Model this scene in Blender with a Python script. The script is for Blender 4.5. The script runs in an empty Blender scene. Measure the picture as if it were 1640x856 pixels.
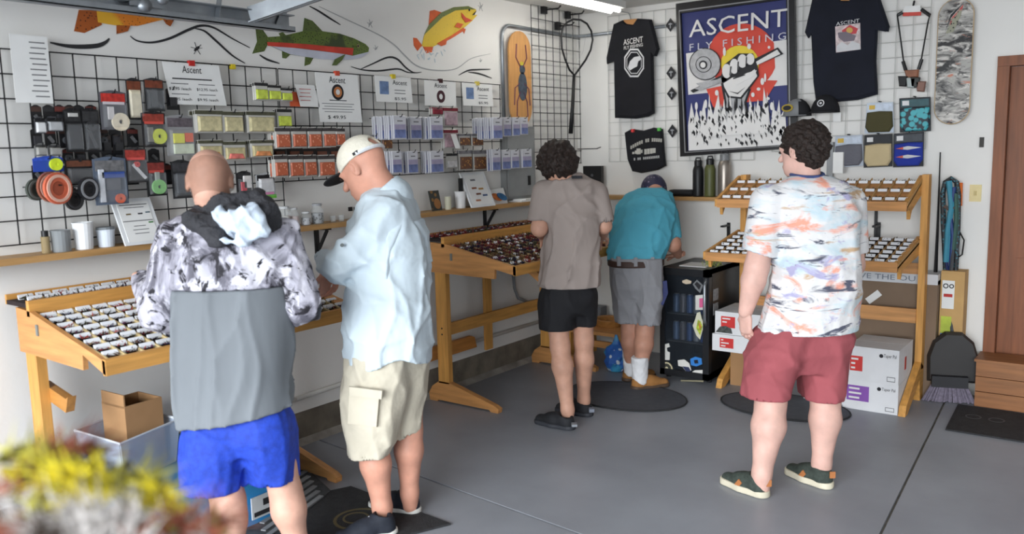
import bpy, bmesh, math, random
import numpy as np
from mathutils import Vector, Matrix
sc = bpy.context.scene
col = sc.collection
rnd = random.Random(7)
# ------------------------------------------------------------------ camera
FPX = 1363.7                                   # focal length in pixels of the 1640x856 frame
PITCH, ROLL, YAW = 0.13803, 0.025218, 0.644629
_cy, _sy, _cp, _sp, _cr, _sr = math.cos(YAW), math.sin(YAW), math.cos(PITCH), math.sin(PITCH), math.cos(ROLL), math.sin(ROLL)
CW = np.array([-_sy*_cp, _cy*_cp, -_sp]); _r0 = np.array([_cy, _sy, 0.0]); _d0 = np.cross(CW, _r0)
CR = _cr*_r0 + _sr*_d0; CD = -_sr*_r0 + _cr*_d0
CP = np.array([3.6916, -5.9740, 1.65])
cam = bpy.data.cameras.new('camera'); camo = bpy.data.objects.new('camera', cam); col.objects.link(camo)
camo.matrix_world = Matrix(((CR[0], -CD[0], -CW[0], CP[0]), (CR[1], -CD[1], -CW[1], CP[1]), (CR[2], -CD[2], -CW[2], CP[2]), (0, 0, 0, 1)))
cam.sensor_width = 36.0; cam.lens = FPX/1640*36; cam.clip_start = 0.05; cam.clip_end = 100
cam.dof.use_dof = True; cam.dof.focus_distance = 4.7; cam.dof.aperture_fstop = cam.lens/1000/0.016
sc.camera = camo
# ------------------------------------------------------------------ light
world = bpy.data.worlds.new('sky'); sc.world = world; world.use_nodes = True
_bg = world.node_tree.nodes['Background']; _bg.inputs[0].default_value = (0.80, 0.90, 1.0, 1); _bg.inputs[1].default_value = 1.15
la = bpy.data.lights.new('door_daylight', 'AREA'); la.shape = 'RECTANGLE'; la.size = 9.0; la.size_y = 5.0; la.energy = 1500; la.color = (0.93, 0.97, 1.0)
lo = bpy.data.objects.new('door_daylight', la); col.objects.link(lo); lo.location = (3.6, -13.5, 3.4); lo.rotation_euler = (math.radians(80), 0, 0)
sc.view_settings.view_transform = 'Standard'; sc.view_settings.look = 'None'; sc.view_settings.gamma = 1.0
sc.view_settings.use_curve_mapping = False; sc.view_settings.exposure = 0.66
try:
    sc.cycles.use_denoising = True
except Exception:
    pass
# ------------------------------------------------------------------ helpers: place
XL, YB, ZC = -0.12, 0.05, 2.71                 # left wall, back wall, ceiling
def ray(px, py): return CW + CR*((px-820)/FPX) + CD*((py-428)/FPX)
def J(px, py, d): return CP + ray(px, py)*d
def on(ax, val, px, py):
    v = ray(px, py); i = 'xyz'.index(ax); return CP + v*((val-CP[i])/v[i])
def lw(px, py, off=0.0): return on('x', XL+off, px, py)
def bw(px, py, off=0.0): return on('y', YB-off, px, py)
def fl(px, py, z=0.0): return on('z', z, px, py)
def rectL(x0, y0, x1, y1, off):
    ym, xm = (y0+y1)/2, (x0+x1)/2
    return lw(x0, ym, off)[1], lw(x1, ym, off)[1], lw(xm, y1, off)[2], lw(xm, y0, off)[2]      # ya yb z0 z1
def rectB(x0, y0, x1, y1, off):
    ym, xm = (y0+y1)/2, (x0+x1)/2
    return bw(x0, ym, off)[0], bw(x1, ym, off)[0], bw(xm, y1, off)[2], bw(xm, y0, off)[2]      # xa xb z0 z1
# ------------------------------------------------------------------ helpers: materials
def lin(c):
    return tuple(((v/255)/12.92 if v/255 <= 0.04045 else (((v/255)+0.055)/1.055)**2.4) for v in c)
MATS = {}
def mat(name, c, rough=0.6, metal=0.0, var=0.08, scale=9.0, bump=0.0, bscale=60.0, stretch=None, spec=0.4, alpha=1.0, trans=0.0, emit=0.0, sss=0.0, bdist=0.01):
    if name in MATS: return MATS[name]
    m = bpy.data.materials.new(name); m.use_nodes = True; nt = m.node_tree; b = nt.nodes['Principled BSDF']
    L = lin(c); tc = nt.nodes.new('ShaderNodeTexCoord'); mp = nt.nodes.new('ShaderNodeMapping')
    nt.links.new(tc.outputs['Object'], mp.inputs[0])
    if stretch: mp.inputs['Scale'].default_value = stretch
    no = nt.nodes.new('ShaderNodeTexNoise'); no.inputs['Scale'].default_value = scale; no.inputs['Detail'].default_value = 4
    nt.links.new(mp.outputs[0], no.inputs['Vector'])
    rp = nt.nodes.new('ShaderNodeValToRGB')
    rp.color_ramp.elements[0].position = 0.3; rp.color_ramp.elements[1].position = 0.7
    rp.color_ramp.elements[0].color = (*[max(0, v*(1-var)) for v in L], 1); rp.color_ramp.elements[1].color = (*[min(1, v*(1+var)) for v in L], 1)
    nt.links.new(no.outputs['Fac'], rp.inputs[0]); nt.links.new(rp.outputs[0], b.inputs['Base Color'])
    b.inputs['Roughness'].default_value = rough; b.inputs['Metallic'].default_value = metal
    b.inputs['Specular IOR Level'].default_value = spec
    if bump:
        n2 = nt.nodes.new('ShaderNodeTexNoise'); n2.inputs['Scale'].default_value = bscale; n2.inputs['Detail'].default_value = 3
        nt.links.new(mp.outputs[0], n2.inputs['Vector'])
        bp = nt.nodes.new('ShaderNodeBump'); bp.inputs['Strength'].default_value = bump; bp.inputs['Distance'].default_value = bdist
        nt.links.new(n2.outputs['Fac'], bp.inputs['Height']); nt.links.new(bp.outputs[0], b.inputs['Normal'])
    if alpha < 1: b.inputs['Alpha'].default_value = alpha
    if trans: b.inputs['Transmission Weight'].default_value = trans; b.inputs['IOR'].default_value = 1.2
    if emit:
        b.inputs['Emission Color'].default_value = (*L, 1); b.inputs['Emission Strength'].default_value = emit
    if sss:
        b.inputs['Subsurface Weight'].default_value = sss; b.inputs['Subsurface Radius'].default_value = (0.02, 0.008, 0.005); b.inputs['Subsurface Scale'].default_value = 0.5
    MATS[name] = m; return m
def C(c, **k):                                # a plain matte paint or plastic of one colour
    return mat('paint_%d_%d_%d_%s' % (*c, '_'.join(str(v) for v in k.values())), c, **k)
def spots(name, base, dots, scale, thr=0.35, rough=0.55, c3=None, s3=4.0, stretch=None, t3=(0.5, 0.6)):
    """two or three colours: base with cell spots, then a larger noise patch of a third colour"""
    if name in MATS: return MATS[name]
    m = bpy.data.materials.new(name); m.use_nodes = True; nt = m.node_tree; b = nt.nodes['Principled BSDF']
    tc = nt.nodes.new('ShaderNodeTexCoord'); mp = nt.nodes.new('ShaderNodeMapping'); nt.links.new(tc.outputs['Object'], mp.inputs[0])
    if stretch: mp.inputs['Scale'].default_value = stretch
    vo = nt.nodes.new('ShaderNodeTexVoronoi'); vo.inputs['Scale'].default_value = scale; nt.links.new(mp.outputs[0], vo.inputs['Vector'])
    rp = nt.nodes.new('ShaderNodeValToRGB'); rp.color_ramp.elements[0].position = thr*0.8; rp.color_ramp.elements[1].position = thr
    rp.color_ramp.elements[0].color = (*lin(dots), 1); rp.color_ramp.elements[1].color = (*lin(base), 1)
    nt.links.new(vo.outputs['Distance'], rp.inputs[0]); out = rp.outputs[0]
    if c3:
        no = nt.nodes.new('ShaderNodeTexNoise'); no.inputs['Scale'].default_value = s3; no.inputs['Detail'].default_value = 3; nt.links.new(mp.outputs[0], no.inputs['Vector'])
        r2 = nt.nodes.new('ShaderNodeMapRange'); r2.inputs[1].default_value = t3[0]; r2.inputs[2].default_value = t3[1]; nt.links.new(no.outputs['Fac'], r2.inputs[0])
        mx = nt.nodes.new('ShaderNodeMix'); mx.data_type = 'RGBA'; nt.links.new(r2.outputs[0], mx.inputs[0]); nt.links.new(out, mx.inputs[6]); mx.inputs[7].default_value = (*lin(c3), 1); out = mx.outputs[2]
    nt.links.new(out, b.inputs['Base Color']); b.inputs['Roughness'].default_value = rough
    MATS[name] = m; return m
def layers(name, base, lays, rough=0.8, bump=0.15):
    """cloth print: lays = [(colour, noise scale, stretch, lo, hi, offset, distortion)] painted one over another"""
    m = bpy.data.materials.new(name); m.use_nodes = True; nt = m.node_tree; b = nt.nodes['Principled BSDF']
    tc = nt.nodes.new('ShaderNodeTexCoord'); rgb = nt.nodes.new('ShaderNodeRGB'); rgb.outputs[0].default_value = (*lin(base), 1); out = rgb.outputs[0]
    for c, s, st, lo_, hi_, of, dist in lays:
        mp = nt.nodes.new('ShaderNodeMapping'); nt.links.new(tc.outputs['Object'], mp.inputs[0]); mp.inputs['Scale'].default_value = st; mp.inputs['Location'].default_value = (of, of*1.7, of*0.6)
        no = nt.nodes.new('ShaderNodeTexNoise'); no.inputs['Scale'].default_value = s; no.inputs['Detail'].default_value = 5; no.inputs['Roughness'].default_value = 0.6; no.inputs['Distortion'].default_value = dist
        nt.links.new(mp.outputs[0], no.inputs['Vector'])
        r2 = nt.nodes.new('ShaderNodeMapRange'); r2.inputs[1].default_value = lo_; r2.inputs[2].default_value = hi_; nt.links.new(no.outputs['Fac'], r2.inputs[0])
        mx = nt.nodes.new('ShaderNodeMix'); mx.data_type = 'RGBA'; nt.links.new(r2.outputs[0], mx.inputs[0]); nt.links.new(out, mx.inputs[6]); mx.inputs[7].default_value = (*lin(c), 1); out = mx.outputs[2]
    nt.links.new(out, b.inputs['Base Color']); b.inputs['Roughness'].default_value = rough; b.inputs['Specular IOR Level'].default_value = 0.25
    n2 = nt.nodes.new('ShaderNodeTexNoise'); n2.inputs['Scale'].default_value = 14; nt.links.new(tc.outputs['Object'], n2.inputs['Vector'])
    bp = nt.nodes.new('ShaderNodeBump'); bp.inputs['Strength'].default_value = bump; bp.inputs['Distance'].default_value = 0.02
    nt.links.new(n2.outputs['Fac'], bp.inputs['Height']); nt.links.new(bp.outputs[0], b.inputs['Normal'])
    MATS[name] = m; return m
def wood(axis, c=(206, 150, 78), name='pine'):
    st = {'x': (0.8, 9, 9), 'y': (9, 0.8, 9), 'z': (9, 9, 0.8)}[axis]
    return mat('%s_%s' % (name, axis), c, rough=0.5, var=0.2, scale=5, stretch=st, bump=0.04, bscale=12)
# ------------------------------------------------------------------ helpers: objects
def setp(o, label=None, cat=None, group=None, kind=None):
    if label: o['label'] = label
    if cat: o['category'] = cat
    if group: o['group'] = group
    if kind: o['kind'] = kind
    return o
def thing(name, label, cat, loc, group=None):
    o = bpy.data.objects.new(name, None); col.objects.link(o); o.location = tuple(float(v) for v in loc); o.empty_display_size = 0.05
    setp(o, label, cat, group); o['_b'] = [float(v) for v in loc]; return o
class MB:
    def __init__(s): s.v = []; s.f = []; s.m = []; s.mi = 0
    def add(s, vs, fs):
        n = len(s.v); s.v += [tuple(float(c) for c in v) for v in vs]; s.f += [tuple(i+n for i in f) for f in fs]; s.m += [s.mi]*len(fs); return s
    def box(s, x0, y0, z0, x1, y1, z1):
        x0, x1 = min(x0, x1), max(x0, x1); y0, y1 = min(y0, y1), max(y0, y1); z0, z1 = min(z0, z1), max(z0, z1)
        return s.add([(x0, y0, z0), (x1, y0, z0), (x1, y1, z0), (x0, y1, z0), (x0, y0, z1), (x1, y0, z1), (x1, y1, z1), (x0, y1, z1)],
                     [(0, 3, 2, 1), (4, 5, 6, 7), (0, 1, 5, 4), (1, 2, 6, 5), (2, 3, 7, 6), (3, 0, 4, 7)])
    def hexa(s, P):                            # eight corners: bottom loop then top loop
        return s.add(P, [(0, 3, 2, 1), (4, 5, 6, 7), (0, 1, 5, 4), (1, 2, 6, 5), (2, 3, 7, 6), (3, 0, 4, 7)])
    def obox(s, c, u, v, w, hu, hv, hw):
        c, u, v, w = [np.array(q, float) for q in (c, u, v, w)]
        return s.hexa([c+a*u*hu+b*v*hv+d*w*hw for d in (-1, 1) for a, b in ((-1, -1), (1, -1), (1, 1), (-1, 1))])
    def bar(s, a, b, t1, t2, up=(0, 0, 1)):    # rectangular bar from a to b
        a, b = np.array(a, float), np.array(b, float); d = b-a; l = np.linalg.norm(d); d /= l
        u = np.cross(d, np.array(up, float)); nu = np.linalg.norm(u)
        if nu < 1e-4: u = np.array([1.0, 0, 0]); nu = 1
        u /= nu; v = np.cross(d, u)
        return s.obox((a+b)/2, d, u, v, l/2, t1/2, t2/2)
    def prism(s, pts, w):                      # planar 3D polygon swept along w
        pts = [np.array(p, float) for p in pts]; w = np.array(w, float); n = len(pts)
        return s.add(pts+[p+w for p in pts], [tuple(range(n))[::-1], tuple(range(n, 2*n))]+[(i, (i+1) % n, n+(i+1) % n, n+i) for i in range(n)])
    def puff(s, pts, w, k=0.06):               # a soft flat thing: polygon with a raised, inset front
        pts = [np.array(p, float) for p in pts]; w = np.array(w, float); n = len(pts); c = sum(pts)/n
        a = [p+w*0.5 for p in pts]; t = [p+(c-p)*k+w for p in pts]
        return s.add(pts+a+t, [tuple(range(n))[::-1], tuple(range(2*n, 3*n))]+[(i, (i+1) % n, n+(i+1) % n, n+i) for i in range(n)]+[(n+i, n+(i+1) % n, 2*n+(i+1) % n, 2*n+i) for i in range(n)])
    def cyl(s, a, b, r0, r1=None, n=16, caps=True):
        a, b = np.array(a, float), np.array(b, float); r1 = r0 if r1 is None else r1; d = (b-a)/np.linalg.norm(b-a)
        u = np.cross(d, (0, 0, 1.0));  u = np.array([1.0, 0, 0]) if np.linalg.norm(u) < 1e-4 else u/np.linalg.norm(u); v = np.cross(d, u)
        A = [a+(u*math.cos(t)+v*math.sin(t))*r0 for t in [2*math.pi*i/n for i in range(n)]]; B = [b+(u*math.cos(t)+v*math.sin(t))*r1 for t in [2*math.pi*i/n for i in range(n)]]
        return s.add(A+B, [(i, (i+1) % n, n+(i+1) % n, n+i) for i in range(n)]+([tuple(range(n))[::-1], tuple(range(n, 2*n))] if caps else []))
    def tube(s, P, r, n=6, closed=False):
        P = [np.array(p, float) for p in P]; N = len(P); rings = []; u = None
        rs = r if isinstance(r, (list, tuple)) else [r]*N
        for i, p in enumerate(P):
            d = (P[(i+1) % N]-P[i-1]) if closed else (P[min(i+1, N-1)]-P[max(i-1, 0)]); d = d/max(1e-9, np.linalg.norm(d))
            if u is None:
                u = np.cross(d, (0.31, 0.17, 0.93)); u /= np.linalg.norm(u)
            u = u-d*(u@d); u /= np.linalg.norm(u); v = np.cross(d, u)
            rings.append([p+(u*math.cos(2*math.pi*k/n)+v*math.sin(2*math.pi*k/n))*rs[i] for k in range(n)])
        fs = []
        for i in range(N if closed else N-1):
            a, b = i*n, ((i+1) % N)*n
            fs += [(a+k, a+(k+1) % n, b+(k+1) % n, b+k) for k in range(n)]
        if not closed: fs += [tuple(range(n))[::-1], tuple(range((N-1)*n, N*n))]
        return s.add([q for g in rings for q in g], fs)
    def lathe(s, prof, o, n=20):               # prof = [(radius, z)] about a vertical axis at o
        o = np.array(o, float); vs = []
        for r, z in prof: vs += [o+np.array([r*math.cos(2*math.pi*k/n), r*math.sin(2*math.pi*k/n), z]) for k in range(n)]
        fs = [(i*n+k, i*n+(k+1) % n, (i+1)*n+(k+1) % n, (i+1)*n+k) for i in range(len(prof)-1) for k in range(n)]
        return s.add(vs, fs+[tuple(range(n))[::-1], tuple(range((len(prof)-1)*n, len(prof)*n))])
    def disc(s, c, u, v, ru, rv, w, n=20, a0=0, a1=2*math.pi):
        c, u, v = [np.array(q, float) for q in (c, u, v)]; full = abs(a1-a0-2*math.pi) < 1e-6
        ts = [a0+(a1-a0)*i/(n if full else n-1) for i in range(n)]
        return s.prism([c+u*ru*math.cos(t)+v*rv*math.sin(t) for t in ts], w)
    def ring(s, c, u, v, r0, r1, w, n=24):
        c, u, v, w = [np.array(q, float) for q in (c, u, v, w)]; R = []
        for rr, ww in ((r0, 0), (r1, 0), (r1, 1), (r0, 1)): R += [c+(u*math.cos(2*math.pi*k/n)+v*math.sin(2*math.pi*k/n))*rr+w*ww for k in range(n)]
        return s.add(R, [(j*n+k, j*n+(k+1) % n, ((j+1) % 4)*n+(k+1) % n, ((j+1) % 4)*n+k) for j in range(4) for k in range(n)])
    def build(s, name, m, parent=None, label=None, cat=None, group=None, kind=None, smooth=False, loc=None):
        V = np.array(s.v, float)
        if parent is not None: base = np.array(parent['_b'])
        else: base = np.array([(V[:, 0].min()+V[:, 0].max())/2, (V[:, 1].min()+V[:, 1].max())/2, V[:, 2].min()]) if loc is None else np.array(loc, float)
        me = bpy.data.meshes.new(name); me.from_pydata((V-base).tolist(), [], s.f)
        ms = m if isinstance(m, (list, tuple)) else [m]
        for q in ms: me.materials.append(q)
        if len(ms) > 1: me.polygons.foreach_set('material_index', s.m)
        if smooth: me.polygons.foreach_set('use_smooth', [True]*len(me.polygons))
        bm = bmesh.new(); bm.from_mesh(me); bmesh.ops.recalc_face_normals(bm, faces=bm.faces); bm.to_mesh(me); bm.free()
        o = bpy.data.objects.new(name, me); col.objects.link(o)
        if parent is not None: o.parent = parent; o['_b'] = list(parent['_b'])
        else: o.location = tuple(base); o['_b'] = [float(q) for q in base]
        if parent is not None and parent.type != 'EMPTY' : pass
        return setp(o, label, cat, group, kind)
def dup(src, parent, delta=(0, 0, 0), name=None):    # a copy of one part (shared mesh), moved
    o = src.copy(); col.objects.link(o); o.parent = parent
    o.location = Vector(src.location)+Vector([float(v) for v in delta]); return o
def text_mesh(s, body, c, u, v, w, h, t=0.002):
    """flat lettering that fits a box w x h centred on c, u to the right, v up"""
    cu = bpy.data.curves.new('lettering', 'FONT'); cu.body = body; cu.resolution_u = 2
    o = bpy.data.objects.new('lettering', cu); col.objects.link(o)
    dg = bpy.context.evaluated_depsgraph_get(); me = bpy.data.meshes.new_from_object(o.evaluated_get(dg))
    V = np.array([x.co[:] for x in me.vertices]); F = [tuple(p.vertices) for p in me.polygons]
    bpy.data.objects.remove(o); bpy.data.curves.remove(cu); bpy.data.meshes.remove(me)
    if len(V) == 0: return s
    lo_, hi_ = V.min(0), V.max(0); V = (V-(lo_+hi_)/2)/np.maximum(hi_-lo_, 1e-6)
    u, v, c = [np.array(q, float) for q in (u, v, c)]; u = u/np.linalg.norm(u); v = v/np.linalg.norm(v); n = np.cross(u, v)
    return s.add([c+u*p[0]*w+v*p[1]*h+n*t for p in V], F)
# ------------------------------------------------------------------ the setting
M_wall = mat('white_drywall', (232, 230, 226), rough=0.85, var=0.03, scale=2.2, bump=0.05, bscale=40)
M_ceil = mat('white_ceiling', (228, 226, 221), rough=0.9, var=0.02)
M_conc = mat('painted_concrete', (143, 146, 153), rough=0.42, var=0.13, scale=1.9, bump=0.05, bscale=25)
M_joint = mat('joint_filler', (112, 107, 98), rough=0.9, var=0.3, scale=15)
M_curb = mat('bare_concrete', (120, 112, 100), rough=0.95, var=0.35, scale=7, bump=0.4, bscale=30)
M_steel = mat('galvanised_steel', (150, 155, 160), rough=0.38, metal=0.75, var=0.15, scale=12)
M_black = mat('black_metal', (22, 22, 24), rough=0.45, var=0.1)
M_whitem = mat('white_wire', (222, 222, 218), rough=0.5, var=0.03)
M_paper = mat('white_paper', (236, 236, 234), rough=0.8, var=0.03)
M_ink = mat('dark_ink', (40, 40, 44), rough=0.8)
XR, YF = 6.3, -6.9
fb = MB(); fb.box(-0.12, -12, -0.12, 7.5, 0.05, -0.012); floor = fb.build('floor', M_joint, kind='structure')
def yj(x): return -2.86-0.1*x                   # control joint across the bay
def xj(y): return 2.722-0.063*y                 # control joint running to the back wall
g = 0.006
def slab(pts):
    b = MB(); b.prism([(x, y, -0.012) for x, y in pts], (0, 0, 0.012)); b.build('slab', M_conc, floor)
slab([(-0.12, yj(-0.12)+g), (xj(-3.14)-g, yj(2.92)+g), (xj(0.05)-g, 0.05), (-0.12, 0.05)])
slab([(xj(-3.14)+g, yj(2.92)+g), (7.5, yj(7.5)+g), (7.5, 0.05), (xj(0.05)+g, 0.05)])
slab([(-0.12, -12), (xj(-12)-g, -12), (xj(-3.15)-g, yj(2.92)-g), (-0.12, yj(-0.12)-g)])
slab([(xj(-12)+g, -12), (7.5, -12), (7.5, yj(7.5)-g), (xj(-3.15)+g, yj(2.92)-g)])
def struct(name, m, *boxes):
    b = MB()
    for q in boxes: b.box(*q)
    return b.build(name, m, kind='structure')
wl = struct('wall_left', M_wall, (XL-0.15, YF, 0.19, XL, YB+0.15, ZC+0.1))
b = MB(); b.box(XL-0.16, YF, 0.0, XL-0.012, YB, 0.19); b.build('foundation_curb', M_curb, wl)
b = MB(); b.prism([(XL-0.012, YF, 0), (XL+0.03, YF, 0), (XL-0.012, YF, 0.03)], (0, YB-YF, 0)); b.build('curb_fillet', mat('old_mortar', (150, 145, 138), rough=0.95, var=0.3, scale=9, bump=0.3), wl)
struct('wall_back', M_wall, (XL-0.15, YB, 0, 2.93, YB+0.15, ZC+0.1), (2.93, YB, 2.1, 3.85, YB+0.15, ZC+0.1), (3.85, YB, 0, XR+0.15, YB+0.15, ZC+0.1))
struct('wall_right', M_wall, (XR, YF, 0, XR+0.15, YB+0.15, ZC+0.1))
struct('wall_front', M_wall, (XL-0.15, YF-0.15, 2.35, XR+0.15, YF, ZC+0.1), (XL-0.15, YF-0.15, 0, 0.25, YF, 2.35), (6.05, YF-0.15, 0, XR+0.15, YF, 2.35))
struct('ceiling', M_ceil, (XL-0.15, YF-0.15, ZC, XR+0.15, YB+0.15, ZC+0.12))
# door at the right edge of the picture
M_brown = mat('brown_door_wood', (128, 74, 42), rough=0.5, var=0.2, scale=4, stretch=(9, 9, 0.8))
tr = MB(); tr.box(2.90, YB-0.02, 0, 2.965, YB+0.10, 2.07); tr.box(3.81, YB-0.02, 0, 3.87, YB+0.10, 2.07); tr.box(2.9, YB-0.02, 2.071, 3.87, YB+0.1, 2.131)
tr.build('trim_1', M_brown, kind='structure')
dr = MB(); dr.box(2.967, YB+0.05, 0.0, 3.808, YB+0.09, 2.068); dr = dr.build('door_1', M_brown, kind='structure')
for z0, z1 in ((0.2, 0.9), (1.05, 1.95)):
    for x0, x1 in ((3.05, 3.35), (3.43, 3.73)):
        q = MB(); q.box(x0, YB+0.042, z0, x1, YB+0.052, z1); q.build('door_panel', M_brown, dr)
q = MB(); q.cyl((3.74, YB+0.05, 0.98), (3.74, YB-0.02, 0.98), 0.025); q.build('door_knob', M_steel, dr, smooth=True)
# wall services
b = MB(); b.tube([lw(474, 640, 0.02), lw(551, 614, 0.02), lw(718, 560, 0.02), (XL+0.02, -0.02, lw(718, 560, .02)[2])], 0.014, 8)
b.tube([(XL+0.02, -4.9, lw(474, 640, .02)[2]), lw(474, 640, 0.02)], 0.014, 8)
b.build('wall_conduit', C((205, 203, 198), rough=0.5), label='white painted conduit running low along the left wall above the curb', cat='conduit', smooth=True)
def arcpts(p, q, r, n=6): return [p+(q-p)*i/n for i in range(n+1)]
b = MB()
cz = lw(815, 40, 0.03)[2]; cyy = lw(808, 120, 0.03)[1]
pts = [(XL+0.016, cyy, lw(808, 203)[2]+.005), (XL+0.016, cyy, cz-0.09)]+[(XL+0.016, cyy+0.09*(1-math.cos(t)), cz-0.09+0.09*math.sin(t)) for t in (0.4, 0.8, 1.2, 1.57)]
pts += [(XL+0.016, -0.04, cz), (XL+0.03, 0.0, cz), (XL+0.08, YB-0.015, cz), (1.0, YB-0.015, cz+0.005)]
b.tube(pts, 0.013, 8); b.build('electrical_conduit', M_steel, label='grey bent electrical conduit rising beside the wooden deck and turning the corner', cat='conduit', smooth=True)
t = thing('breaker_box', 'grey metal electrical panel behind the leader packets beside the shelf end', 'panel', lw(828, 318))
ya, yb, z0, z1 = rectL(803, 203, 850, 318, 0.01)
b = MB(); b.box(XL, ya, z0, XL+0.05, yb, z1); b.build('cabinet', C((136, 138, 138), rough=0.5), t)
b = MB(); b.box(XL+0.05, ya+0.02, z0+0.02, XL+0.058, yb-0.02, z1-0.02); b.build('cover', C((146, 148, 148), rough=0.5), t)
b = MB(); b.box(XL+0.058, yb-0.11, (z0+z1)/2-0.17, XL+0.068, yb-0.085, (z0+z1)/2-0.1); b.build('latch', M_black, t)
t = thing('light_switch', 'ivory toggle light switch on the back wall near the brown door', 'switch', bw(1562, 322))
xa, xb, z0, z1 = rectB(1553, 296, 1572, 323, 0.0)
b = MB(); b.box(xa, YB-0.008, z0, xb, YB, z1); b.build('cover_plate', C((222, 205, 150), rough=0.45), t)
b = MB(); b.box((xa+xb)/2-0.006, YB-0.02, (z0+z1)/2-0.014, (xa+xb)/2+0.006, YB-0.008, (z0+z1)/2+0.014); b.build('toggle', C((200, 180, 120), rough=0.45), t)
xa, xb, z0, z1 = rectB(1569, 220, 1576, 236, 0.0)
b = MB(); b.box(xa, YB-0.012, z0, xb, YB, z1); b.build('door_sensor', C((60, 58, 55)), label='small dark door chime sensor on the wall above the light switch', cat='sensor')
b = MB(); q0, q1 = bw(1340, 216, 0.0), bw(1584, 213, 0); b.box(2.3, YB-0.004, q1[2], 2.9, YB, q1[2]+0.006); b.build('trim_2', M_wall, kind='structure')
# fluorescent fixture
t = thing('ceiling_light', 'long white fluorescent ceiling light in the far left corner', 'light', (0.42, -0.85, 2.62))
b = MB(); b.box(0.34, -1.45, 2.66, 0.50, -0.25, 2.71); b.build('housing', M_whitem, t)
for x in (0.385, 0.455):
    b = MB(); b.cyl((x, -1.43, 2.645), (x, -0.27, 2.645), 0.014, n=10); b.build('tube_lamp', mat('lit_tube', (255, 252, 245), emit=9.0), t, smooth=True)
# overhead door track
t = thing('garage_door_track', 'grey steel overhead door track with bracket hanging along the left wall', 'door track', (0.3, -4.0, 2.2))
b = MB(); b.box(0.285, -6.6, 2.235, 0.29, -3.2, 2.315); b.box(0.285, -6.6, 2.235, 0.335, -3.2, 2.24); b.box(0.285, -6.6, 2.31, 0.335, -3.2, 2.315); b.box(0.33, -6.6, 2.235, 0.335, -3.2, 2.26); b.build('rail', M_steel, t)
b = MB(); b.bar((0.31, -3.62, 2.24), (0.31, -3.52, 2.71), 0.035, 0.004, up=(0, 1, 0)); b.build('hanger', M_steel, t)
b = MB(); b.bar((0.32, -3.45, 2.29), (1.15, -3.05, 2.52), 0.005, 0.075); b.bar((0.32, -3.45, 2.255), (1.15, -3.05, 2.485), 0.05, 0.005); b.bar((1.15, -3.05, 2.52), (1.15, -3.05, 2.71), 0.04, 0.005, up=(1, 0, 0)); b.build('spreader', M_steel, t)
b = MB(); b.bar((0.3, -3.28, 2.24), (0.3, -3.05, 2.71), 0.004, 0.035); b.build('brace', M_steel, t)
for yy in (-4.05, -3.98, -3.9):
    b = MB(); b.cyl((0.29, yy, 2.285+0.02*math.sin(yy*40)), (0.36, yy, 2.285+0.02*math.sin(yy*40)), 0.02+0.006*math.sin(yy*9), n=12); b.build('roller', M_steel, t, smooth=True)
b = MB(); b.obox((0.34, -3.97, 2.31), (1, 0, 0), (0, 1, 0), (0, 0, 1), 0.004, 0.07, 0.045); b.obox((0.345, -3.93, 2.345), (1, 0, 0), (0, .8, .6), (0, -.6, .8), 0.006, 0.05, 0.015); b.build('roller_bracket', M_steel, t)
# ------------------------------------------------------------------ wall shelves
M_shelf = wood('y', (176, 136, 86), 'shelf_wood'); M_shelfx = wood('x', (176, 136, 86), 'shelf_wood')
SZ = 1.262
def shelf_z(py_px): return SZ
t = thing('wall_shelf', 'long narrow wooden shelf along the left wall under the hanging packets', 'shelf', (XL, -2.6, SZ))
b = MB(); b.box(XL, -4.75, SZ-0.028, XL+0.15, -0.62, SZ); b.build('plank', M_shelf, t)
for px in (515, 785):
    yy = lw(px, 375, 0.05)[1]; b = MB(); b.box(XL, yy-0.014, SZ-0.20, XL+0.012, yy+0.014, SZ-0.028); b.box(XL, yy-0.014, SZ-0.04, XL+0.12, yy+0.014, SZ-0.028); b.bar((XL+0.01, yy, SZ-0.17), (XL+0.1, yy, SZ-0.04), 0.02, 0.008, up=(0, 1, 0)); b.build('bracket', M_black, t)
t = thing('wall_shelf', 'short wooden shelf on the back wall holding the steel bottles', 'shelf', (0.7, YB, SZ))
b = MB(); b.box(0.06, YB-0.16, SZ-0.028, 1.42, YB, SZ); b.build('plank', M_shelfx, t)
for px in (1163, 1404):
    xx = bw(px, 380, 0.05)[0]; b = MB(); zz = bw(px, 362, .05)[2]; b.box(xx-0.012, YB-0.012, zz-0.2, xx+0.012, YB, zz+.02); b.box(xx-0.012, YB-0.13, zz-0.005, xx+0.012, YB, zz+0.008); b.build('bracket', M_black, t)
b = MB(); xx = bw(1404, 340)[0]; b.box(xx-0.008, YB-0.02, 0.98, xx+0.008, YB, 1.24); b.build('bracket', M_black, t)
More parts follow.
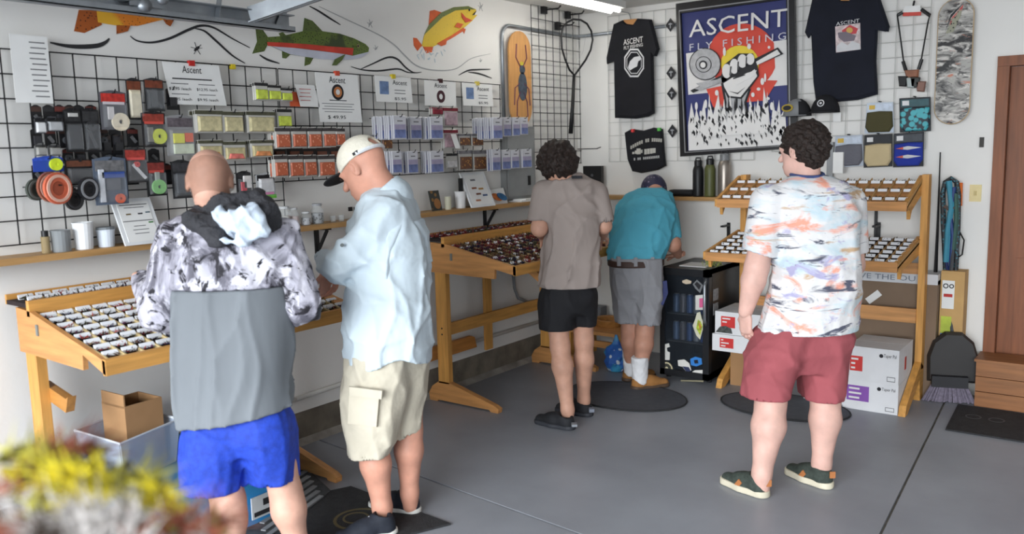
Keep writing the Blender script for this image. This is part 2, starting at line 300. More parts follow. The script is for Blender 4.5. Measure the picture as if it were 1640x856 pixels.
# ------------------------------------------------------------------ gridwalls
def grid(name, label, axis, a0, a1, z0, z1, off, r, m, st=0.1):
    b = MB(); n = int(round((a1-a0)/st)); k = int(round((z1-z0)/st))
    pt = (lambda a, z, o=0: (XL+off+o, a, z)) if axis == 'y' else (lambda a, z, o=0: (a, YB-off-o, z))
    for i in range(n+1): a = a0+(a1-a0)*i/n; b.tube([pt(a, z0), pt(a, z1)], r, 5)
    for j in range(k+1): z = z0+(z1-z0)*j/k; b.tube([pt(a0, z, r*2), pt(a1, z, r*2)], r, 5)
    return b.build(name, m, label=label, cat='gridwall')
GO = 0.035
gy0, gy1 = lw(81, 85, GO)[1], lw(800, 136, GO)[1]; gz = lw(400, 107, GO)[2]
seg = [gy0-0.3, gy0+1.17, gy0+2.37, gy1]
for i, nm in enumerate(('black wire gridwall panel nearest the left picture edge behind tool packs', 'middle black wire gridwall panel behind the feather packs', 'black wire gridwall panel right of the cap, behind the leader packets')):
    grid('gridwall_panel', nm, 'y', seg[i]+(0.01 if i else 0), seg[i+1], gz-(0.8 if i == 0 else 0.6), gz, GO, 0.0032, M_black)
grid('gridwall_panel', 'tall narrow black gridwall behind the landing net in the corner', 'y', lw(852, 100, GO)[1], lw(928, 100, GO)[1], 1.52, lw(880, 13, GO)[2], GO, 0.0032, M_black)
M_ww = mat('white_coated_wire', (196, 196, 192), rough=0.5, var=0.03)
x1 = bw(1090, 100)[0]
grid('gridwall_panel', 'white wire gridwall behind the black logo shirt left of the poster', 'x', bw(974, 100, .03)[0], bw(974, 100, .03)[0]+1.2, bw(1000, 259, .03)[2], 2.66, 0.03, 0.0026, M_ww)
grid('gridwall_panel', 'white wire gridwall behind the navy shirt right of the poster', 'x', 1.52, bw(1488, 100, .03)[0], bw(1400, 240, .03)[2], 2.66, 0.03, 0.0026, M_ww)
# ------------------------------------------------------------------ mural on the left wall (flat paint)
def k5(x, y): return (400+x*0.257, y*0.257)
def k1(x, y): return (40+x*0.257, y*0.257)
def paint(name, pts, m, parent, conv=None, off=None, th=0.002):
    off = (0.0008 if name.endswith('fin') else 0.002) if off is None else off
    b = MB(); b.prism([lw(*(conv(*p) if conv else p), off) for p in pts], (th, 0, 0)); return b.build(name, m, parent)
def dot(name, c, r, m, parent, conv=None, off=0.006):
    q = lw(*(conv(*c) if conv else c), off); b = MB(); b.disc(q, (0, 1, 0), (0, 0, 1), r, r, (0.002, 0, 0), 14); return b.build(name, m, parent)
Mg = spots('trout_green', (92, 112, 40), (38, 46, 24), 70, 0.28, c3=(52, 66, 30), s3=7)
Mgf = spots('trout_fin_green', (84, 100, 44), (40, 48, 26), 60, 0.25)
Mr = mat('trout_red', (196, 66, 52), var=0.2, scale=10, rough=0.8); Mbel = mat('trout_belly', (190, 192, 205), var=0.1, rough=0.8)
t = thing('trout_painting', 'painted rainbow trout with green back and red stripe above the grid', 'painting', lw(497, 100))
paint('body', [(105, 232), (200, 225), (330, 195), (450, 195), (560, 210), (650, 240), (720, 275), (742, 298), (738, 325), (690, 360), (640, 370), (560, 375), (450, 370), (350, 355), (250, 340), (180, 310), (105, 275)], Mg, t, k5, 0.002)
paint('belly', [(120, 280), (300, 302), (450, 320), (590, 338), (640, 348), (745, 322), (720, 345), (690, 360), (640, 370), (560, 375), (450, 370), (350, 355), (250, 338), (180, 308)], Mbel, t, k5, 0.0042)
paint('red_stripe', [(108, 262), (200, 266), (350, 275), (500, 290), (645, 300), (640, 345), (590, 337), (450, 318), (300, 300), (180, 292), (112, 286)], Mr, t, k5, 0.0064)
paint('tail_fin', [(15, 335), (45, 260), (35, 170), (80, 185), (112, 232), (112, 275), (90, 320)], Mgf, t, k5)
paint('dorsal_fin', [(330, 198), (340, 112), (390, 130), (455, 198)], Mgf, t, k5)
paint('adipose_fin', [(180, 208), (205, 200), (228, 224), (190, 226)], Mgf, t, k5)
paint('anal_fin', [(200, 318), (252, 340), (225, 365), (203, 362)], Mgf, t, k5)
paint('pelvic_fin', [(345, 354), (395, 362), (375, 400), (340, 412)], Mgf, t, k5)
paint('pectoral_fin', [(595, 338), (575, 375), (540, 408), (512, 408), (530, 370)], Mgf, t, k5, 0.009)
dot('eye', (675, 287), 0.011, C((150, 140, 90)), t, k5, 0.009); dot('pupil', (675, 287), 0.006, M_ink, t, k5, 0.0112)
My = spots('trout_yellow', (226, 190, 30), (120, 100, 20), 60, 0.12); Mor = mat('trout_orange', (214, 92, 34), var=0.2, scale=14)
t = thing('trout_painting', 'painted leaping golden trout with orange fins near the corner', 'painting', lw(715, 60))
paint('body', [(1072, 285), (1085, 225), (1120, 150), (1190, 80), (1270, 45), (1360, 38), (1408, 58), (1410, 75), (1385, 95), (1418, 92), (1385, 130), (1330, 178), (1260, 228), (1180, 272), (1140, 292), (1085, 292)], My, t, k5)
paint('green_back', [(1088, 215), (1120, 150), (1190, 80), (1270, 45), (1360, 38), (1408, 60), (1360, 58), (1280, 66), (1200, 108), (1135, 170)], spots('cutthroat_green', (98, 112, 34), (40, 44, 20), 80, 0.25), t, k5, 0.0045)
paint('orange_belly', [(1165, 272), (1255, 222), (1330, 172), (1342, 186), (1260, 238), (1180, 280)], Mor, t, k5, 0.0045)
paint('gill_cover', [(1318, 78), (1345, 108), (1388, 128), (1345, 142), (1320, 105)], mat('gill_red', (200, 70, 40), var=0.2), t, k5, 0.0066)
paint('tail_fin', [(1075, 285), (1040, 238), (1018, 235), (1022, 285), (1045, 318), (1062, 295)], Mor, t, k5)
paint('tail_fin', [(1078, 290), (1142, 292), (1135, 325), (1100, 332)], Mor, t, k5)
paint('dorsal_fin', [(1115, 155), (1122, 68), (1150, 62), (1195, 78), (1160, 110)], Mor, t, k5, 0.001)
paint('pectoral_fin', [(1276, 168), (1292, 142), (1330, 150), (1312, 176)], Mor, t, k5, 0.0088)
paint('pelvic_fin', [(1320, 180), (1335, 212), (1345, 180)], Mor, t, k5, 0.001)
paint('anal_fin', [(1172, 272), (1192, 288), (1222, 278), (1230, 235)], Mor, t, k5, 0.0066)
dot('eye', (1368, 62), 0.008, M_ink, t, k5, 0.0068); paint('mouth', [(1385, 95), (1412, 66), (1400, 92)], M_ink, t, k5, 0.0068)
t = thing('trout_painting', 'painted orange brown trout half hidden behind the door track', 'painting', lw(200, 40))
Mbt = spots('brown_trout', (224, 130, 36), (96, 44, 18), 75, 0.2, c3=(232, 176, 46), s3=4)
paint('body', [(445, 62), (455, 140), (560, 158), (700, 162), (860, 122), (985, 85), (1020, 50), (1000, 30), (900, 15), (720, -12), (560, -20), (470, 10)], Mbt, t, k1)
paint('tail_fin', [(335, 62), (305, 195), (370, 206), (478, 155), (470, 90), (450, 66)], spots('brown_trout_tail', (166, 84, 26), (84, 36, 16), 70, 0.26), t, k1)
paint('anal_fin', [(570, 157), (570, 212), (640, 195), (656, 160)], spots('brown_trout_tail', (0,0,0), (0,0,0), 1), t, k1, 0.0045)
paint('pelvic_fin', [(860, 120), (928, 125), (905, 165), (880, 150)], spots('brown_trout_tail', (0,0,0), (0,0,0), 1), t, k1, 0.0045)
M_line = mat('mural_black', (46, 46, 48), rough=0.85); M_lineg = mat('mural_grey', (168, 168, 168), rough=0.85)
def stroke(name, label, pts, w, m=None, conv=None):
    P = [np.array(conv(*p) if conv else p, float) for p in pts]
    Q = []
    for i in range(len(P)-1):
        a, b_, c_, d_ = P[max(i-1, 0)], P[i], P[i+1], P[min(i+2, len(P)-1)]
        for s in range(6):
            u = s/6; Q.append(0.5*((2*b_)+(c_-a)*u+(2*a-5*b_+4*c_-d_)*u*u+(3*b_-a-3*c_+d_)*u**3))
    Q.append(P[-1]); N = len(Q); W = [lw(*q, 0.001) for q in Q]; b = MB(); A, B = [], []
    for i in range(N):
        d = W[min(i+1, N-1)]-W[max(i-1, 0)]; n = np.array([0, -d[2], d[1]]); n /= max(1e-6, np.linalg.norm(n)); h = w*(0.25+0.75*math.sin(math.pi*(i+0.5)/N))/2
        A.append(W[i]+n*h); B.append(W[i]-n*h)
    vs = A+B+[p+np.array([0.002, 0, 0]) for p in A+B]
    b.add(vs, [(2*N+i, 2*N+i+1, 3*N+i+1, 3*N+i) for i in range(N-1)]+[(i, i+1, 2*N+i+1, 2*N+i) for i in range(N-1)]+[(N+i, N+i+1, 3*N+i+1, 3*N+i) for i in range(N-1)])
    b.build(name, m or M_line, label=label, cat='mural line')
stroke('mural_line', 'thick black painted wave under the brown trout tail', [(155, 265), (250, 285), (350, 292), (450, 285), (500, 265), (525, 240)], 0.02, conv=k1)
stroke('mural_line', 'black painted hill line cresting left of the rainbow trout', [(655, 225), (700, 255), (790, 265), (900, 240), (1020, 185), (1100, 160), (1180, 175), (1290, 240), (1400, 298)], 0.012, conv=k1)
stroke('mural_line', 'black painted line falling to the grid below the crest', [(1060, 178), (1120, 195), (1190, 255), (1290, 345), (1370, 395)], 0.011, conv=k1)
stroke('mural_line', 'short black painted line under the rainbow trout tail', [(60, 342), (110, 372), (185, 396)], 0.011, conv=k5)
stroke('mural_line', 'black painted line above the rainbow trout near the track brace', [(370, 38), (430, 70), (500, 115), (565, 155)], 0.011, conv=k5)
stroke('mural_line', 'long thin grey painted slope between the two trout', [(430, 40), (600, 120), (800, 215), (900, 280), (960, 340), (1040, 410), (1150, 438), (1280, 430), (1380, 365), (1500, 335)], 0.008, M_lineg, k5)
stroke('mural_line', 'black painted peak right of the rainbow trout head', [(690, 432), (760, 400), (860, 358), (920, 370), (970, 420), (1020, 452), (1070, 450)], 0.012, conv=k5)
stroke('mural_line', 'flat black painted ripple beneath the painted peak', [(630, 415), (700, 435), (800, 442), (920, 430), (980, 450), (1030, 456)], 0.010, conv=k5)
stroke('mural_line', 'upper black painted ripple at the right end of the mural', [(1300, 470), (1360, 440), (1430, 434), (1500, 432)], 0.011, conv=k5)
stroke('mural_line', 'lower black painted ripple at the right end of the mural', [(1360, 450), (1430, 460), (1508, 488)], 0.011, conv=k5)
def bug(label, px, py, s, m=M_lineg, fil=5):
    q = lw(px, py, 0.001); b = MB(); b.disc(q, (0, 0.8, 0.6), (0, -0.6, 0.8), s, s*0.35, (0.002, 0, 0), 10)
    for i in range(fil):
        a = 0.7+i*1.15; d = np.array([0, math.cos(a), math.sin(a)]); b.bar(q+d*s*0.3, q+d*s*1.6, 0.0022, 0.003, up=(1, 0, 0))
    b.build('painted_fly', m, label=label, cat='painting')
bug('small grey painted fly above the price list sheet', 315, 78, 0.02, M_line, 6)
bug('small grey painted mayfly between the two trout', 593, 38, 0.016)
bug('tiny grey painted nymph right of the rainbow trout nose', 602, 78, 0.014, fil=3)
bug('small grey painted fly in front of the golden trout mouth', 770, 11, 0.02)
bug('tiny grey painted fly at the right end of the mural', 770, 98, 0.012, fil=3)
b = MB()
for i in range(16):
    q = lw(668+rnd.random()*45, 80+rnd.random()*18, 0.001); a = rnd.random()*3; b.disc(q, (0, math.cos(a), math.sin(a)), (0, -math.sin(a), math.cos(a)), 0.006+0.02*rnd.random(), 0.003, (0.002, 0, 0), 8)
b.build('painted_splash', mat('splash_blue', (186, 200, 208), rough=0.9), label='pale blue painted splash below the golden trout tail', cat='painting', kind='stuff')
# ------------------------------------------------------------------ paper signs on the gridwall
def sign(name, label, x0, y0, x1, y1, off=0.06, pin=None, tilt=0.0):
    ya, yb, z0, z1 = rectL(x0, y0, x1, y1, off); x = XL+off
    t = thing(name, label, 'sign', (x, (ya+yb)/2, z0)); b = MB(); b.prism([(x, ya+tilt, z0), (x, yb+tilt, z0), (x, yb, z1), (x, ya, z1)], (0.002, 0, 0)); b.build('sheet', M_paper, t)
    if pin: b = MB(); b.box(x-0.01, (ya+yb)/2-0.014, z1-0.012, x+0.012, (ya+yb)/2+0.014, z1+0.014); b.build('clip', C(pin), t)
    def put(body, u, v, w, h, m=M_ink, nm='lettering'):           # u, v in 0..1 of the sheet
        b = MB(); W = yb-ya; H = z1-z0; c = (x+0.0025, ya+W*u, z0+H*v)
        if body is None: b.box(x+0.002, c[1]-W*w/2, c[2]-H*h/2, x+0.0032, c[1]+W*w/2, c[2]+H*h/2)
        else: text_mesh(b, body, c, (0, 1, 0), (0, 0, 1), W*w, H*h, 0.0012)
        b.build(nm, m, t)
    return t, put, (x, ya, yb, z0, z1)
M_txt = mat('grey_print', (120, 120, 122), rough=0.8); M_red = C((186, 50, 44))
t, put, g_ = sign('price_sheet', 'white price sheet cut by the left picture edge', 20, 57, 80, 165, 0.07)
for i in range(11): put(None, 0.7+0.03*math.sin(i*2.0), 0.9-0.08*i, 0.42+0.1*math.sin(i*3.1), 0.018, M_txt, 'print_line')
t, put, g_ = sign('price_sheet', 'white price list sheet with two price columns and red clip', 262, 102, 352, 168, 0.07, (190, 40, 36), 0.03)
put('Ascent', 0.5, 0.85, 0.34, 0.17); put(None, 0.5, 0.62, 0.7, 0.03, M_ink, 'print_line')
for i, (a, c_) in enumerate((('Nylon', 'Fluoro'), ('$7.95 /each', '$12.95 /each'), ('Tapered', 'Furled'), ('$7.95 /each', '$9.95 /each'))):
    for s_, u_ in ((a, .27), (c_, .75)): put(s_ if i % 2 else None, u_, 0.5-0.125*i, 0.38 if i % 2 else .3, 0.075 if i % 2 else .02, M_ink if i % 2 else M_txt, 'lettering' if i % 2 else 'print_line')
t, put, g_ = sign('product_sheet', 'tall white product sheet with an orange and black reel picture', 506, 118, 574, 196, 0.07, (200, 74, 50), 0.02)
x, ya, yb, z0, z1 = g_
put('Ascent', 0.5, 0.87, 0.38, 0.13); put(None, 0.5, 0.45, 0.4, 0.015, M_ink, 'print_line')
for i in range(4): put(None, 0.5, 0.38-0.055*i, 0.75-0.1*(i % 2), 0.012, M_txt, 'print_line')
put('$ 49.95', 0.45, 0.1, 0.42, 0.08)
b = MB(); c_ = (x+0.002, (ya+yb)/2, z0+(z1-z0)*0.62); b.ring(c_, (0, 1, 0), (0, 0, 1), 0.022, 0.044, (0.0015, 0, 0)); b.build('reel_picture', M_ink, t)
b = MB(); b.ring((x+0.0035, c_[1], c_[2]), (0, 1, 0), (0, 0, 1), 0.016, 0.03, (0.0015, 0, 0)); b.build('reel_hub', C((190, 120, 70)), t)
def card(label, x0, y0, x1, y1, pin):
    t, put, g_ = sign('product_card', label, x0, y0, x1, y1, 0.07, pin, 0.01); x, ya, yb, z0, z1 = g_
    put(None, 0.25, 0.55, 0.24, 0.5, mat('card_blue', (104, 128, 168), var=0.3, scale=30), 'photo'); put('Ascent', 0.68, 0.78, 0.4, 0.18); put(None, 0.68, 0.48, 0.3, 0.03, M_txt, 'print_line'); put(None, 0.68, 0.36, 0.3, 0.03, M_txt, 'print_line'); put('$5.95', 0.68, 0.14, 0.32, 0.12)
card('white product card with blue photo and yellow clip above the leader packets', 600, 123, 658, 164, (214, 190, 40))
card('white product card with blue photo at the right end of the gridwall', 740, 134, 788, 170, (222, 200, 90))
t, put, g_ = sign('product_sheet', 'white product sheet with a maroon and black reel picture', 680, 130, 730, 170, 0.07, (60, 20, 24)); x, ya, yb, z0, z1 = g_
put('Ascent', 0.5, 0.82, 0.4, 0.18)
b = MB(); b.ring((x+0.002, (ya+yb)/2, z0+(z1-z0)*0.38), (0, 1, 0), (0, 0, 1), 0.018, 0.04, (0.0015, 0, 0)); b.build('reel_picture', C((70, 34, 44)), t)
t, put, g_ = sign('price_sheet', 'cream sheet with orange backing right of the chartreuse bags', 473, 136, 504, 171, 0.07, None, 0.03)
for i in range(4): put(None, 0.5, 0.8-0.17*i, 0.6-.1*(i%2), 0.025, M_red, 'print_line')
x, ya, yb, z0, z1 = g_; b = MB(); b.box(x-0.012, ya-0.03, z0+0.0, x-0.008, ya+0.1, z1-0.04); b.build('backing_card', C((206, 92, 54)), t)
# ------------------------------------------------------------------ hanging packs
M_clear = mat('clear_plastic', (215, 218, 222), rough=0.12, var=0.02, alpha=0.13)
def hook(t, x, y, z, ln=None):
    b = MB(); b.tube([(XL+GO, y, z), (x+0.02, y, z), (x+0.03, y, z+0.015)], 0.0028, 5); b.build('hook', M_black, t)
def blister(name, label, r, off, card_c, head_c, ins=None, cat='pack', group=None, stripe=None, clear=True, hk=True):
    ya, yb, z0, z1 = rectL(*r, off); x = XL+off; W = yb-ya; H = z1-z0
    t = thing(name, label, cat, (x, (ya+yb)/2, z0), group)
    b = MB(); b.prism([(x, ya, z0), (x, yb, z0), (x, yb, z1-0.01), (x, ya+W*0.62, z1), (x, ya+W*0.38, z1), (x, ya, z1-0.01)], (0.003, 0, 0)); b.build('card', C(card_c, rough=0.45), t)
    b = MB(); b.box(x+0.003, ya+W*0.06, z1-H*0.3, x+0.005, yb-W*0.06, z1-H*0.08); b.build('header', C(head_c, rough=0.5, var=0.35, scale=45.0), t)
    if stripe: b = MB(); b.box(x+0.005, ya+W*0.1, z1-H*0.36, x+0.0065, yb-W*0.1, z1-H*0.29); b.build('stripe', C(stripe), t)
    for kind, c, u, v, su, sv in (ins or []):
        b = MB(); cc = np.array((x+0.004, ya+W*u, z0+H*v))
        if kind == 'disc': b.ring(cc, (0, 1, 0), (0, 0, 1), min(W*su, H*sv)*0.25, min(W*su, H*sv), (0.014, 0, 0))
        elif kind == 'puff': b.puff([cc+(0, -W*su, -H*sv), cc+(0, W*su, -H*sv), cc+(0, W*su*0.9, H*sv), cc+(0, -W*su*0.95, H*sv)], (0.016, 0, 0), 0.15)
        elif kind == 'tool': b.bar(cc+(0.006, -W*su, H*sv), cc+(0.006, W*su, -H*sv), 0.012, 0.01, up=(1, 0, 0))
        else: b.box(cc[0], cc[1]-W*su, cc[2]-H*sv, cc[0]+0.012, cc[1]+W*su, cc[2]+H*sv)
        b.build('insert', C(c, rough=0.6, var=0.15, scale=30.0), t)
    if clear:
        b = MB(); b.puff([(x+0.003, ya+W*0.08, z0+H*0.05), (x+0.003, yb-W*0.08, z0+H*0.05), (x+0.003, yb-W*0.08, z1-H*0.36), (x+0.003, ya+W*0.08, z1-H*0.36)], (0.024, 0, 0), 0.12); b.build('blister', M_clear, t)
    if hk: hook(t, x, (ya+yb)/2, z1-0.012)
    return t
BK, RD, WH, GY = (24, 24, 27), (190, 52, 44), (232, 228, 220), (110, 112, 116)
YG, OR, GN = (205, 214, 60), (222, 96, 50), (126, 190, 110)
P = [
 ((160, 145, 203, 208), .10, (92, 92, 98), RD, [('disc', (226, 214, 190), .68, .2, .32, .32), ('box', (210, 205, 205), .35, .42, .1, .16)], 'red headed blister pack with an ivory thread spool', (214, 205, 210)),
 ((203, 125, 227, 192), .09, (40, 40, 42), (120, 62, 40), [('puff', (222, 212, 186), .5, .38, .38, .33)], 'narrow black pack holding a long cream fibre strip', None),
 ((231, 125, 262, 178), .09, (52, 54, 56), (120, 60, 40), [('tool', (70, 72, 74), .5, .36, .3, .28), ('box', (80, 82, 84), .45, .4, .14, .26)], 'dark grey tool pack with orange header beside the price list', None),
 ((227, 178, 265, 236), .11, (36, 34, 36), (150, 60, 48), [('disc', YG, .66, .3, .3, .3), ('box', (120, 116, 108), .3, .35, .1, .2)], 'black and red pack with a yellow spool', (212, 84, 72)),
 ((103, 173, 131, 244), .09, BK, (48, 48, 50), [('box', (34, 34, 36), .5, .35, .36, .28), ('box', (200, 198, 194), .5, .84, .25, .04)], 'all black tool pack with small white tab, left one of the pair', None),
 ((132, 173, 159, 244), .09, BK, (52, 52, 54), [('disc', (48, 48, 50), .5, .6, .3, .3), ('tool', (60, 60, 62), .5, .3, .2, .2)], 'all black tool pack with a round grey tool in it', None),
 ((104, 254, 150, 297), .12, BK, (104, 62, 44), [('box', (46, 44, 44), .5, .35, .35, .2)], 'wide black pack with brown header above the dark tape rolls', None),
 ((150, 251, 203, 328), .14, (92, 104, 122), (112, 112, 114), [('box', (52, 78, 150), .55, .62, .34, .06), ('box', (96, 98, 104), .55, .42, .2, .12), ('disc', (206, 92, 60), .72, .12, .14, .14), ('box', (205, 208, 214), .2, .4, .07, .34)], 'large grey and blue pack hanging above the white frame', None),
 ((199, 236, 235, 293), .12, (58, 56, 58), (166, 60, 52), [('tool', (206, 206, 208), .6, .32, .26, .2), ('disc', RD, .5, .52, .12, .12)], 'red headed pack with silver scissors', (220, 90, 84)),
 ((235, 256, 265, 314), .13, BK, (130, 50, 44), [('disc', GN, .55, .25, .36, .36), ('box', (150, 158, 150), .5, .52, .1, .14)], 'black and red pack with a pale green spool', (196, 74, 66)),
 ((266, 184, 311, 249), .12, (146, 146, 148), (98, 90, 96), [('box', (222, 218, 80), .4, .42, .18, .12), ('box', (226, 104, 70), .75, .44, .14, .11), ('box', (206, 214, 190), .55, .16, .34, .12)], 'clear pack of yellow, red and white foam blocks', None),
 ((275, 256, 306, 318), .12, (40, 41, 44), (58, 58, 62), [('box', (66, 68, 74), .5, .4, .3, .26), ('box', (214, 212, 210), .7, .2, .14, .05)], 'dark pack just left of the bald head', None),
 ((410, 277, 440, 318), .12, (180, 182, 184), BK, [('puff', (206, 206, 208), .5, .5, .4, .28), ('box', (94, 178, 44), .5, .07, .46, .07), ('box', (214, 120, 170), .55, .2, .28, .05)], 'silver foil pack with a bright green bottom edge', None),
 ((379, 274, 402, 309), .11, BK, (46, 46, 48), [('box', (222, 218, 216), .65, .5, .24, .28), ('box', (196, 44, 60), .4, .3, .16, .2)], 'black pack with white and red print right of the bald head', None),
]
for r, off, cc, hc, ins, lab, st in P: blister('tool_pack', lab, r, off, cc, hc, ins, stripe=st)
for i, r in enumerate(((55, 187, 72, 214), (73, 187, 100, 211))):
    blister('material_bag', ('small white material bag at the left picture edge', 'grey white material bag left of the black tool packs')[i], r, 0.1, (70, 70, 74), BK, [('puff', (222, 222, 222) if i == 0 else (176, 178, 180), .5, .36, .42, .3)])
for i, r in enumerate(((55, 230, 74, 250), (76, 231, 97, 250))):
    blister('material_bag', ('clear bag of grey fibre above the blue pack, left one', 'clear bag of grey fibre above the blue pack, right one')[i], r, 0.1, (128, 128, 126), (70, 70, 70), [('puff', (150, 148, 142), .5, .4, .4, .3)])
blister('strike_indicator_pack', 'blue pack with a round chartreuse indicator at the left edge', (52, 250, 101, 275), 0.12, (42, 74, 170), (50, 84, 190), [('disc', (206, 226, 50), .72, .45, .9, .4), ('box', (206, 226, 50), .72, .45, .06, .16)], clear=False)
# loose spools
def spool(label, px, py, r, c1, c2, off=0.14, tilt=0.25):
    q = lw(px, py, off); t = thing('tippet_spool', label, 'spool', q-np.array([0, 0, r])); u = np.array((-tilt, 1, 0))/math.hypot(tilt, 1); w = np.array((1, tilt, 0))/math.hypot(tilt, 1)
    b = MB(); b.ring(q, u, (0, 0, 1), r*0.45, r, w*0.012); b.build('flange', C(c1, rough=0.3), t, smooth=False)
    b = MB(); b.ring(q+w*0.012, u, (0, 0, 1), r*0.68, r*0.86, w*0.004); b.build('rim_print', C(c2), t)
    b = MB(); b.disc(q+w*0.003, u, (0, 0, 1), r*0.45, r*0.45, w*0.006); b.build('hub', C(tuple(int(v*0.8) for v in c1)), t)
    b = MB(); b.tube([(XL+GO, q[1], q[2]+r*0.2), q+w*0.03+np.array((0, 0, r*.2))], 0.003, 5); b.build('hook', M_black, t)
spool('orange tippet spool hanging in front of its neighbours', 91, 302, 0.066, (210, 104, 74), (236, 190, 170), 0.2)
spool('brownish tippet spool behind the orange one', 80, 300, 0.064, (150, 92, 74), (190, 150, 136), 0.15)
spool('black tippet spool with a grey rim right of the orange spool', 140, 303, 0.05, (40, 40, 44), (150, 152, 156), 0.16)
spool('black tape roll below the orange spool', 117, 320, 0.045, (34, 34, 36), (60, 60, 62), 0.16)
spool('dark green tippet spool cut by the left picture edge', 56, 304, 0.045, (64, 70, 64), (96, 100, 96), 0.14)
# bags hung in stacks on pegs
def peg_row(name, rect, n, step, off, cat, label, group, build):
    """n alike packets one behind another on a peg; the front one fills rect"""
    ya, yb, z0, z1 = rectL(*rect, off)
    first = None
    for i in range(n):
        x = XL+off-i*step; dy = 0.004*math.sin(i*2.1)
        if first is None:
            t = thing(name, label, cat, (x, (ya+yb)/2, z0), group); parts = build(t, x, ya, yb, z0, z1); first = t
            hook(t, x, (ya+yb)/2, z1-0.008)
        else:
            t = thing(name, label, cat, (x, (ya+yb)/2+dy, z0+0.003*math.cos(i*1.7)), group)
            for p_ in parts: dup(p_, t)
M_lav = layers('leader_packet_print', (204, 204, 214), [((116, 124, 172), 6, (1, 1, 1), .42, .62, 1.3, .2), ((176, 160, 186), 9, (1, 1, 1), .5, .62, 4.1, 0)], rough=0.35, bump=0.02)
def leader(t, x, ya, yb, z0, z1):
    H = z1-z0; W = yb-ya; out = []
    b = MB(); b.puff([(x, ya, z0), (x, yb, z0), (x, yb, z1), (x, ya, z1)], (0.006, 0, 0), 0.08); out.append(b.build('envelope', mat('frosted_envelope', (206, 206, 212), rough=0.3, var=0.05), t))
    b = MB(); b.box(x+0.006, ya+W*.08, z0+H*.05, x+0.0075, yb-W*.08, z0+H*.4); out.append(b.build('landscape_print', mat('landscape_print', (110, 122, 168), var=0.35, scale=28, rough=0.4), t))
    b = MB(); b.box(x+0.006, ya+W*.08, z0+H*.4, x+0.0075, yb-W*.08, z0+H*.62); out.append(b.build('lilac_print', mat('lilac_print', (170, 162, 188), var=0.15, scale=20, rough=0.4), t))
    b = MB(); b.box(x+0.006, ya+W*.3, z0+H*.74, x+0.0075, ya+W*.7, z0+H*.79); out.append(b.build('name_print', M_txt, t))
    return out
LP = [((629, 185, 650, 223), 10, .28, 'first'), ((656, 187, 675, 223), 4, .2, 'second'), ((688, 187, 709, 223), 5, .24, 'third'),
      ((788, 188, 804, 223), 10, .27, 'fourth'), ((805, 188, 818, 219), 2, .2, 'fifth'), ((820, 188, 832, 218), 2, .2, 'sixth'), ((833, 188, 845, 216), 2, .2, 'seventh')]
for r, n, off, o_ in LP: peg_row('leader_packet', r, n, 0.019, off, 'packet', 'lavender leader packet on the %s peg from left, upper row' % o_, 'leader packets on the %s upper peg' % o_, leader)
LP = [((627, 242, 643, 278), 4, .24, 'first'), ((652, 242, 669, 278), 3, .22, 'second'), ((688, 242, 710, 277), 5, .25, 'third'),
      ((787, 239, 801, 274), 3, .2, 'fourth'), ((803, 240, 817, 272), 2, .18, 'fifth'), ((818, 240, 831, 270), 2, .18, 'sixth'), ((835, 239, 851, 269), 2, .18, 'seventh')]
for r, n, off, o_ in LP: peg_row('leader_packet', r, n, 0.019, off, 'packet', 'lavender leader packet on the %s peg from left, lower row' % o_, 'leader packets on the %s lower peg' % o_, leader)
def bag(c_fill, c_head, c2=None, frac=0.62, spot=None):
    def f(t, x, ya, yb, z0, z1):
        H = z1-z0; W = yb-ya; out = []
        b = MB(); b.puff([(x, ya, z0), (x, yb, z0), (x, yb, z1), (x, ya, z1)], (0.008, 0, 0), 0.1); out.append(b.build('bag', mat('cloudy_bag', (190, 188, 182), rough=0.25, var=0.05), t))
        m = spots('fill_%d_%d_%d' % c_fill, c_fill, spot, 55, 0.3) if spot else mat('fill_%d_%d_%d' % c_fill, c_fill, var=0.3, scale=26, rough=0.8)
        b = MB(); b.puff([(x+0.006, ya+W*.07, z0+H*.06), (x+0.006, yb-W*.07, z0+H*.06), (x+0.006, yb-W*.07, z0+H*frac), (x+0.006, ya+W*.07, z0+H*frac)], (0.012, 0, 0), 0.12); out.append(b.build('filling', m, t))
        if c2: b = MB(); b.puff([(x+0.012, ya+W*.12, z0+H*.08), (x+0.012, yb-W*.12, z0+H*.08), (x+0.012, yb-W*.2, z0+H*.34), (x+0.012, ya+W*.2, z0+H*.36)], (0.01, 0, 0), 0.2); out.append(b.build('bright_filling', mat('fill2_%d_%d_%d' % c2, c2, var=0.4, scale=30), t))
        b = MB(); b.box(x+0.004, ya, z1-H*.2, x+0.01, yb, z1-H*.04); out.append(b.build('header', C(c_head, rough=0.4, var=0.25, scale=40.0), t))
        return out
    return f
cream = (196, 186, 146); hd = (76, 76, 58)
for i, (r, n) in enumerate((((312, 176, 356, 213), 3), ((356, 178, 389, 213), 3), ((394, 178, 440, 213), 4))):
    peg_row('feather_bag', r, n, 0.02, .14, 'bag', 'cream feather bag, %s from left in the upper row' % ('first', 'second', 'third')[i], 'cream feather bags on upper peg %d' % (i+1), bag(cream, hd, None, .72))
for i, (r, n, c2) in enumerate((((317, 224, 356, 254), 3, (226, 150, 60)), ((357, 226, 393, 257), 3, (226, 120, 110)), ((400, 224, 437, 252), 3, (214, 140, 90)))):
    peg_row('feather_bag', r, n, 0.02, .14, 'bag', 'cream bag with bright feathers, %s from left in the lower row' % ('first', 'second', 'third')[i], 'bright feather bags on lower peg %d' % (i+1), bag((190, 178, 136), hd, c2, .66))
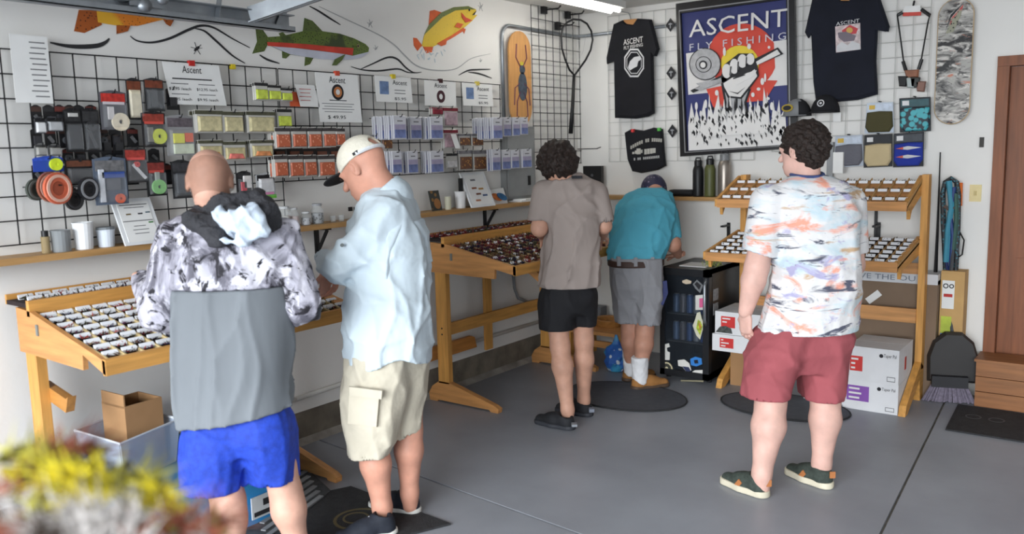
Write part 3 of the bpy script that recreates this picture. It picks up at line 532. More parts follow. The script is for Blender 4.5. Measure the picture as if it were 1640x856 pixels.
for i, r in enumerate(((407, 132, 428, 161), (428, 136, 449, 161), (449, 141, 467, 162), (443, 174, 466, 204))):
    peg_row('yarn_bag', r, 2, 0.02, .12, 'bag', ('first chartreuse yarn bag left of the orange sheet', 'second chartreuse yarn bag left of the orange sheet', 'third chartreuse yarn bag left of the orange sheet', 'single chartreuse yarn bag above the orange bags')[i], 'chartreuse yarn bags %d' % (i+1), bag((196, 210, 84), (36, 36, 38), None, .6))
for i, (r, n) in enumerate((((440, 204, 464, 238), 4), ((466, 204, 490, 237), 3), ((492, 204, 514, 237), 3), ((516, 204, 537, 236), 3), ((537, 205, 551, 234), 2))):
    peg_row('orange_bag', r, n, 0.02, .16, 'bag', 'orange soft bait bag, %s from left in the upper row' % ('first', 'second', 'third', 'fourth', 'fifth')[i], 'orange bags on upper peg %d' % (i+1), bag((190, 98, 66), (64, 60, 60), None, .66, (222, 150, 120)))
for i, (r, n) in enumerate((((438, 248, 460, 284), 3), ((462, 248, 485, 284), 3), ((486, 248, 506, 283), 3), ((509, 248, 536, 283), 3))):
    peg_row('orange_bag', r, n, 0.02, .16, 'bag', 'orange soft bait bag, %s from left in the lower row' % ('first', 'second', 'third', 'fourth')[i], 'orange bags on lower peg %d' % (i+1), bag((190, 98, 66), (64, 60, 60), None, .66, (222, 150, 120)))
for i, r in enumerate(((590, 216, 608, 238), (609, 217, 627, 239), (614, 256, 628, 278), (734, 214, 752, 234), (754, 214, 773, 234), (734, 240, 755, 273), (757, 240, 778, 273))):
    lab = ('bead bag under the upper leader packets, left one', 'bead bag under the upper leader packets, right one', 'bead bag beside the back of the cap', 'bead bag right of the maroon packets, upper row, left one', 'bead bag right of the maroon packets, upper row, right one', 'bead bag right of the maroon packets, lower row, left one', 'bead bag right of the maroon packets, lower row, right one')[i]
    peg_row('bead_bag', r, 2, 0.02, .12, 'bag', 'brown and gold '+lab, 'bead bags %d' % (i+1), bag((112, 74, 52), (120, 118, 122), None, .66, (206, 150, 74)))
for i, (r, cf, ch) in enumerate((((709, 172, 732, 203), (176, 150, 158), (120, 28, 44)), ((709, 207, 732, 238), (170, 142, 150), (124, 30, 46)), ((690, 172, 708, 184), (124, 36, 50), (120, 28, 44)))):
    peg_row('maroon_packet', r, 2, 0.02, .13, 'packet', ('maroon headed packet below the second reel sheet', 'maroon headed packet in the lower row beside a white tag', 'small maroon packet behind the third leader peg')[i], 'maroon packets %d' % (i+1), bag(cf, ch, None, .75))
peg_row('floatant_pack', (714, 245, 731, 270), 1, 0.02, .12, 'pack', 'black floatant pack with a white label below the maroon packets', None, bag((206, 204, 204), (28, 28, 30), None, .5))
q = rectL(722, 215, 737, 238, .16); b = MB(); b.prism([(XL+.16, q[0], q[3]), (XL+.16, q[0]+.05, q[3]), (XL+.16, q[1], q[2]), (XL+.16, q[1]-.05, q[2])], (0.002, 0, 0)); b.build('price_tag', M_paper, label='white price tag hanging tilted on the lower maroon packet', cat='tag')
for px, py, c in ((372, 107, (214, 190, 40)),):
    q = lw(px, py, .04); b = MB(); b.box(q[0]-.01, q[1]-.012, q[2]-.012, q[0]+.012, q[1]+.012, q[2]+.012); b.build('clip', C(c), label='small yellow clip on the top wire right of the price list', cat='clip')
# dark filler packs seen between the others
for i, r in enumerate(((160, 214, 178, 246), (180, 214, 198, 246), (266, 140, 284, 176), (312, 256, 330, 300), (440, 182, 462, 200), (556, 225, 584, 238), (62, 276, 80, 290), (104, 300, 122, 316))):
    blister('tool_pack', ('dark pack below the ivory spool pack, left one', 'dark pack below the ivory spool pack, right one', 'dark pack behind the left edge of the price list', 'dark pack behind the bald head', 'dark pack above the first orange bags', 'black pack left of the bead bags above the cap', 'dark pack under the blue pack', 'dark pack between the spools')[i], r, .06, (34, 34, 36), (66, 56, 52), [('box', (52, 52, 54), .5, .35, .3, .2)], clear=False)
ords = ['first', 'second', 'third', 'fourth', 'fifth', 'sixth', 'seventh', 'eighth']
for row, (y0_, y1_, xs) in enumerate(((168, 205, (58, 78, 96, 112, 126, 146)), (205, 236, (58, 80, 104, 122, 142, 164, 184, 212)), (238, 262, (108, 128, 150, 172, 190, 246)), (262, 296, (60, 112, 140, 168, 212, 266, 288)))):
    for i, x_ in enumerate(xs):
        blister('tool_pack', 'black tool pack in the dark background layer, %s row, %s from left' % (ords[row], ords[i]), (x_-9, y0_, x_+9, y1_), .052, (28, 28, 30), ((70, 50, 44), (44, 44, 46), (104, 52, 46))[(i+row) % 3], [(('tool', (96, 96, 98), .5, .4, .2, .15), ('box', (52, 52, 56), .5, .36, .3, .22), ('disc', (70, 72, 76), .5, .36, .3, .3))[(i*2+row) % 3]], clear=False, hk=False)
for i, x_ in enumerate((446, 470, 492, 514, 536)):
    blister('tool_pack', 'dark card behind the orange bags, %s from left' % ords[i], (x_-11, 232, x_+11, 256), .052, (44, 40, 40), (70, 54, 50), [('box', (120, 74, 56), .5, .36, .3, .2)], clear=False, hk=False)
# ------------------------------------------------------------------ deck, landing net and hooks on the corner grid
def deck_outline(cy, z0, z1, w, n=10):
    r = w; pts = []
    for i in range(n+1): a = math.pi*i/n; pts.append((cy+r*math.cos(a), z1-r+r*math.sin(a)))
    for i in range(n+1): a = math.pi+math.pi*i/n; pts.append((cy+r*math.cos(a), z0+r+r*math.sin(a)))
    return pts
ya, yb, z0, z1 = rectL(814, 50, 849, 202, 0.03); cyy = (ya+yb)/2; w = (yb-ya)/2
t = thing('skateboard_deck', 'bare wood skateboard deck painted with a stonefly beside the electrical conduit', 'skateboard', (XL+.03, cyy, z0))
b = MB(); b.prism([(XL+.03, y, z) for y, z in deck_outline(cyy, z0, z1, w)], (0.012, 0, 0)); b.build('deck', mat('maple_deck', (206, 152, 92), var=0.12, scale=6, stretch=(9, 9, 1), rough=0.5), t)
Ms = mat('stonefly_blue', (74, 84, 96), var=0.3, scale=40); x = XL+.043; H = z1-z0
b = MB(); b.disc((x, cyy+.02, z0+H*.42), (0, 1, 0), (0, 0, 1), w*.4, H*.15, (0.003, 0, 0)); b.disc((x, cyy+.02, z0+H*.6), (0, 1, 0), (0, 0, 1), w*.25, H*.05, (0.003, 0, 0)); b.build('stonefly_body', Ms, t)
b = MB(); b.disc((x+.003, cyy+.01, z0+H*.66), (0, 1, 0), (0, 0, 1), w*.16, H*.02, (0.002, 0, 0)); b.build('stonefly_head', C((206, 190, 60)), t)
Ml = mat('stonefly_leg', (110, 60, 84), var=0.3)
for s in (-1, 1):
    for (a0, b0, a1, b1, a2, b2) in ((.1, .62, .55, .72, .45, .86), (.2, .45, .7, .4, .8, .22), (.15, .36, .5, .26, .55, .1)):
        b = MB(); pts = [(x+.002, cyy+.01+s*w*a0, z0+H*b0), (x+.002, cyy+.01+s*w*a1*.9, z0+H*b1), (x+.002, cyy+.01+s*w*a2*.9, z0+H*b2)]; b.tube(pts, 0.004, 5); b.build('stonefly_leg', Ml, t)
t = thing('landing_net', 'black teardrop landing net with long handle hung on the corner grid', 'landing net', lw(915, 213, .2))
b = MB(); NT = [(899, 60), (901, 45), (908, 36), (918, 31), (930, 32), (940, 38), (947, 50), (949, 64), (946, 80), (938, 96), (928, 110), (920, 121), (912, 112), (905, 95), (900, 78)]
b.tube([lw(x_, y_, .22) for x_, y_ in NT], 0.008, 8, closed=True); b.build('hoop', M_black, t, smooth=True)
b = MB(); b.tube([lw(919.5, 120, .22), lw(917, 170, .22), lw(914, 214, .22)], [0.012, 0.014, 0.018], 10); b.build('handle', M_black, t, smooth=True)
b = MB()
for i in range(1, 6):
    u = i/6; b.tube([lw(902+u*44, 60-18*math.sin(u*3.1)+4, .2), lw(904+u*36, 82, .16), lw(912+u*12, 108, .2)], 0.0012, 4)
b.build('mesh_bag', C((190, 190, 188)), t)
for i, (px, py) in enumerate(((871, 16), (909, 24), (893, 42))):
    q = lw(px, py, .04); t = thing('grid_hook', ('left black clamp at the top of the corner grid', 'right black clamp at the top of the corner grid', 'black clamp where the conduit crosses the corner grid')[i], 'hook', q)
    b = MB(); b.box(q[0]-.01, q[1]-.03, q[2]-.03, q[0]+.02, q[1]+.02, q[2]+.03); b.build('clamp', M_black, t)
    b = MB(); b.tube([q, q+np.array((.12, 0.02, 0)), q+np.array((.14, .02, .02))], 0.006, 6); b.build('arm', M_black, t)
q = lw(925, 239, .04); b = MB(); b.tube([q, q+np.array((.16, .04, 0)), q+np.array((.19, .05, .012))], 0.004, 6); b.build('peg_hook', M_black, label='empty black peg hook low on the corner grid', cat='hook')
# ------------------------------------------------------------------ things on the left shelf
SX = XL+0.085
def onshelf(px, w=0.0): return np.array((SX, lw(px, 340, .085)[1], SZ))
M_glass = mat('jar_glass', (224, 230, 232), rough=0.05, var=0.02, alpha=0.22)
def cup(name, label, px, r0, r1, h, c, cat='cup', rim=True):
    q = onshelf(px); t = thing(name, label, cat, q); b = MB(); b.lathe([(r0, 0), (r1, h), (r1*.9, h), (r0*.9, h*.15)], q, 18); b.build('body', C(c, rough=0.35) if isinstance(c, tuple) else c, t, smooth=False)
    if rim: b = MB(); b.tube([q+np.array((r1*math.cos(a), r1*math.sin(a), h)) for a in [i*math.pi/8 for i in range(16)]], 0.003, 5, closed=True); b.build('rim', C(c, rough=0.35) if isinstance(c, tuple) else c, t)
    return t, q
t, q = cup('glass_bottle', 'small clear bottle with black cap at the left shelf end', 68, .018, .018, .07, mat('amber_glass', (170, 150, 110), rough=0.1, alpha=0.6), 'bottle', False)
b = MB(); b.cyl(q+np.array((0, 0, .07)), q+np.array((0, 0, .095)), .014, n=12); b.build('cap', M_black, t)
cup('tumbler', 'grey glass tumbler beside the small capped bottle', 93, .038, .04, .09, mat('smoky_glass', (150, 154, 156), rough=0.1, alpha=0.75))
cup('paper_cup', 'tall white cup on the left part of the shelf', 130, .036, .042, .115, (232, 234, 236))
t, q = cup('jar', 'short white jar with blue label left of the white frame', 166, .034, .038, .075, (214, 222, 232), 'jar')
b = MB(); b.cyl(q+np.array((0, 0, .075)), q+np.array((0, 0, .088)), .039, n=16); b.build('lid', C((120, 126, 130)), t)
def easel(name, label, x0, y0, x1, y1, off, lean=0.1):
    ya, yb, z0, z1 = rectL(x0, y0, x1, y1, off); z0 = max(SZ, z0) ; x = XL+off; t = thing(name, label, 'frame', (x, (ya+yb)/2, z0))
    def pp(u, v, o=0): return (x+lean*.5-lean*v+o, ya+(yb-ya)*u, z0+(z1-z0)*v)
    def rect(u0, v0, u1, v1, o): return [pp(u0, v0, o), pp(u1, v0, o), pp(u1, v1, o), pp(u0, v1, o)]
    b = MB(); b.prism(rect(0, 0, 1, 1, 0), (0.012, 0, 0)); b.build('frame', C((226, 228, 230), rough=0.35), t)
    b = MB(); b.prism(rect(.1, .07, .9, .93, .012), (0.002, 0, 0)); b.build('print', M_paper, t)
    b = MB(); b.prism([pp(.3, .6, -.002), pp(.7, .6, -.002), pp(.7, 0, -.06), pp(.3, 0, -.06)], (-0.004, 0, 0)); b.build('strut', M_black, t)
    return t, rect, pp
t, rect, pp = easel('picture_frame', 'white framed notice sheet standing on the shelf beside the camouflage shoulder', 187, 318, 250, 396, .1)
for v, w in ((.86, .7), (.80, .5), (.4, .3), (.32, .4), (.24, .36)): b = MB(); b.prism(rect(.5-w/2, v-.008, .5+w/2, v+.008, .0142), (.001, 0, 0)); b.build('print_line', M_ink if v > .85 else M_txt, t)
b = MB(); b.prism(rect(.12, .5, .88, .52, .014), (.001, 0, 0)); b.build('rule', M_txt, t)
for u, v, c in ((.25, .66, (120, 100, 60)), (.55, .66, (60, 60, 66)), (.75, .68, (90, 110, 120)), (.75, .46, (70, 130, 70))):
    b = MB(); b.prism(rect(u, v-.015, u+.12, v+.015, .0145), (.001, 0, 0)); b.build('fly_picture', C(c), t)
t, rect, pp = easel('picture_frame', 'white framed fly chart standing on the shelf under the bead bags', 744, 276, 782, 332, .1)
for u, v, c in ((.4, .78, (120, 120, 124)), (.35, .55, (150, 90, 60)), (.62, .52, (190, 140, 70)), (.45, .38, (120, 70, 50)), (.7, .33, (70, 90, 130)), (.35, .2, (180, 120, 90))):
    b = MB(); b.prism(rect(u-.1, v-.03, u+.1, v+.02, .0145), (.001, 0, 0)); b.build('fly_picture', C(c), t)
b = MB(); q = lw(741, 304, .1); b.box(q[0]-.02, q[1]-.02, SZ, q[0]-.008, q[1]+.015, SZ+.2); b.build('side_panel', M_black, t)
def jar(label, px, r, h, fill, lid):
    q = onshelf(px); t = thing('jar', label, 'jar', q); b = MB(); b.lathe([(r*.95, 0), (r, h*.1), (r, h*.75), (r*.7, h*.9), (r*.7, h)], q, 16); b.build('glass', M_glass, t)
    b = MB(); b.lathe([(r*.85, h*.03), (r*.88, h*.6)], q, 12); b.build('contents', fill, t)
    b = MB(); b.cyl(q+np.array((0, 0, h)), q+np.array((0, 0, h*1.12)), r*.75, n=14); b.build('lid', C(lid), t)
jar('clear jar of bright beads on the shelf beside the camouflage jacket', 455, .036, .1, spots('bead_mix', (206, 206, 200), (214, 70, 80), 45, .35, c3=(224, 190, 80)), (205, 208, 210))
jar('second clear jar with pink and yellow eggs on the shelf', 470, .03, .09, spots('egg_mix', (222, 200, 196), (220, 90, 110), 45, .35), (196, 198, 200))
jar('small jar of silver tinsel on the shelf', 489, .03, .065, spots('tinsel', (196, 198, 204), (90, 92, 98), 70, .3), (214, 216, 218))
jar('tall jar of dark and silver tinsel left of the white shirt', 508, .036, .1, spots('tinsel_dark', (150, 152, 156), (40, 40, 44), 60, .4), (160, 162, 166))
for i, px in enumerate((533, 546)):
    q = onshelf(px); b = MB(); b.lathe([(.016, 0), (.02, .035), (.018, .035), (.014, .006)], q, 12); b.build('shot_glass', M_glass, label='tiny clear glass on the shelf by the cap brim, %s one' % ('left', 'right')[i], cat='glass')
for i, px in enumerate((560, 569)):
    q = lw(px, 335, .0); b = MB(); b.box(XL, q[1]-.012, q[2]-.012, XL+.012, q[1]+.012, q[2]+.012); b.build('cable_clip', M_black, label='small black wall plug above the shelf, %s one' % ('left', 'right')[i], cat='plug')
q = onshelf(700); t = thing('photo_card', 'dark photo card of a fish standing on the shelf', 'photo', q)
b = MB(); b.prism([q+np.array((0, -.05, 0)), q+np.array((0, .05, 0)), q+np.array((-.03, .05, .13)), q+np.array((-.03, -.05, .13))], (.004, 0, 0)); b.build('card', spots('dark_photo', (58, 60, 56), (150, 110, 60), 22, .3), t)
b = MB(); b.disc(q+np.array((-.005, 0.01, .045)), (0, 1, 0), (-.22, 0, 1), .03, .035, (.003, 0, 0), 12); b.build('print', C((160, 110, 64)), t)
cup('candle', 'pale wax candle on the shelf beside the photo card', 718, .022, .022, .085, (206, 204, 180), 'candle', False)
cup('paper_cup', 'white cup on the shelf in front of the fly chart', 738, .032, .038, .11, (236, 236, 236))
q = onshelf(800); t = thing('brochure', 'folded brochure with blue and orange print on the shelf', 'brochure', q)
b = MB(); b.prism([q+np.array((0, -.09, 0)), q+np.array((0, .1, 0)), q+np.array((-.04, .1, .11)), q+np.array((-.04, -.07, .1))], (.003, 0, 0)); b.build('cover', M_paper, t)
for du, c in ((-.03, (200, 110, 50)), (.03, (50, 110, 160))):
    b = MB(); b.disc(q+np.array((0, du, .05)), (0, .95, -.3), (-.3, .3, .9), .06, .025, (.006, 0, 0), 14); b.build('print', C(c, var=0.3, scale=30.0), t)
q = onshelf(838); b = MB(); b.box(q[0]-.06, q[1]-.1, SZ, q[0]+.06, q[1]+.09, SZ+.012); b.obox(q+np.array((.0, 0, .016)), (.95, .3, 0), (-.3, .95, 0), (0, 0, 1), .05, .08, .004); b.build('paper_stack', M_paper, label='loose stack of white papers at the right shelf end', cat='papers')
# ------------------------------------------------------------------ back wall
def kp(x, y): return (1060+x*0.3038, y*0.3038)          # crop coordinates of the poster
def art(name, pts, m, parent, off, th=0.002, conv=kp):
    b = MB(); b.prism([bw(*conv(*p), off) for p in pts], (0, -th, 0)); return b.build(name, m, parent)
def artdisc(name, c, rx, ry, m, parent, off, conv=kp, n=24, th=0.002, a0=0, a1=2*math.pi):
    pts = [(c[0]+rx*math.cos(a0+(a1-a0)*i/(n-1 if a1-a0 < 6.2 else n)), c[1]-ry*math.sin(a0+(a1-a0)*i/(n-1 if a1-a0 < 6.2 else n))) for i in range(n)]
    return art(name, pts, m, parent, off, th, conv)
t = thing('framed_poster', 'large black framed poster of a fist holding a fly rod, lettered ASCENT', 'poster', bw(1170, 250, .05))
o0 = 0.045
F0 = [(82, 22), (705, -62), (720, 780), (105, 826)]; F1 = [(106, 72), (662, -2), (672, 762), (140, 797)]
b = MB()
O = [bw(*kp(*p), o0) for p in F0]; I = [bw(*kp(*p), o0) for p in F1]
for i in range(4):
    j = (i+1) % 4; b.prism([O[i], O[j], I[j], I[i]], (0, -0.028, 0))
b.build('frame', mat('black_frame', (26, 25, 27), rough=0.35, var=0.15), t)
b = MB()
for i in range(4):
    j = (i+1) % 4; a_, c_ = O[i]*.3+I[i]*.7, O[j]*.3+I[j]*.7; a2, c2 = O[i]*.18+I[i]*.82, O[j]*.18+I[j]*.82; y_ = np.array((0, -0.028, 0)); b.prism([a_+y_, c_+y_, c2+y_, a2+y_], (0, -0.003, 0))
b.build('frame_beading', C((150, 150, 152), rough=0.4), t)
M_navy = mat('poster_navy', (52, 58, 112), var=0.08); M_pr = mat('poster_red', (214, 76, 60), var=0.05); M_py = mat('poster_yellow', (232, 206, 62), var=0.05)
M_pw = mat('poster_white', (226, 224, 222), var=0.03); M_pg = mat('poster_grey', (176, 176, 178), var=0.15, scale=30); M_pk = mat('poster_black', (34, 34, 38))
art('navy_ground', F1, M_navy, t, o0+.002, .004)
art('white_band', [(128, 282), (664, 208), (668, 448), (140, 500)], M_pw, t, o0+.0065)
artdisc('red_letter_c', (425, 300), 182, 176, M_pr, t, o0+.009, n=30, a0=0.42, a1=5.95)
art('red_letter_c', [(235, 470), (330, 450), (345, 560), (275, 575)], M_pr, t, o0+.011); art('red_letter_c', [(455, 420), (610, 425), (545, 530), (440, 540)], M_pr, t, o0+.011)
artdisc('yellow_sun', (412, 335), 100, 95, M_py, t, o0+.0135)
def spl(seed, y0, amp, x0=142, x1=660, base=(795, 765), n=26):
    r = random.Random(seed); top = []
    for i in range(n+1):
        u = i/n; x = x0+(x1-x0)*u; edge = abs(u-.5)*2
        top.append((x+r.uniform(-6, 6), y0-18*u+(r.uniform(-amp, -amp*.2) if i % 2 else r.uniform(0, amp*.5))+edge*-20))
    return top+[(x1, base[1]), (x0, base[0])]
art('water_splash', spl(3, 640, 150, n=34), M_pw, t, o0+.016); art('water_splash', spl(8, 610, 120, 240, 560, (720, 700), 18), M_pw, t, o0+.0215+.0045)
# forearm, fist, reel and rod
art('forearm_outline', [(312, 440), (330, 540), (322, 660), (468, 660), (446, 540), (470, 470)], M_pk, t, o0+.0185)
art('forearm', [(325, 440), (342, 540), (334, 665), (456, 665), (434, 540), (458, 470)], M_pg, t, o0+.021)
art('forearm_shadow', [(388, 520), (400, 520), (398, 650), (392, 650)], M_pk, t, o0+.0235)
art('rod', [(150, 478), (165, 490), (640, 285), (612, 250)], M_pk, t, o0+.0185); art('rod_grip', [(172, 468), (205, 478), (345, 425), (338, 400)], M_pg, t, o0+.0235); art('rod_blank', [(490, 330), (500, 345), (625, 285), (608, 262)], M_pw, t, o0+.021)
art('fist_outline', [(312, 400), (330, 340), (405, 282), (480, 282), (505, 350), (512, 400), (462, 470), (420, 522), (348, 516), (318, 455)], M_pk, t, o0+.0235)
art('fist', [(325, 440), (370, 410), (440, 400), (490, 365), (503, 402), (455, 462), (415, 512), (355, 506), (330, 460)], M_pw, t, o0+.026)
for cx, cy, rx, ry in ((342, 375, 24, 38), (382, 350, 24, 40), (425, 322, 25, 36), (466, 312, 22, 30)): artdisc('finger', (cx, cy), rx, ry, M_pw, t, o0+.026, n=16)
art('thumb', [(370, 425), (450, 385), (500, 370), (490, 400), (430, 430), (390, 450)], M_pw, t, o0+.0285)
for p in ([(375, 412), (440, 392), (438, 398), (378, 418)], [(360, 400), (368, 350), (362, 350), (356, 398)], [(402, 380), (406, 325), (400, 325), (397, 380)], [(446, 350), (449, 300), (444, 300), (441, 350)], [(350, 480), (400, 490), (440, 460), (400, 497)]): art('ink_line', p, M_pk, t, o0+.0305)
artdisc('reel', (228, 338), 84, 86, M_pk, t, o0+.0235); artdisc('reel', (228, 338), 79, 81, M_pg, t, o0+.026); artdisc('reel', (220, 340), 42, 43, M_pk, t, o0+.0285); artdisc('reel', (220, 340), 38, 39, M_pg, t, o0+.0305); artdisc('reel', (218, 342), 22, 23, M_pk, t, o0+.0325); artdisc('reel', (217, 343), 14, 15, M_pw, t, o0+.0345)
art('reel_handle', [(180, 440), (215, 470), (300, 440), (290, 420)], M_pg, t, o0+.0285)
r_ = random.Random(5); b = MB()
for i in range(170):
    cx, cy = r_.uniform(150, 650), 0; mid = 240 < cx < 560; cy = r_.uniform(560 if mid else 610, 765)-30*(cx-150)/500; s = r_.uniform(.4, 1.2)
    P_ = [bw(*kp(cx+dx*s, cy+dy*s), o0+(.0285 if mid else .0185)) for dx, dy in ((0, 0), (r_.uniform(-9, 9), 14), (r_.uniform(-9, 9)+5, 30), (9, 12))]
    b.prism(P_, (0, -.0015, 0))
for x0, y0, h0 in ((352, 500, 110), (384, 520, 90), (420, 510, 100), (300, 600, 60), (470, 590, 60), (520, 580, 50)): b.prism([bw(*kp(*q), o0+.0285) for q in ((x0, y0), (x0+6, y0+h0*.5), (x0+2, y0+h0), (x0-4, y0+h0*.5))], (0, -.0015, 0))
b.build('splash_ink', M_pk, t, kind='stuff')
b = MB()
for cx, cy in ((182, 560), (232, 548), (205, 600), (290, 490), (530, 430), (560, 520), (580, 560), (480, 500), (600, 600), (330, 272), (460, 245), (565, 250), (250, 600), (545, 410), (510, 470), (175, 640), (620, 620)):
    P_ = [bw(*kp(cx+8*math.cos(a)*(1+.3*math.sin(cx)), cy+(16+8*math.sin(cy))*math.sin(a)), o0+.0235) for a in [k*math.pi/5 for k in range(10)]]
    b.prism(P_, (0, -.0015, 0))
b.build('splash_drops', M_pw, t, kind='stuff')
def lettering(parent, body, p0, p1, h, m, off, conv=kp, nm='lettering'):
    """text whose left and right ends sit on crop points p0 and p1 (mid height), h tall in crop pixels"""
    a, c_ = bw(*conv(*p0), off), bw(*conv(*p1), off); mid = bw(*conv((p0[0]+p1[0])/2, (p0[1]+p1[1])/2), off); up = bw(*conv((p0[0]+p1[0])/2, (p0[1]+p1[1])/2-h), off)-mid
    b = MB(); v = np.array((0, 0, 1.0)); text_mesh(b, body, mid, c_-a, v, np.linalg.norm(c_-a), np.linalg.norm(up), .001); return b.build(nm, m, parent)
lettering(t, 'ASCENT', (135, 155), (650, 92), 92, M_pw, o0+.0365)
lettering(t, 'F L Y   F I S H I N G', (138, 252), (645, 190), 38, C((200, 200, 210)), o0+.0365)
# shirts
def garment(name, label, cat, pts, m, off, th=0.03, conv=None, k=0.05):
    P_ = [bw(*(conv(*p) if conv else p), off) for p in pts]; c_ = sum(P_)/len(P_); t = thing(name, label, cat, (c_[0], c_[1], min(p[2] for p in P_)))
    b = MB(); b.puff(P_, (0, -th, 0), k); b.build('body', m, t); return t
def ks(x, y): return (780+x*0.3272, y*0.3272)
M_bt = mat('black_cotton', (24, 24, 29), rough=0.9, var=0.2, scale=7, bump=0.4, bscale=9); M_nt = mat('navy_cotton', (22, 25, 37), rough=0.9, var=0.2, scale=6, bump=0.4, bscale=8)
t = garment('t_shirt', 'black T-shirt with white ASCENT emblem hanging left of the poster', 'shirt', [(625, 120), (668, 100), (690, 118), (720, 122), (742, 92), (808, 96), (846, 240), (832, 276), (815, 250), (822, 555), (790, 572), (730, 582), (632, 578), (628, 300), (592, 314), (590, 285)], M_bt, .06, .035, ks)
b = MB(); b.prism([bw(*ks(*p), .065) for p in ((670, 98), (742, 92), (738, 115), (715, 135), (690, 130))], (0, -.012, 0)); b.build('hanger', wood('x', (196, 140, 84)), t)
b = MB(); q = bw(*ks(705, 95), .06); b.tube([q, q+np.array((-.02, 0, .05)), q+np.array((-.09, .0, .07))], .003, 6); b.build('hanger_hook', M_steel, t)
lettering(t, 'ASCENT', (668, 208), (762, 192), 28, M_pw, .0975, ks); lettering(t, 'FLY FISHING', (670, 236), (762, 218), 16, M_pw, .0975, ks)
def hexring(c, r, w, off, conv):
    b = MB(); A = [(c[0]+r*math.cos(math.pi/8+k*math.pi/4), c[1]+1.45*r*math.sin(math.pi/8+k*math.pi/4)) for k in range(8)]; B = [(c[0]+(r-w)*math.cos(math.pi/8+k*math.pi/4), c[1]+1.45*(r-w)*math.sin(math.pi/8+k*math.pi/4)) for k in range(8)]
    for k in range(8): j = (k+1) % 8; b.prism([bw(*conv(*p), off) for p in (A[k], A[j], B[j], B[k])], (0, -.001, 0))
    return b
M_wp = mat('white_print', (206, 206, 208)); hexring((720, 308), 52, 6, .0965, ks).build('emblem_ring', M_wp, t); hexring((720, 308), 40, 3, .0965, ks).build('emblem_ring', M_wp, t)
art('emblem_fish', [(690, 330), (700, 300), (720, 280), (745, 275), (758, 290), (740, 300), (735, 325), (715, 335), (700, 345)], M_wp, t, .0965, .001, ks)
def kn(x, y): return (1250+x*0.3271, y*0.3271)
t = garment('t_shirt', 'navy T-shirt printed with the fist poster hanging right of the poster', 'shirt', [(160, 0), (270, -25), (300, 5), (340, 5), (370, -25), (490, -5), (536, 130), (530, 156), (478, 146), (470, 300), (478, 462), (380, 490), (300, 497), (180, 512), (165, 400), (155, 165), (140, 188), (124, 160)], M_nt, .06, .04, kn)
art('print_panel', [(268, 130), (390, 112), (393, 242), (272, 258)], mat('print_pale', (206, 190, 190), var=0.3, scale=40), t, .1015, .001, kn)
lettering(t, 'ASCENT', (272, 118), (386, 100), 18, M_wp, .103, kn); art('print_red', [(300, 150), (340, 122), (380, 140), (370, 165), (310, 170)], C((196, 70, 76)), t, .1035, .001, kn); artdisc('print_sun', (338, 148), 16, 14, C((206, 170, 90)), t, .105, kn, 12, .001)
art('print_fist', [(280, 160), (320, 155), (370, 175), (360, 200), (310, 205), (285, 185)], C((120, 110, 120)), t, .105, .001, kn); art('print_splash', [(275, 225), (300, 205), (330, 222), (350, 200), (388, 215), (392, 242), (274, 255)], M_wp, t, .105, .001, kn)
b = MB(); b.prism([bw(*kn(*p), .064) for p in ((275, -24), (366, -26), (345, 8), (300, 10))], (0, -.012, 0)); b.build('hanger', wood('x', (196, 140, 84)), t)
t = garment('neck_gaiter', 'black printed neck gaiter clipped below the black T-shirt', 'gaiter', [(678, 650), (710, 632), (770, 640), (820, 625), (862, 632), (868, 720), (878, 812), (840, 832), (760, 848), (715, 838), (692, 780)], M_bt, .05, .03, ks)
for i in range(15): u = i/14; x_, y_ = 706+u*146, 722-u*34-16*math.sin(math.pi*u); art('print_mark', [(x_-4, y_-8), (x_+4, y_-9), (x_+4, y_+8), (x_-4, y_+9)], C((170, 168, 160)), t, .0815, .001, ks) if i not in (6, 9) else None
for x_, y_, w_, h_ in ((716, 750, 5, 5), (728, 746, 4, 8), (742, 742, 10, 14), (757, 742, 4, 8), (776, 744, 6, 13), (790, 742, 6, 13), (804, 740, 6, 13), (818, 738, 7, 12)): art('print_mark', [(x_-w_, y_-h_), (x_+w_, y_-h_-1), (x_+w_, y_+h_-1), (x_-w_, y_+h_)], C((190, 188, 180)), t, .0815, .001, ks)
for i in range(14): u = i/13; x_, y_ = 722+u*118, 780-u*12; art('print_mark', [(x_-3, y_-6), (x_+3, y_-6), (x_+3, y_+6), (x_-3, y_+6)], C((190, 190, 188)), t, .0815, .001, ks) if i not in (1, 4) else None
for c_, p in (((210, 60, 60), (720, 640)), ((90, 190, 80), (848, 634))):
    b = MB(); q = bw(*ks(*p), .07); b.box(q[0]-.01, q[1]-.03, q[2]-.012, q[0]+.01, q[1], q[2]+.012); b.build('clip', C(c_), t)
for i, (px, py) in enumerate(((1074, 40), (1075, 117), (1076, 150), (1077, 210))):
    q = bw(px, py, .036); t = thing('diamond_sticker', ('top black diamond sticker left of the poster', 'second black diamond sticker down left of the poster', 'third black diamond sticker down left of the poster', 'lowest black diamond sticker left of the poster')[i], 'sticker', q-np.array((0, 0, .045)))
    b = MB(); b.prism([q+np.array(v) for v in ((-.04, 0, 0), (0, 0, -.05), (.04, 0, 0), (0, 0, .05))], (0, -.004, 0)); b.build('patch', M_pk, t)
    b = MB(); b.box(q[0]-.003, q[1]-.007, q[2]-.025, q[0]+.003, q[1]-.004, q[2]+.015); b.box(q[0]-.014, q[1]-.007, q[2]+.002, q[0]+.014, q[1]-.004, q[2]+.01); b.build('mark', C((170, 172, 176)), t)
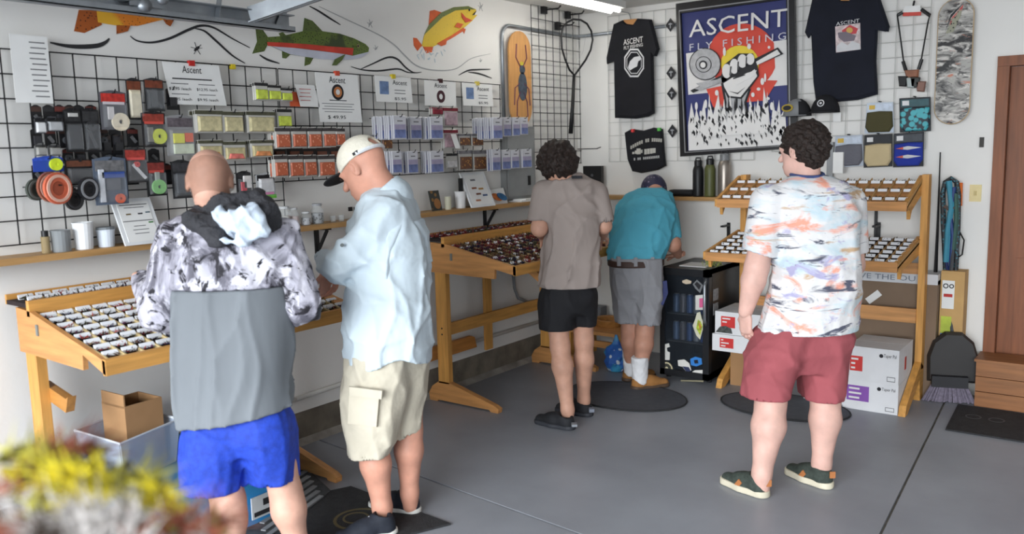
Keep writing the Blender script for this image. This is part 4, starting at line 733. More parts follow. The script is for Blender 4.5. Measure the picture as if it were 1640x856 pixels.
# caps on the wall
def cap_wall(name, label, px, py, w, crown, brim_c, side):
    q = bw(px, py, .13); t = thing(name, label, 'cap', q-np.array((0, 0, .06))); n = 16; b = MB(); vs = []; fs = []
    for j in range(6):
        a = j/5*math.pi/2
        for k in range(n): th = 2*math.pi*k/n; vs.append(q+np.array((w*math.cos(th)*math.cos(a), w*.95*math.sin(th)*math.cos(a), -.06+.12*math.sin(a))))
    fs = [(j*n+k, j*n+(k+1) % n, (j+1)*n+(k+1) % n, (j+1)*n+k) for j in range(5) for k in range(n)]+[tuple(range(n))[::-1]]
    b.add(vs, fs); b.m = [0 if (vs[f[0]][0]-q[0])*side < w*.25 else 1 for f in fs]; b.build('crown', crown, t, smooth=True)
    b = MB(); P_ = [q+np.array((side*-1*w*.2+w*1.0*math.sin(a)*-side if False else w*.95*math.sin(a), -w*.55-w*.75*math.cos(a), -.06)) for a in [(-1.2+2.4*i/10) for i in range(11)]]
    b.prism(P_+[q+np.array((w*.8, -w*.2, -.055)), q+np.array((-w*.8, -w*.2, -.055))], (0, 0, .006)); b.build('brim', C(brim_c, rough=.8), t)
    return t, q
t, q = cap_wall('cap', 'grey and black cap with a yellow oval patch above the curly head', 1277, 172, .095, [C((128, 130, 132), rough=.9), C((34, 34, 37), rough=.9)], (120, 122, 124), 1)
b = MB(); b.disc(q+np.array((-.035, -.095, -.005)), (1, .35, 0), (0, .3, 1), .035, .026, (0, -.006, 0), 16); b.build('patch', C((170, 146, 50)), t); b = MB(); b.disc(q+np.array((-.035, -.102, -.005)), (1, .35, 0), (0, .3, 1), .024, .016, (0, -.004, 0), 12); b.build('patch_motif', M_pk, t)
t, q = cap_wall('cap', 'black cap with a round white logo under the navy T-shirt', 1322, 166, .095, [C((26, 26, 30), rough=.9), C((26, 26, 30), rough=.9)], (26, 26, 30), 1)
b = MB(); b.ring(q+np.array((0, -.1, 0)), (1, 0, 0), (0, .3, 1), .017, .023, (0, -.004, 0)); b.disc(q+np.array((0, -.1, 0)), (1, 0, 0), (0, .3, 1), .008, .008, (0, -.004, 0), 10); b.build('logo', M_wp, t)
# lanyard, packaged gaiters, second deck
t = thing('lanyard', 'brown and black fly fishing lanyard hung on a white card', 'lanyard', bw(1460, 135, .06))
b = MB(); b.prism([bw(*kn(*p), .05) for p in ((596, 62), (690, 58), (688, 76), (600, 80))], (0, -.006, 0)); b.build('card', C((206, 76, 66)), t)
b = MB(); b.prism([bw(*kn(*p), .049) for p in ((610, 30), (685, 26), (690, 60), (598, 62))], (0, -.005, 0)); b.build('card_top', M_paper, t)
b = MB(); b.tube([bw(*kn(*p), .06) for p in ((600, 66), (572, 72), (580, 130), (592, 220), (604, 310), (622, 350), (645, 365), (672, 350), (690, 290), (706, 200), (722, 110), (732, 72), (690, 50))], .005, 6); b.build('cord', M_black, t)
for a, c_ in (((600, 300), (614, 345)), ((692, 290), (676, 340)), ((574, 74), (598, 60)), ((690, 46), (732, 76))): b = MB(); b.tube([bw(*kn(*a), .062), bw(*kn(*c_), .062)], .011, 8); b.build('foam_grip', M_black, t)
b = MB(); b.puff([bw(*kn(*p), .06) for p in ((608, 345), (680, 340), (676, 378), (618, 382))], (0, -.02, 0), .2); b.build('leather_patch', C((146, 96, 72), var=0.3), t)
for p, c_ in (((600, 395), (30, 30, 32)), ((640, 402), (170, 178, 176)), ((688, 420), (130, 96, 84)), ((660, 400), (60, 62, 60))):
    b = MB(); q = bw(*kn(*p), .07); b.puff([q+np.array(v) for v in ((-.03, 0, .03), (.03, 0, .025), (.022, 0, -.04), (-.02, 0, -.035))], (0, -.02, 0), .2); b.build('gadget', C(c_), t)
b = MB(); b.tube([bw(*kn(655, 5), .04), bw(*kn(650, 30), .05)], .006, 6); b.build('hook', M_black, t)
def buff(label, pts, head, m, c_top, badge=None):
    P_ = [bw(*kn(*p), .05) for p in pts]; c_ = sum(P_)/4; t = thing('packaged_gaiter', label, 'gaiter pack', (c_[0], c_[1], min(p[2] for p in P_)))
    b = MB(); b.prism(P_, (0, -.004, 0)); b.build('card', C(head), t)
    TL, TR, BR, BL = P_; f = lambda u, v, o: TL*(1-u)*(1-v)+TR*u*(1-v)+BR*u*v+BL*(1-u)*v+np.array((0, -o, 0))
    b = MB(); b.puff([f(.04, .32, .004), f(.5, .28, .004), f(.97, .3, .004), f(.98, .8, .004), f(.85, .97, .004), f(.15, .97, .004), f(.02, .8, .004)], (0, -.02, 0), .1); b.build('cloth', m, t)
    b = MB(); b.prism([f(.05, .05, .004), f(.95, .05, .004), f(.95, .26, .004), f(.05, .26, .004)], (0, -.002, 0)); b.build('header', C(c_top, var=.2, scale=30.0), t)
    b = MB(); b.prism([f(.1, .08, .006), f(.32, .08, .006), f(.32, .22, .006), f(.1, .22, .006)], (0, -.002, 0)); b.build('badge', C(badge or (214, 214, 214)), t)
    b = MB(); q = f(.5, .02, 0); b.tube([q+np.array((0, .02, .01)), q+np.array((0, -.03, .01))], .005, 6); b.build('hook', M_black, t); return t, f
M_teal = spots('teal_scale_print', (28, 40, 52), (72, 170, 180), 30, .62)
buff('packaged olive neck gaiter, upper left of the five gaiter packs', [(425, 505), (552, 500), (556, 650), (412, 655)], (190, 200, 212), mat('olive_cloth', (74, 70, 44), bump=.3, rough=.9), (196, 206, 220), (206, 170, 70))
buff('packaged neck gaiter with teal scale pattern beside the olive one', [(582, 482), (735, 474), (737, 642), (585, 650)], (34, 38, 42), M_teal, (60, 90, 96))
buff('packaged grey neck gaiter, lower left of the gaiter packs', [(270, 668), (402, 660), (408, 812), (262, 822)], (176, 184, 196), mat('grey_cloth', (104, 104, 112), bump=.3, rough=.9), (190, 200, 214), (206, 170, 70))
buff('packaged tan neck gaiter, middle of the lower gaiter packs', [(412, 662), (548, 655), (548, 815), (408, 822)], (34, 36, 38), mat('tan_cloth', (196, 178, 140), bump=.3, rough=.9), (40, 42, 46))
t, f = buff('packaged blue neck gaiter with white and orange trout stripes', [(556, 655), (704, 645), (700, 815), (552, 820)], (36, 38, 44), mat('royal_cloth', (38, 56, 150), bump=.3, rough=.9), (70, 74, 80))
for v in (.45, .7):
    b = MB(); b.prism([f(.1, v, .0245), f(.5, v-.06, .0245), f(.95, v, .0245), f(.5, v+.05, .0245)], (0, -.001, 0)); b.build('white_stripe', M_wp, t)
    b = MB(); b.prism([f(.1, v, .026), f(.35, v-.04, .026), f(.35, v+.035, .026)], (0, -.001, 0)); b.build('orange_stripe', C((206, 92, 60)), t)
xa, xb, z0, z1 = rectB(1501, -1, 1556, 198, .05); cx = (xa+xb)/2; w = (xb-xa)/2
t = thing('skateboard_deck', 'black and white marbled skateboard deck with a painted trout at the right', 'skateboard', (cx, YB-.05, z0))
M_marb = layers('marbled_deck', (168, 165, 160), [((26, 25, 27), 3.4, (1.2, 1, 2.0), .46, .6, 2.0, 1.2), ((208, 204, 198), 9, (1, 1, 2.6), .5, .62, 7.0, 1.0), ((84, 82, 80), 16, (1, 1, 2.4), .56, .62, 5.0, 1.0), ((190, 120, 96), 12, (1, 1, 3), .62, .68, 3.3, .4)], rough=.35, bump=.02)
b = MB(); b.prism([(a, YB-.05, z) for a, z in deck_outline(cx, z0, z1, w, 12)], (0, -.012, 0)); b.build('deck', M_marb, t)
b = MB(); O_ = deck_outline(cx, z0, z1, w, 12); b.tube([(a, YB-.056, z) for a, z in O_], .006, 6, closed=True); b.build('edge_ply', C((190, 165, 130)), t)
b = MB(); H = z1-z0; b.prism([(cx-w*.55, YB-.063, z0+H*.73), (cx-w*.2, YB-.063, z0+H*.86), (cx+w*.4, YB-.063, z0+H*.95), (cx+w*.3, YB-.063, z0+H*.87), (cx-w*.1, YB-.063, z0+H*.74)], (0, -.002, 0)); b.build('painted_trout', spots('deck_trout', (150, 150, 130), (50, 54, 44), 50, .3, c3=(196, 70, 70), s3=12), t)
b = MB(); b.prism([(cx-w*.6, YB-.0615, z0+H*.74), (cx-w*.3, YB-.0615, z0+H*.88), (cx+w*.42, YB-.0615, z0+H*.965), (cx-w*.3, YB-.0615, z0+H*.85)], (0, -.0015, 0)); b.build('painted_jaw', M_pk, t)
# shelf things on the back wall
def bottle(label, px, r, h, c, steel=False):
    x = bw(px, 300, .08)[0]; q = np.array((x, YB-.08, SZ)); t = thing('steel_bottle', label, 'bottle', q)
    m = mat('brushed_bottle', (150, 142, 134), metal=.7, rough=.35) if steel else C(c, rough=.45)
    b = MB(); b.lathe([(r*.96, 0), (r, .01), (r, h*.72), (r*.85, h*.8), (r*.68, h*.85)], q, 18); b.build('body', m, t, smooth=True)
    b = MB(); b.lathe([(r*.72, h*.84), (r*.72, h*.97), (r*.6, h)], q, 16); b.build('lid', C((28, 28, 30), rough=.4) if not steel else C((120, 122, 124), rough=.4), t)
    b = MB(); b.tube([q+np.array((-r*.5, 0, h*.98)), q+np.array((-r*.4, 0, h*1.06)), q+np.array((r*.4, 0, h*1.06)), q+np.array((r*.5, 0, h*.98))], .006, 6); b.build('handle', C((40, 40, 42)), t)
bottle('tall black insulated bottle on the back shelf', 1118, .04, .27, (26, 27, 29)); bottle('olive green insulated bottle between the black and steel ones', 1137, .04, .28, (86, 90, 52)); bottle('brushed steel insulated bottle on the back shelf', 1160, .047, .315, (0, 0, 0), True)
x0, x1 = bw(1073, 300, .08)[0], bw(1112, 300, .08)[0]; cx = (x0+x1)/2
b = MB(); pr = []
for j in range(9):
    a = j/8; pr.append((x0+(x1-x0)*a, .022+.028*math.sin(math.pi*a)**.6))
vs = []
for x_, r in pr: vs += [(x_, YB-.08+r*1.0*math.cos(k*math.pi/5), SZ+.026+min(r, .026)*math.sin(k*math.pi/5)) for k in range(10)]
b.add(vs, [(j*10+k, j*10+(k+1) % 10, (j+1)*10+(k+1) % 10, (j+1)*10+k) for j in range(8) for k in range(10)]+[tuple(range(10)), tuple(range(80, 90))]); b.build('sunglasses_case', C((22, 22, 24), rough=.7), label='black sunglasses case lying on the back shelf beside the bottles', cat='case', smooth=True)
x0, x1 = bw(936, 290, .08)[0], bw(965, 290, .08)[0]; t = thing('display_box', 'flat black box standing on the back shelf in the corner', 'box', ((x0+x1)/2, YB-.08, SZ))
b = MB(); b.box(x0, YB-.1, SZ, x1, YB-.06, bw(950, 266, .08)[2]); b.build('case', C((20, 20, 22), rough=.35), t); b = MB(); b.disc(((x0+x1)/2, YB-.1, SZ+.16), (1, 0, 0), (0, 0, 1), .012, .012, (0, -.002, 0), 10); b.build('mark', C((90, 90, 94)), t)
q0 = rectB(1334, 244, 1350, 275, .1); b = MB(); b.box(q0[0], YB-.1, SZ+.17, q0[1], YB-.06, q0[3]); b.build('white_carton', M_paper, label='small white carton on the display rack right of the curly head', cat='carton')
q0 = rectB(1322, 228, 1332, 280, .08); b = MB(); b.box(q0[0], YB-.05, 1.3, q0[1], YB-.03, q0[3]); b.build('steel_upright', C((150, 152, 154)), label='narrow grey upright strip behind the white carton', cat='strip')
b = MB(); q = bw(1341, 188, .04); b.box(q[0]-.025, q[1]-.005, q[2]-.03, q[0]+.025, q[1], q[2]+.03); b.build('wall_tag', M_paper, label='small blank white tag on the white grid below the black cap', cat='tag')
# cleaning tools and straps at the right
t = thing('bungee_bundle', 'looped bundle of black and teal straps hanging on the back wall', 'straps', bw(1525, 500, .1))
M_strap = spots('black_teal_strap', (34, 36, 40), (56, 110, 124), 60, .4)
b = MB(); b.tube([bw(1515, 440, .08), bw(1511, 360, .08), bw(1510, 310, .08), bw(1514, 292, .08), bw(1523, 286, .08), bw(1532, 292, .08), bw(1535, 312, .08), bw(1534, 360, .08), bw(1530, 440, .08), bw(1524, 520, .08)], .016, 8); b.build('strap', M_strap, t)
for pts, c_, r in ((((1520, 290), (1524, 330), (1518, 370), (1515, 420)), (66, 140, 164), .018), (((1528, 300), (1522, 345), (1526, 380), (1522, 440)), (44, 66, 120), .013), (((1531, 310), (1532, 350), (1527, 400)), (58, 92, 84), .014), (((1512, 330), (1520, 336), (1530, 332)), (90, 76, 70), .012), (((1516, 420), (1519, 450)), (30, 40, 90), .01)):
    b = MB(); b.tube([bw(*p, .1) for p in pts], r, 7); b.build('strap_loop', C(c_), t)
b = MB(); b.tube([bw(1506, 244, .05), bw(1504, 300, .06), bw(1501, 380, .08), bw(1497, 465, .1)], [.004, .005, .009, .014], 6); b.build('fly_rod', M_black, label='thin black rod leaning on the wall left of the straps', cat='rod')
t = thing('broom', 'long handled broom with grey bristles leaning on the back wall', 'broom', fl(1520, 640))
top = bw(1537, 293, .05); foot = np.array(fl(1519, 628)); foot[2] = .16
b = MB(); b.tube([top, bw(1536, 330, .06)], .018, 8); b.build('grip', C((226, 112, 44)), t)
b = MB(); b.tube([bw(1536, 330, .06), bw(1534, 400, .08), foot+np.array((0, 0, .12))], .011, 8); b.build('handle', C((112, 114, 118), rough=.4), t)
bc = fl(1519, 645); b = MB(); u = np.array((.92, .3, 0)); 
b.hexa([bc+u*a*.085+np.array((-.3, .92, 0))*c_*.025+np.array((0, 0, z)) for z in (.1, .17) for a, c_ in ((-1.25, -1), (1.25, -1), (1.25, 1), (-1.25, 1))]); b.build('broom_head', C((40, 40, 44)), t)
b = MB()
for i in range(60):
    a = -1.2+2.4*i/59; p = bc+u*a*.085+np.array((-.3, .92, 0))*rnd.uniform(-.02, .02); b.bar(p+np.array((0, 0, .11)), p+u*a*.045+np.array((0, 0, .004)), .006, .01)
b.build('bristles', C((112, 104, 120), var=.3, scale=60.0), t, kind='stuff')
t = thing('dustpan', 'black upright dustpan standing in front of the broom', 'dustpan', fl(1518, 620))
pc = fl(1517, 632); yv = np.array((-.3, .92, 0))
prof = [(-.145, .0), (.145, .0), (.15, .16), (.12, .26), (.05, .32), (-.05, .32), (-.12, .26), (-.15, .16)]
b = MB(); b.puff([pc-yv*.02+u*a+np.array((0, 0, z+.12))-yv*.1 for a, z in prof], -yv*.05, .1); b.build('pan', C((50, 48, 48), rough=.5), t)
b = MB(); b.tube([pc+np.array((0, 0, .4))-yv*.1, bw(1520, 480, .12), bw(1526, 400, .1)], .012, 8); b.build('handle', C((70, 72, 76), rough=.4), t)
b = MB(); b.tube([bw(1513, 470, .13), bw(1510, 500, .14), bw(1516, 520, .14), bw(1511, 545, .15)], .007, 6); b.build('linkage', M_black, t)
b = MB(); b.tube([bw(1537, 372, .08), bw(1544, 385, .08), bw(1541, 408, .08), bw(1535, 412, .08)], .005, 6); b.build('hang_loop', M_black, label='small black cord loop hanging beside the broom handle', cat='cord')
# ------------------------------------------------------------------ fly display tables on the left wall
Wx, Wy, Wz = wood('x'), wood('y'), wood('z')
Wd = wood('x', (178, 124, 62), 'pine_dark')
M_lab = mat('label_card', (232, 234, 238), rough=.6, var=.03); M_felt = mat('dark_bin_lining', (44, 34, 34), rough=.95, var=.3, scale=25)
FLYC = [(96, 26, 34), (40, 30, 34), (70, 50, 40), (120, 96, 60), (34, 34, 60), (84, 40, 70), (60, 60, 44), (150, 60, 54)]
FM = [C(c, rough=.9) for c in FLYC]
def flies(label, cells, up, n=10, size=.016, cols=None, seed=1):
    r = random.Random(seed); b = MB(); ms = cols or FM
    for (c, hu, hv, u, v) in cells:
        pick = r.randrange(len(ms))
        for i in range(n):
            b.mi = pick if r.random() < .7 else r.randrange(len(ms))
            p = np.array(c)+np.array(u)*r.uniform(-hu, hu)+np.array(v)*r.uniform(-hv, hv); d = np.array((r.uniform(-1, 1), r.uniform(-1, 1), r.uniform(.1, .9))); d = d/np.linalg.norm(d)*size*r.uniform(.6, 1.3)
            s = np.cross(d, (0.3, .2, 1)); s = s/max(1e-6, np.linalg.norm(s))*size*.2; q = p+np.array(up)*.004
            b.add([q-s, q+s, q+d, q+np.cross(s, d)/size], [(0, 1, 2), (1, 3, 2), (3, 0, 2), (0, 3, 1)])
    return b.build('fishing_flies', ms, label=label, cat='flies', kind='stuff')
def fly_table(label, y0, y1, zfront, zback, seed, ncol, flab, dense=False):
    t = thing('fly_display_table', label, 'display table', (.2, (y0+y1)/2, 0)); xf, xb = .665, .10
    for y in (y0, y1-.04):
        b = MB(); b.box(0, y, .13, .09, y+.04, 1.03); b.build('post', Wz, t)
        b = MB(); b.prism([(-.085, y, 0), (-.02, y, 0), (-.01, y, .012), (.42, y, .012), (.43, y, 0), (.49, y, 0), (.495, y, .028), (.46, y, .045), (.09, y, .14), (0, y, .14), (-.06, y, .1), (-.09, y, .05)], (0, .04, 0)); b.build('foot', Wx, t)
        b = MB(); b.prism([(-.02, y-.012, .87), (.50, y-.012, .86), (.505, y-.012, .92), (xf, y-.012, zfront-.055), (xf, y-.012, zfront), (xb, y-.012, zback+.012), (-.02, y-.012, zback+.02)], (0, .02 if y == y0 else .064, 0)); b.build('side_panel', Wx, t)
        b = MB(); b.box(.15, y-.018, .955, .166, y-.012, 1.0); b.build('logo_mark', C((120, 124, 120)), t)
        for zz in (.46, .50): b = MB(); b.cyl((.045, y-.003, zz), (.045, y+.002, zz), .006, n=8); b.build('screw', M_black, t)
    ym = y0+(y1-y0)*.4
    if not dense:
        for yy, x0_ in ((y0+.04, .02), (y1-.35, .02)): b = MB(); b.prism([(x0_, yy, .73), (x0_+.2, yy, .69), (x0_+.22, yy, .70), (x0_+.19, yy, .63), (x0_, yy, .67)], (0, .035, 0)); b.build('brace', Wd, t)
    if dense:
        b = MB(); b.box(.02, y0+.04, .44, .045, y1-.04, .52); b.build('rail', Wy, t); b = MB(); b.box(.0, ym, .25, .02, ym+.075, .98); b.build('centre_post', Wz, t)
    b = MB(); b.box(xf-.02, y0-.012, zfront-.055, xf+.004, y1+.012, zfront+.006); b.build('front_rail', Wy, t)
    b = MB(); b.prism([(.50, y0+.35, .9), (.66, y0+.35, .80), (.63, y0+.35, .76), (.48, y0+.35, .86)], (0, .04, 0)); b.build('brace', Wx, t)
    P_ = lambda x, y, dz=0: np.array((x, y, zback+(zfront-zback)*(x-xb)/(xf-xb)+dz-.012))
    b = MB(); b.hexa([P_(xb, y0, -.02), P_(xf-.02, y0, -.02), P_(xf-.02, y1, -.02), P_(xb, y1, -.02), P_(xb, y0, -.005), P_(xf-.02, y0, -.005), P_(xf-.02, y1, -.005), P_(xb, y1, -.005)]); b.build('tray_floor', M_felt, t)
    zt = zback+.055
    b = MB(); b.box(.075, y0-.012, zback-.01, .10, y1+.012, zt); b.build('ledge_front', Wy, t)
    b = MB(); b.box(-.10, y0-.012, zt-.03, .075, y1+.012, zt-.012); b.build('ledge_tray', M_felt, t)
    b = MB(); b.box(-.11, y0-.012, zt-.03, -.095, y1+.012, zt+.01); b.build('ledge_back', Wy, t)
    nc, nr = ncol, 8; LW = .24 if dense else .42; sy, sx = (y1-y0-.02)/nc, (xf-.03-xb)/nr; lab0 = None; cells = []; r = random.Random(seed)
    for i in range(0, nc+1, 1):
        y = y0+.01+i*sy
        b = MB(); b.hexa([P_(xb, y-.0035, -.005), P_(xf-.02, y-.0035, -.005), P_(xf-.02, y+.0035, -.005), P_(xb, y+.0035, -.005), P_(xb, y-.0035, .014), P_(xf-.02, y-.0035, .014), P_(xf-.02, y+.0035, .014), P_(xb, y+.0035, .014)]); b.build('divider', C((200, 178, 130)), t)
    for i in range(nc):
        for j in range(nr):
            y, x = y0+.01+(i+.5)*sy, xb+(j+.5)*sx
            cells.append((P_(x, y, .0), sx*.35, sy*.4, (1, 0, 0), (0, 1, 0)))
            if r.random() < (.4 if dense else .05): continue
            if lab0 is None:
                b = MB(); c = P_(x, y); b.hexa([c+np.array(v) for v in ((-.004, -sy*LW, .006), (.008, -sy*LW, .002), (.008, sy*LW, .002), (-.004, sy*LW, .006), (-.006, -sy*LW, .022), (.008, -sy*LW, .012), (.008, sy*LW, .012), (-.006, sy*LW, .022))]); lab0 = b.build('label_card', M_lab, t); c0 = c
            else: dup(lab0, t, P_(x, y)-c0+np.array((0, r.uniform(-.004, .004), r.uniform(0, .003))))
    for i in range(nc):
        for j in range(2):
            x, y = -.055+j*.085, y0+.01+(i+.5)*sy
            dup(lab0, t, np.array((x, y, zt-.014))-c0); cells.append((np.array((x+.02, y, zt-.012)), .02, sy*.35, (1, 0, 0), (0, 1, 0)))
    flies(flab, cells, (0, 0, 1), 46 if dense else 22, .03 if dense else .019, seed=seed)
    return t
fly_table('slanted pine fly table behind the tub, nearest the camera', -4.43, -3.20, .915, 1.035, 11, 17, 'small dark red and black flies in the bins of the nearest table')
fly_table('slanted pine fly table between the white shirt and the taupe shirt', -1.90, -.68, .945, 1.045, 12, 17, 'dense dark flies in the bins of the table beside the taupe shirt', True)
# board leaning low behind the second table
q0 = lw(640, 612, .06); b = MB(); b.prism([(XL+.03, -2.25, .265), (XL+.03, -1.42, .265), (XL+.03, -1.44, .34), (XL+.03, -1.47, .355), (XL+.03, -2.25, .355)], (.03, 0, 0)); b.build('spare_board', wood('y', (190, 128, 64), 'spare_pine'), label='loose pine board resting along the curb behind the second table', cat='board')
t = thing('power_cord', 'grey cable drooping behind the second table', 'cable', lw(840, 480, .05)); b = MB()
b.tube([lw(822, 440, .05), lw(824, 462, .05), lw(830, 478, .05), lw(845, 484, .05), lw(880, 478, .05), lw(940, 462, .05), lw(966, 470, .05), lw(975, 490, .05), lw(970, 512, .05)], .012, 7); b.build('cable', C((130, 132, 134)), t, smooth=True)
q = bw(961, 500, .1); b = MB(); b.box(q[0]-.05, q[1]-.06, q[2]-.05, q[0]+.04, q[1]+.04, q[2]+.05); b.build('junction_box', C((112, 116, 122)), t)
# ------------------------------------------------------------------ display rack on the back wall
t = thing('fly_display_rack', 'two tier pine fly rack in front of the back wall', 'display rack', (2.0, -.4, 0)); X0, X1 = 1.40, 2.6
for s, x in enumerate((X0, X1-.04)):
    b = MB(); b.prism([(x, -.25, 0.2), (x, -.17, .2), (x, -.17, 1.43), (x, -.25, 1.43)], (.04, 0, 0)); b.build('post', Wz, t)
    b = MB(); b.prism([(x, -.171, 0), (x, -.171, .2), (x, -.25, .25), (x, -.62, .06), (x, -.65, 0), (x, -.58, 0), (x, -.28, .14), (x, -.25, 0)], (.04, 0, 0)); b.build('foot', Wy, t)
    for (yb_, zb_, yf_, zf_, h) in ((-.22, 1.41, -.62, 1.235, .05), (-.22, 1.03, -.80, .90, .05)):
        xx = x-.03 if s == 0 else x-.02
        b = MB(); b.prism([(xx, yb_, zb_+.015), (xx, yf_, zf_+h), (xx, yf_, zf_), (xx, yf_+.08, zf_-.005), (xx, yf_+.09, zf_-.06), (xx, yf_+.13, zf_-.01), (xx, yb_, zb_-.1)], (.02, 0, 0)); b.build('side_panel', Wy, t)
for z in (.50,): b = MB(); b.box(X0+.04, -.27, z, X1-.04, -.245, z+.09); b.build('rail', Wx, t)
b = MB(); b.box(X0+.04, -.19, .80, X1-.04, -.17, .87); b.build('rail', Wx, t)
cells = []; cells2 = []
def rack_tray(yb_, zb_, yf_, zf_, nr, cells, h, xa, xb, stepped):
    b = MB(); b.box(xa, yf_-.012, zf_-.005, xb, yf_+.012, zf_+h); b.build('front_rail', Wx, t)
    n = np.array((0, zf_+h-.01-zb_, yb_-yf_)); P_ = lambda x, v, dz=0: np.array((x, yb_+(yf_-yb_)*v, zb_+(zf_+h-.01-zb_)*v+dz))
    b = MB(); b.hexa([P_(xa, 0, -.03), P_(xb, 0, -.03), P_(xb, 1, -.03), P_(xa, 1, -.03), P_(xa, 0, -.014), P_(xb, 0, -.014), P_(xb, 1, -.014), P_(xa, 1, -.014)]); b.build('tray_floor', M_felt if not stepped else Wx, t)
    nc = 16; sx = (xb-xa)/nc; lab0 = None
    for i in range(nc+1):
        x = xa+i*sx; b = MB(); b.hexa([P_(x-.003, 0, -.014), P_(x+.003, 0, -.014), P_(x+.003, 1, -.014), P_(x-.003, 1, -.014), P_(x-.003, 0, .004), P_(x+.003, 0, .004), P_(x+.003, 1, .004), P_(x-.003, 1, .004)]); b.build('divider', C((190, 150, 96)), t)
    for j in range(nr):
        for i in range(nc):
            x = xa+(i+.5)*sx; c = P_(x, (j+.55)/nr)
            cells.append((P_(x, (j+.3)/nr, -.008), sx*.4, .02, (1, 0, 0), (0, 1, 0)))
            if lab0 is None: b = MB(); b.hexa([c+np.array(v) for v in ((-sx*.36, -.004, -.004), (sx*.36, -.004, -.004), (sx*.36, 0, -.004), (-sx*.36, 0, -.004), (-sx*.36, .004, .013), (sx*.36, .004, .013), (sx*.36, .008, .013), (-sx*.36, .008, .013))]); lab0 = b.build('label_card', M_lab, t); c0 = c
            else: dup(lab0, t, c-c0)
rack_tray(-.24, 1.405, -.62, 1.235, 3, cells, .05, X0-.01, X1-.04, True); rack_tray(-.24, 1.03, -.80, .90, 6, cells2, .05, X0-.01, X1-.04, False)
DK = [C((40, 30, 26)), C((64, 48, 38)), C((28, 28, 30)), C((90, 70, 50))]
flies('small dark flies in the upper tier of the back rack', cells, (0, 0, 1), 16, .018, DK, 5); flies('small dark flies in the lower tier of the back rack', cells2, (0, 0, 1), 22, .022, DK, 6)
# ------------------------------------------------------------------ drinks fridge
FX0, FX1, FY0, FY1, FZ = .965, 1.335, -.62, -.06, .80
t = thing('mini_fridge', 'black glass door mini fridge covered in stickers', 'fridge', ((FX0+FX1)/2, (FY0+FY1)/2, 0)); M_fb = mat('fridge_black', (20, 20, 22), rough=.35, var=.1)
b = MB(); b.box(FX0, FY0+.05, .03, FX0+.02, FY1, FZ); b.box(FX1-.02, FY0+.05, .03, FX1, FY1, FZ); b.box(FX0, FY0+.05, FZ-.03, FX1, FY1, FZ); b.box(FX0, FY0+.05, .03, FX1, FY1, .08); b.box(FX0, FY1-.02, .03, FX1, FY1, FZ); b.build('cabinet', M_fb, t)
b = MB(); b.box(FX0, FY0, .03, FX0+.035, FY0+.045, FZ); b.box(FX1-.045, FY0, .03, FX1, FY0+.045, FZ); b.box(FX0, FY0, FZ-.05, FX1, FY0+.045, FZ); b.box(FX0, FY0, .03, FX1, FY0+.045, .075); do = b.build('door', C((48, 49, 52), rough=.3, metal=.4), t)
b = MB(); b.box(FX0+.035, FY0+.015, .075, FX1-.045, FY0+.02, FZ-.05); b.build('glass_pane', mat('fridge_glass', (60, 66, 74), rough=.04, alpha=.25, var=.01), do)
b = MB(); b.tube([(FX1-.02, FY0, FZ-.06), (FX1-.02, FY0-.03, FZ-.1), (FX1-.02, FY0-.03, .46), (FX1-.02, FY0, .42)], .011, 8); b.build('handle', M_steel, do, smooth=True)
for x in (FX0+.03, FX1-.03):
    for y in (FY0+.08, FY1-.05): b = MB(); b.cyl((x, y, 0), (x, y, .03), .018, n=10); b.build('foot', M_black, t)
for z in (.27, .47): b = MB(); b.box(FX0+.02, FY0+.06, z-.006, FX1-.02, FY1-.02, z); b.build('shelf', C((70, 74, 78)), t)
for z, hh, k in ((.47, .13, 'top'), (.27, .13, 'middle')):
    for i in range(5):
        c_ = [(92, 116, 150), (110, 112, 120), (70, 100, 150), (140, 150, 160), (60, 90, 160)][i]
        x = FX0+.07+i*.052; q = np.array((x, FY0+.12, z)); tt = thing('drink_can', '%s can from left on the %s fridge shelf' % (('first', 'second', 'third', 'fourth', 'fifth')[i], k), 'can', q)
        b = MB(); b.lathe([(.02, 0), (.024, .006), (.024, hh-.012), (.019, hh)], q, 14); b.build('body', C(c_, rough=.3, metal=.3), tt, smooth=False)
        b = MB(); b.disc(q+np.array((0, 0, hh)), (1, 0, 0), (0, 1, 0), .017, .017, (0, 0, .003), 12); b.build('lid', M_steel, tt)
def sticker(pts, m, nm='sticker', y=None, th=.002, par=None):
    b = MB(); b.prism([on('y', (FY0+.013 if y is None else y), *p) for p in pts], (0, -th, 0)); return b.build(nm, m, par or t)
def kf(x, y): return (1040+x*.2804, 400+y*.2804)
SW = C((224, 222, 216)); pts = lambda L: [kf(*p) for p in L]
sticker(pts([(188, 178), (212, 170), (240, 180), (238, 194), (210, 198), (190, 190)]), C((214, 196, 170)))
sticker(pts([(248, 198), (272, 172), (308, 205), (290, 248), (262, 222)]), C((120, 122, 124))); sticker(pts([(258, 198), (272, 184), (296, 206), (284, 230)]), M_pk, y=FY0+.0105)
sticker(pts([(264, 262), (312, 258), (312, 345), (264, 345)]), SW); sticker(pts([(286, 280), (310, 278), (310, 330), (286, 332)]), C((226, 100, 150)), y=FY0+.0105)
sticker(pts([(272, 362), (290, 355), (300, 395), (314, 430), (302, 470), (290, 515), (268, 490), (248, 435), (262, 400)]), C((216, 214, 190))); sticker(pts([(278, 400), (292, 410), (304, 440), (290, 490), (268, 450)]), C((170, 186, 60), var=.5, scale=60.0), y=FY0+.0105); sticker(pts([(284, 415), (296, 440), (286, 460)]), C((206, 120, 60)), y=FY0+.008)
sticker(pts([(78, 545), (112, 535), (118, 556), (100, 562), (104, 582), (118, 588), (116, 632), (66, 630), (66, 580), (84, 575)]), SW)
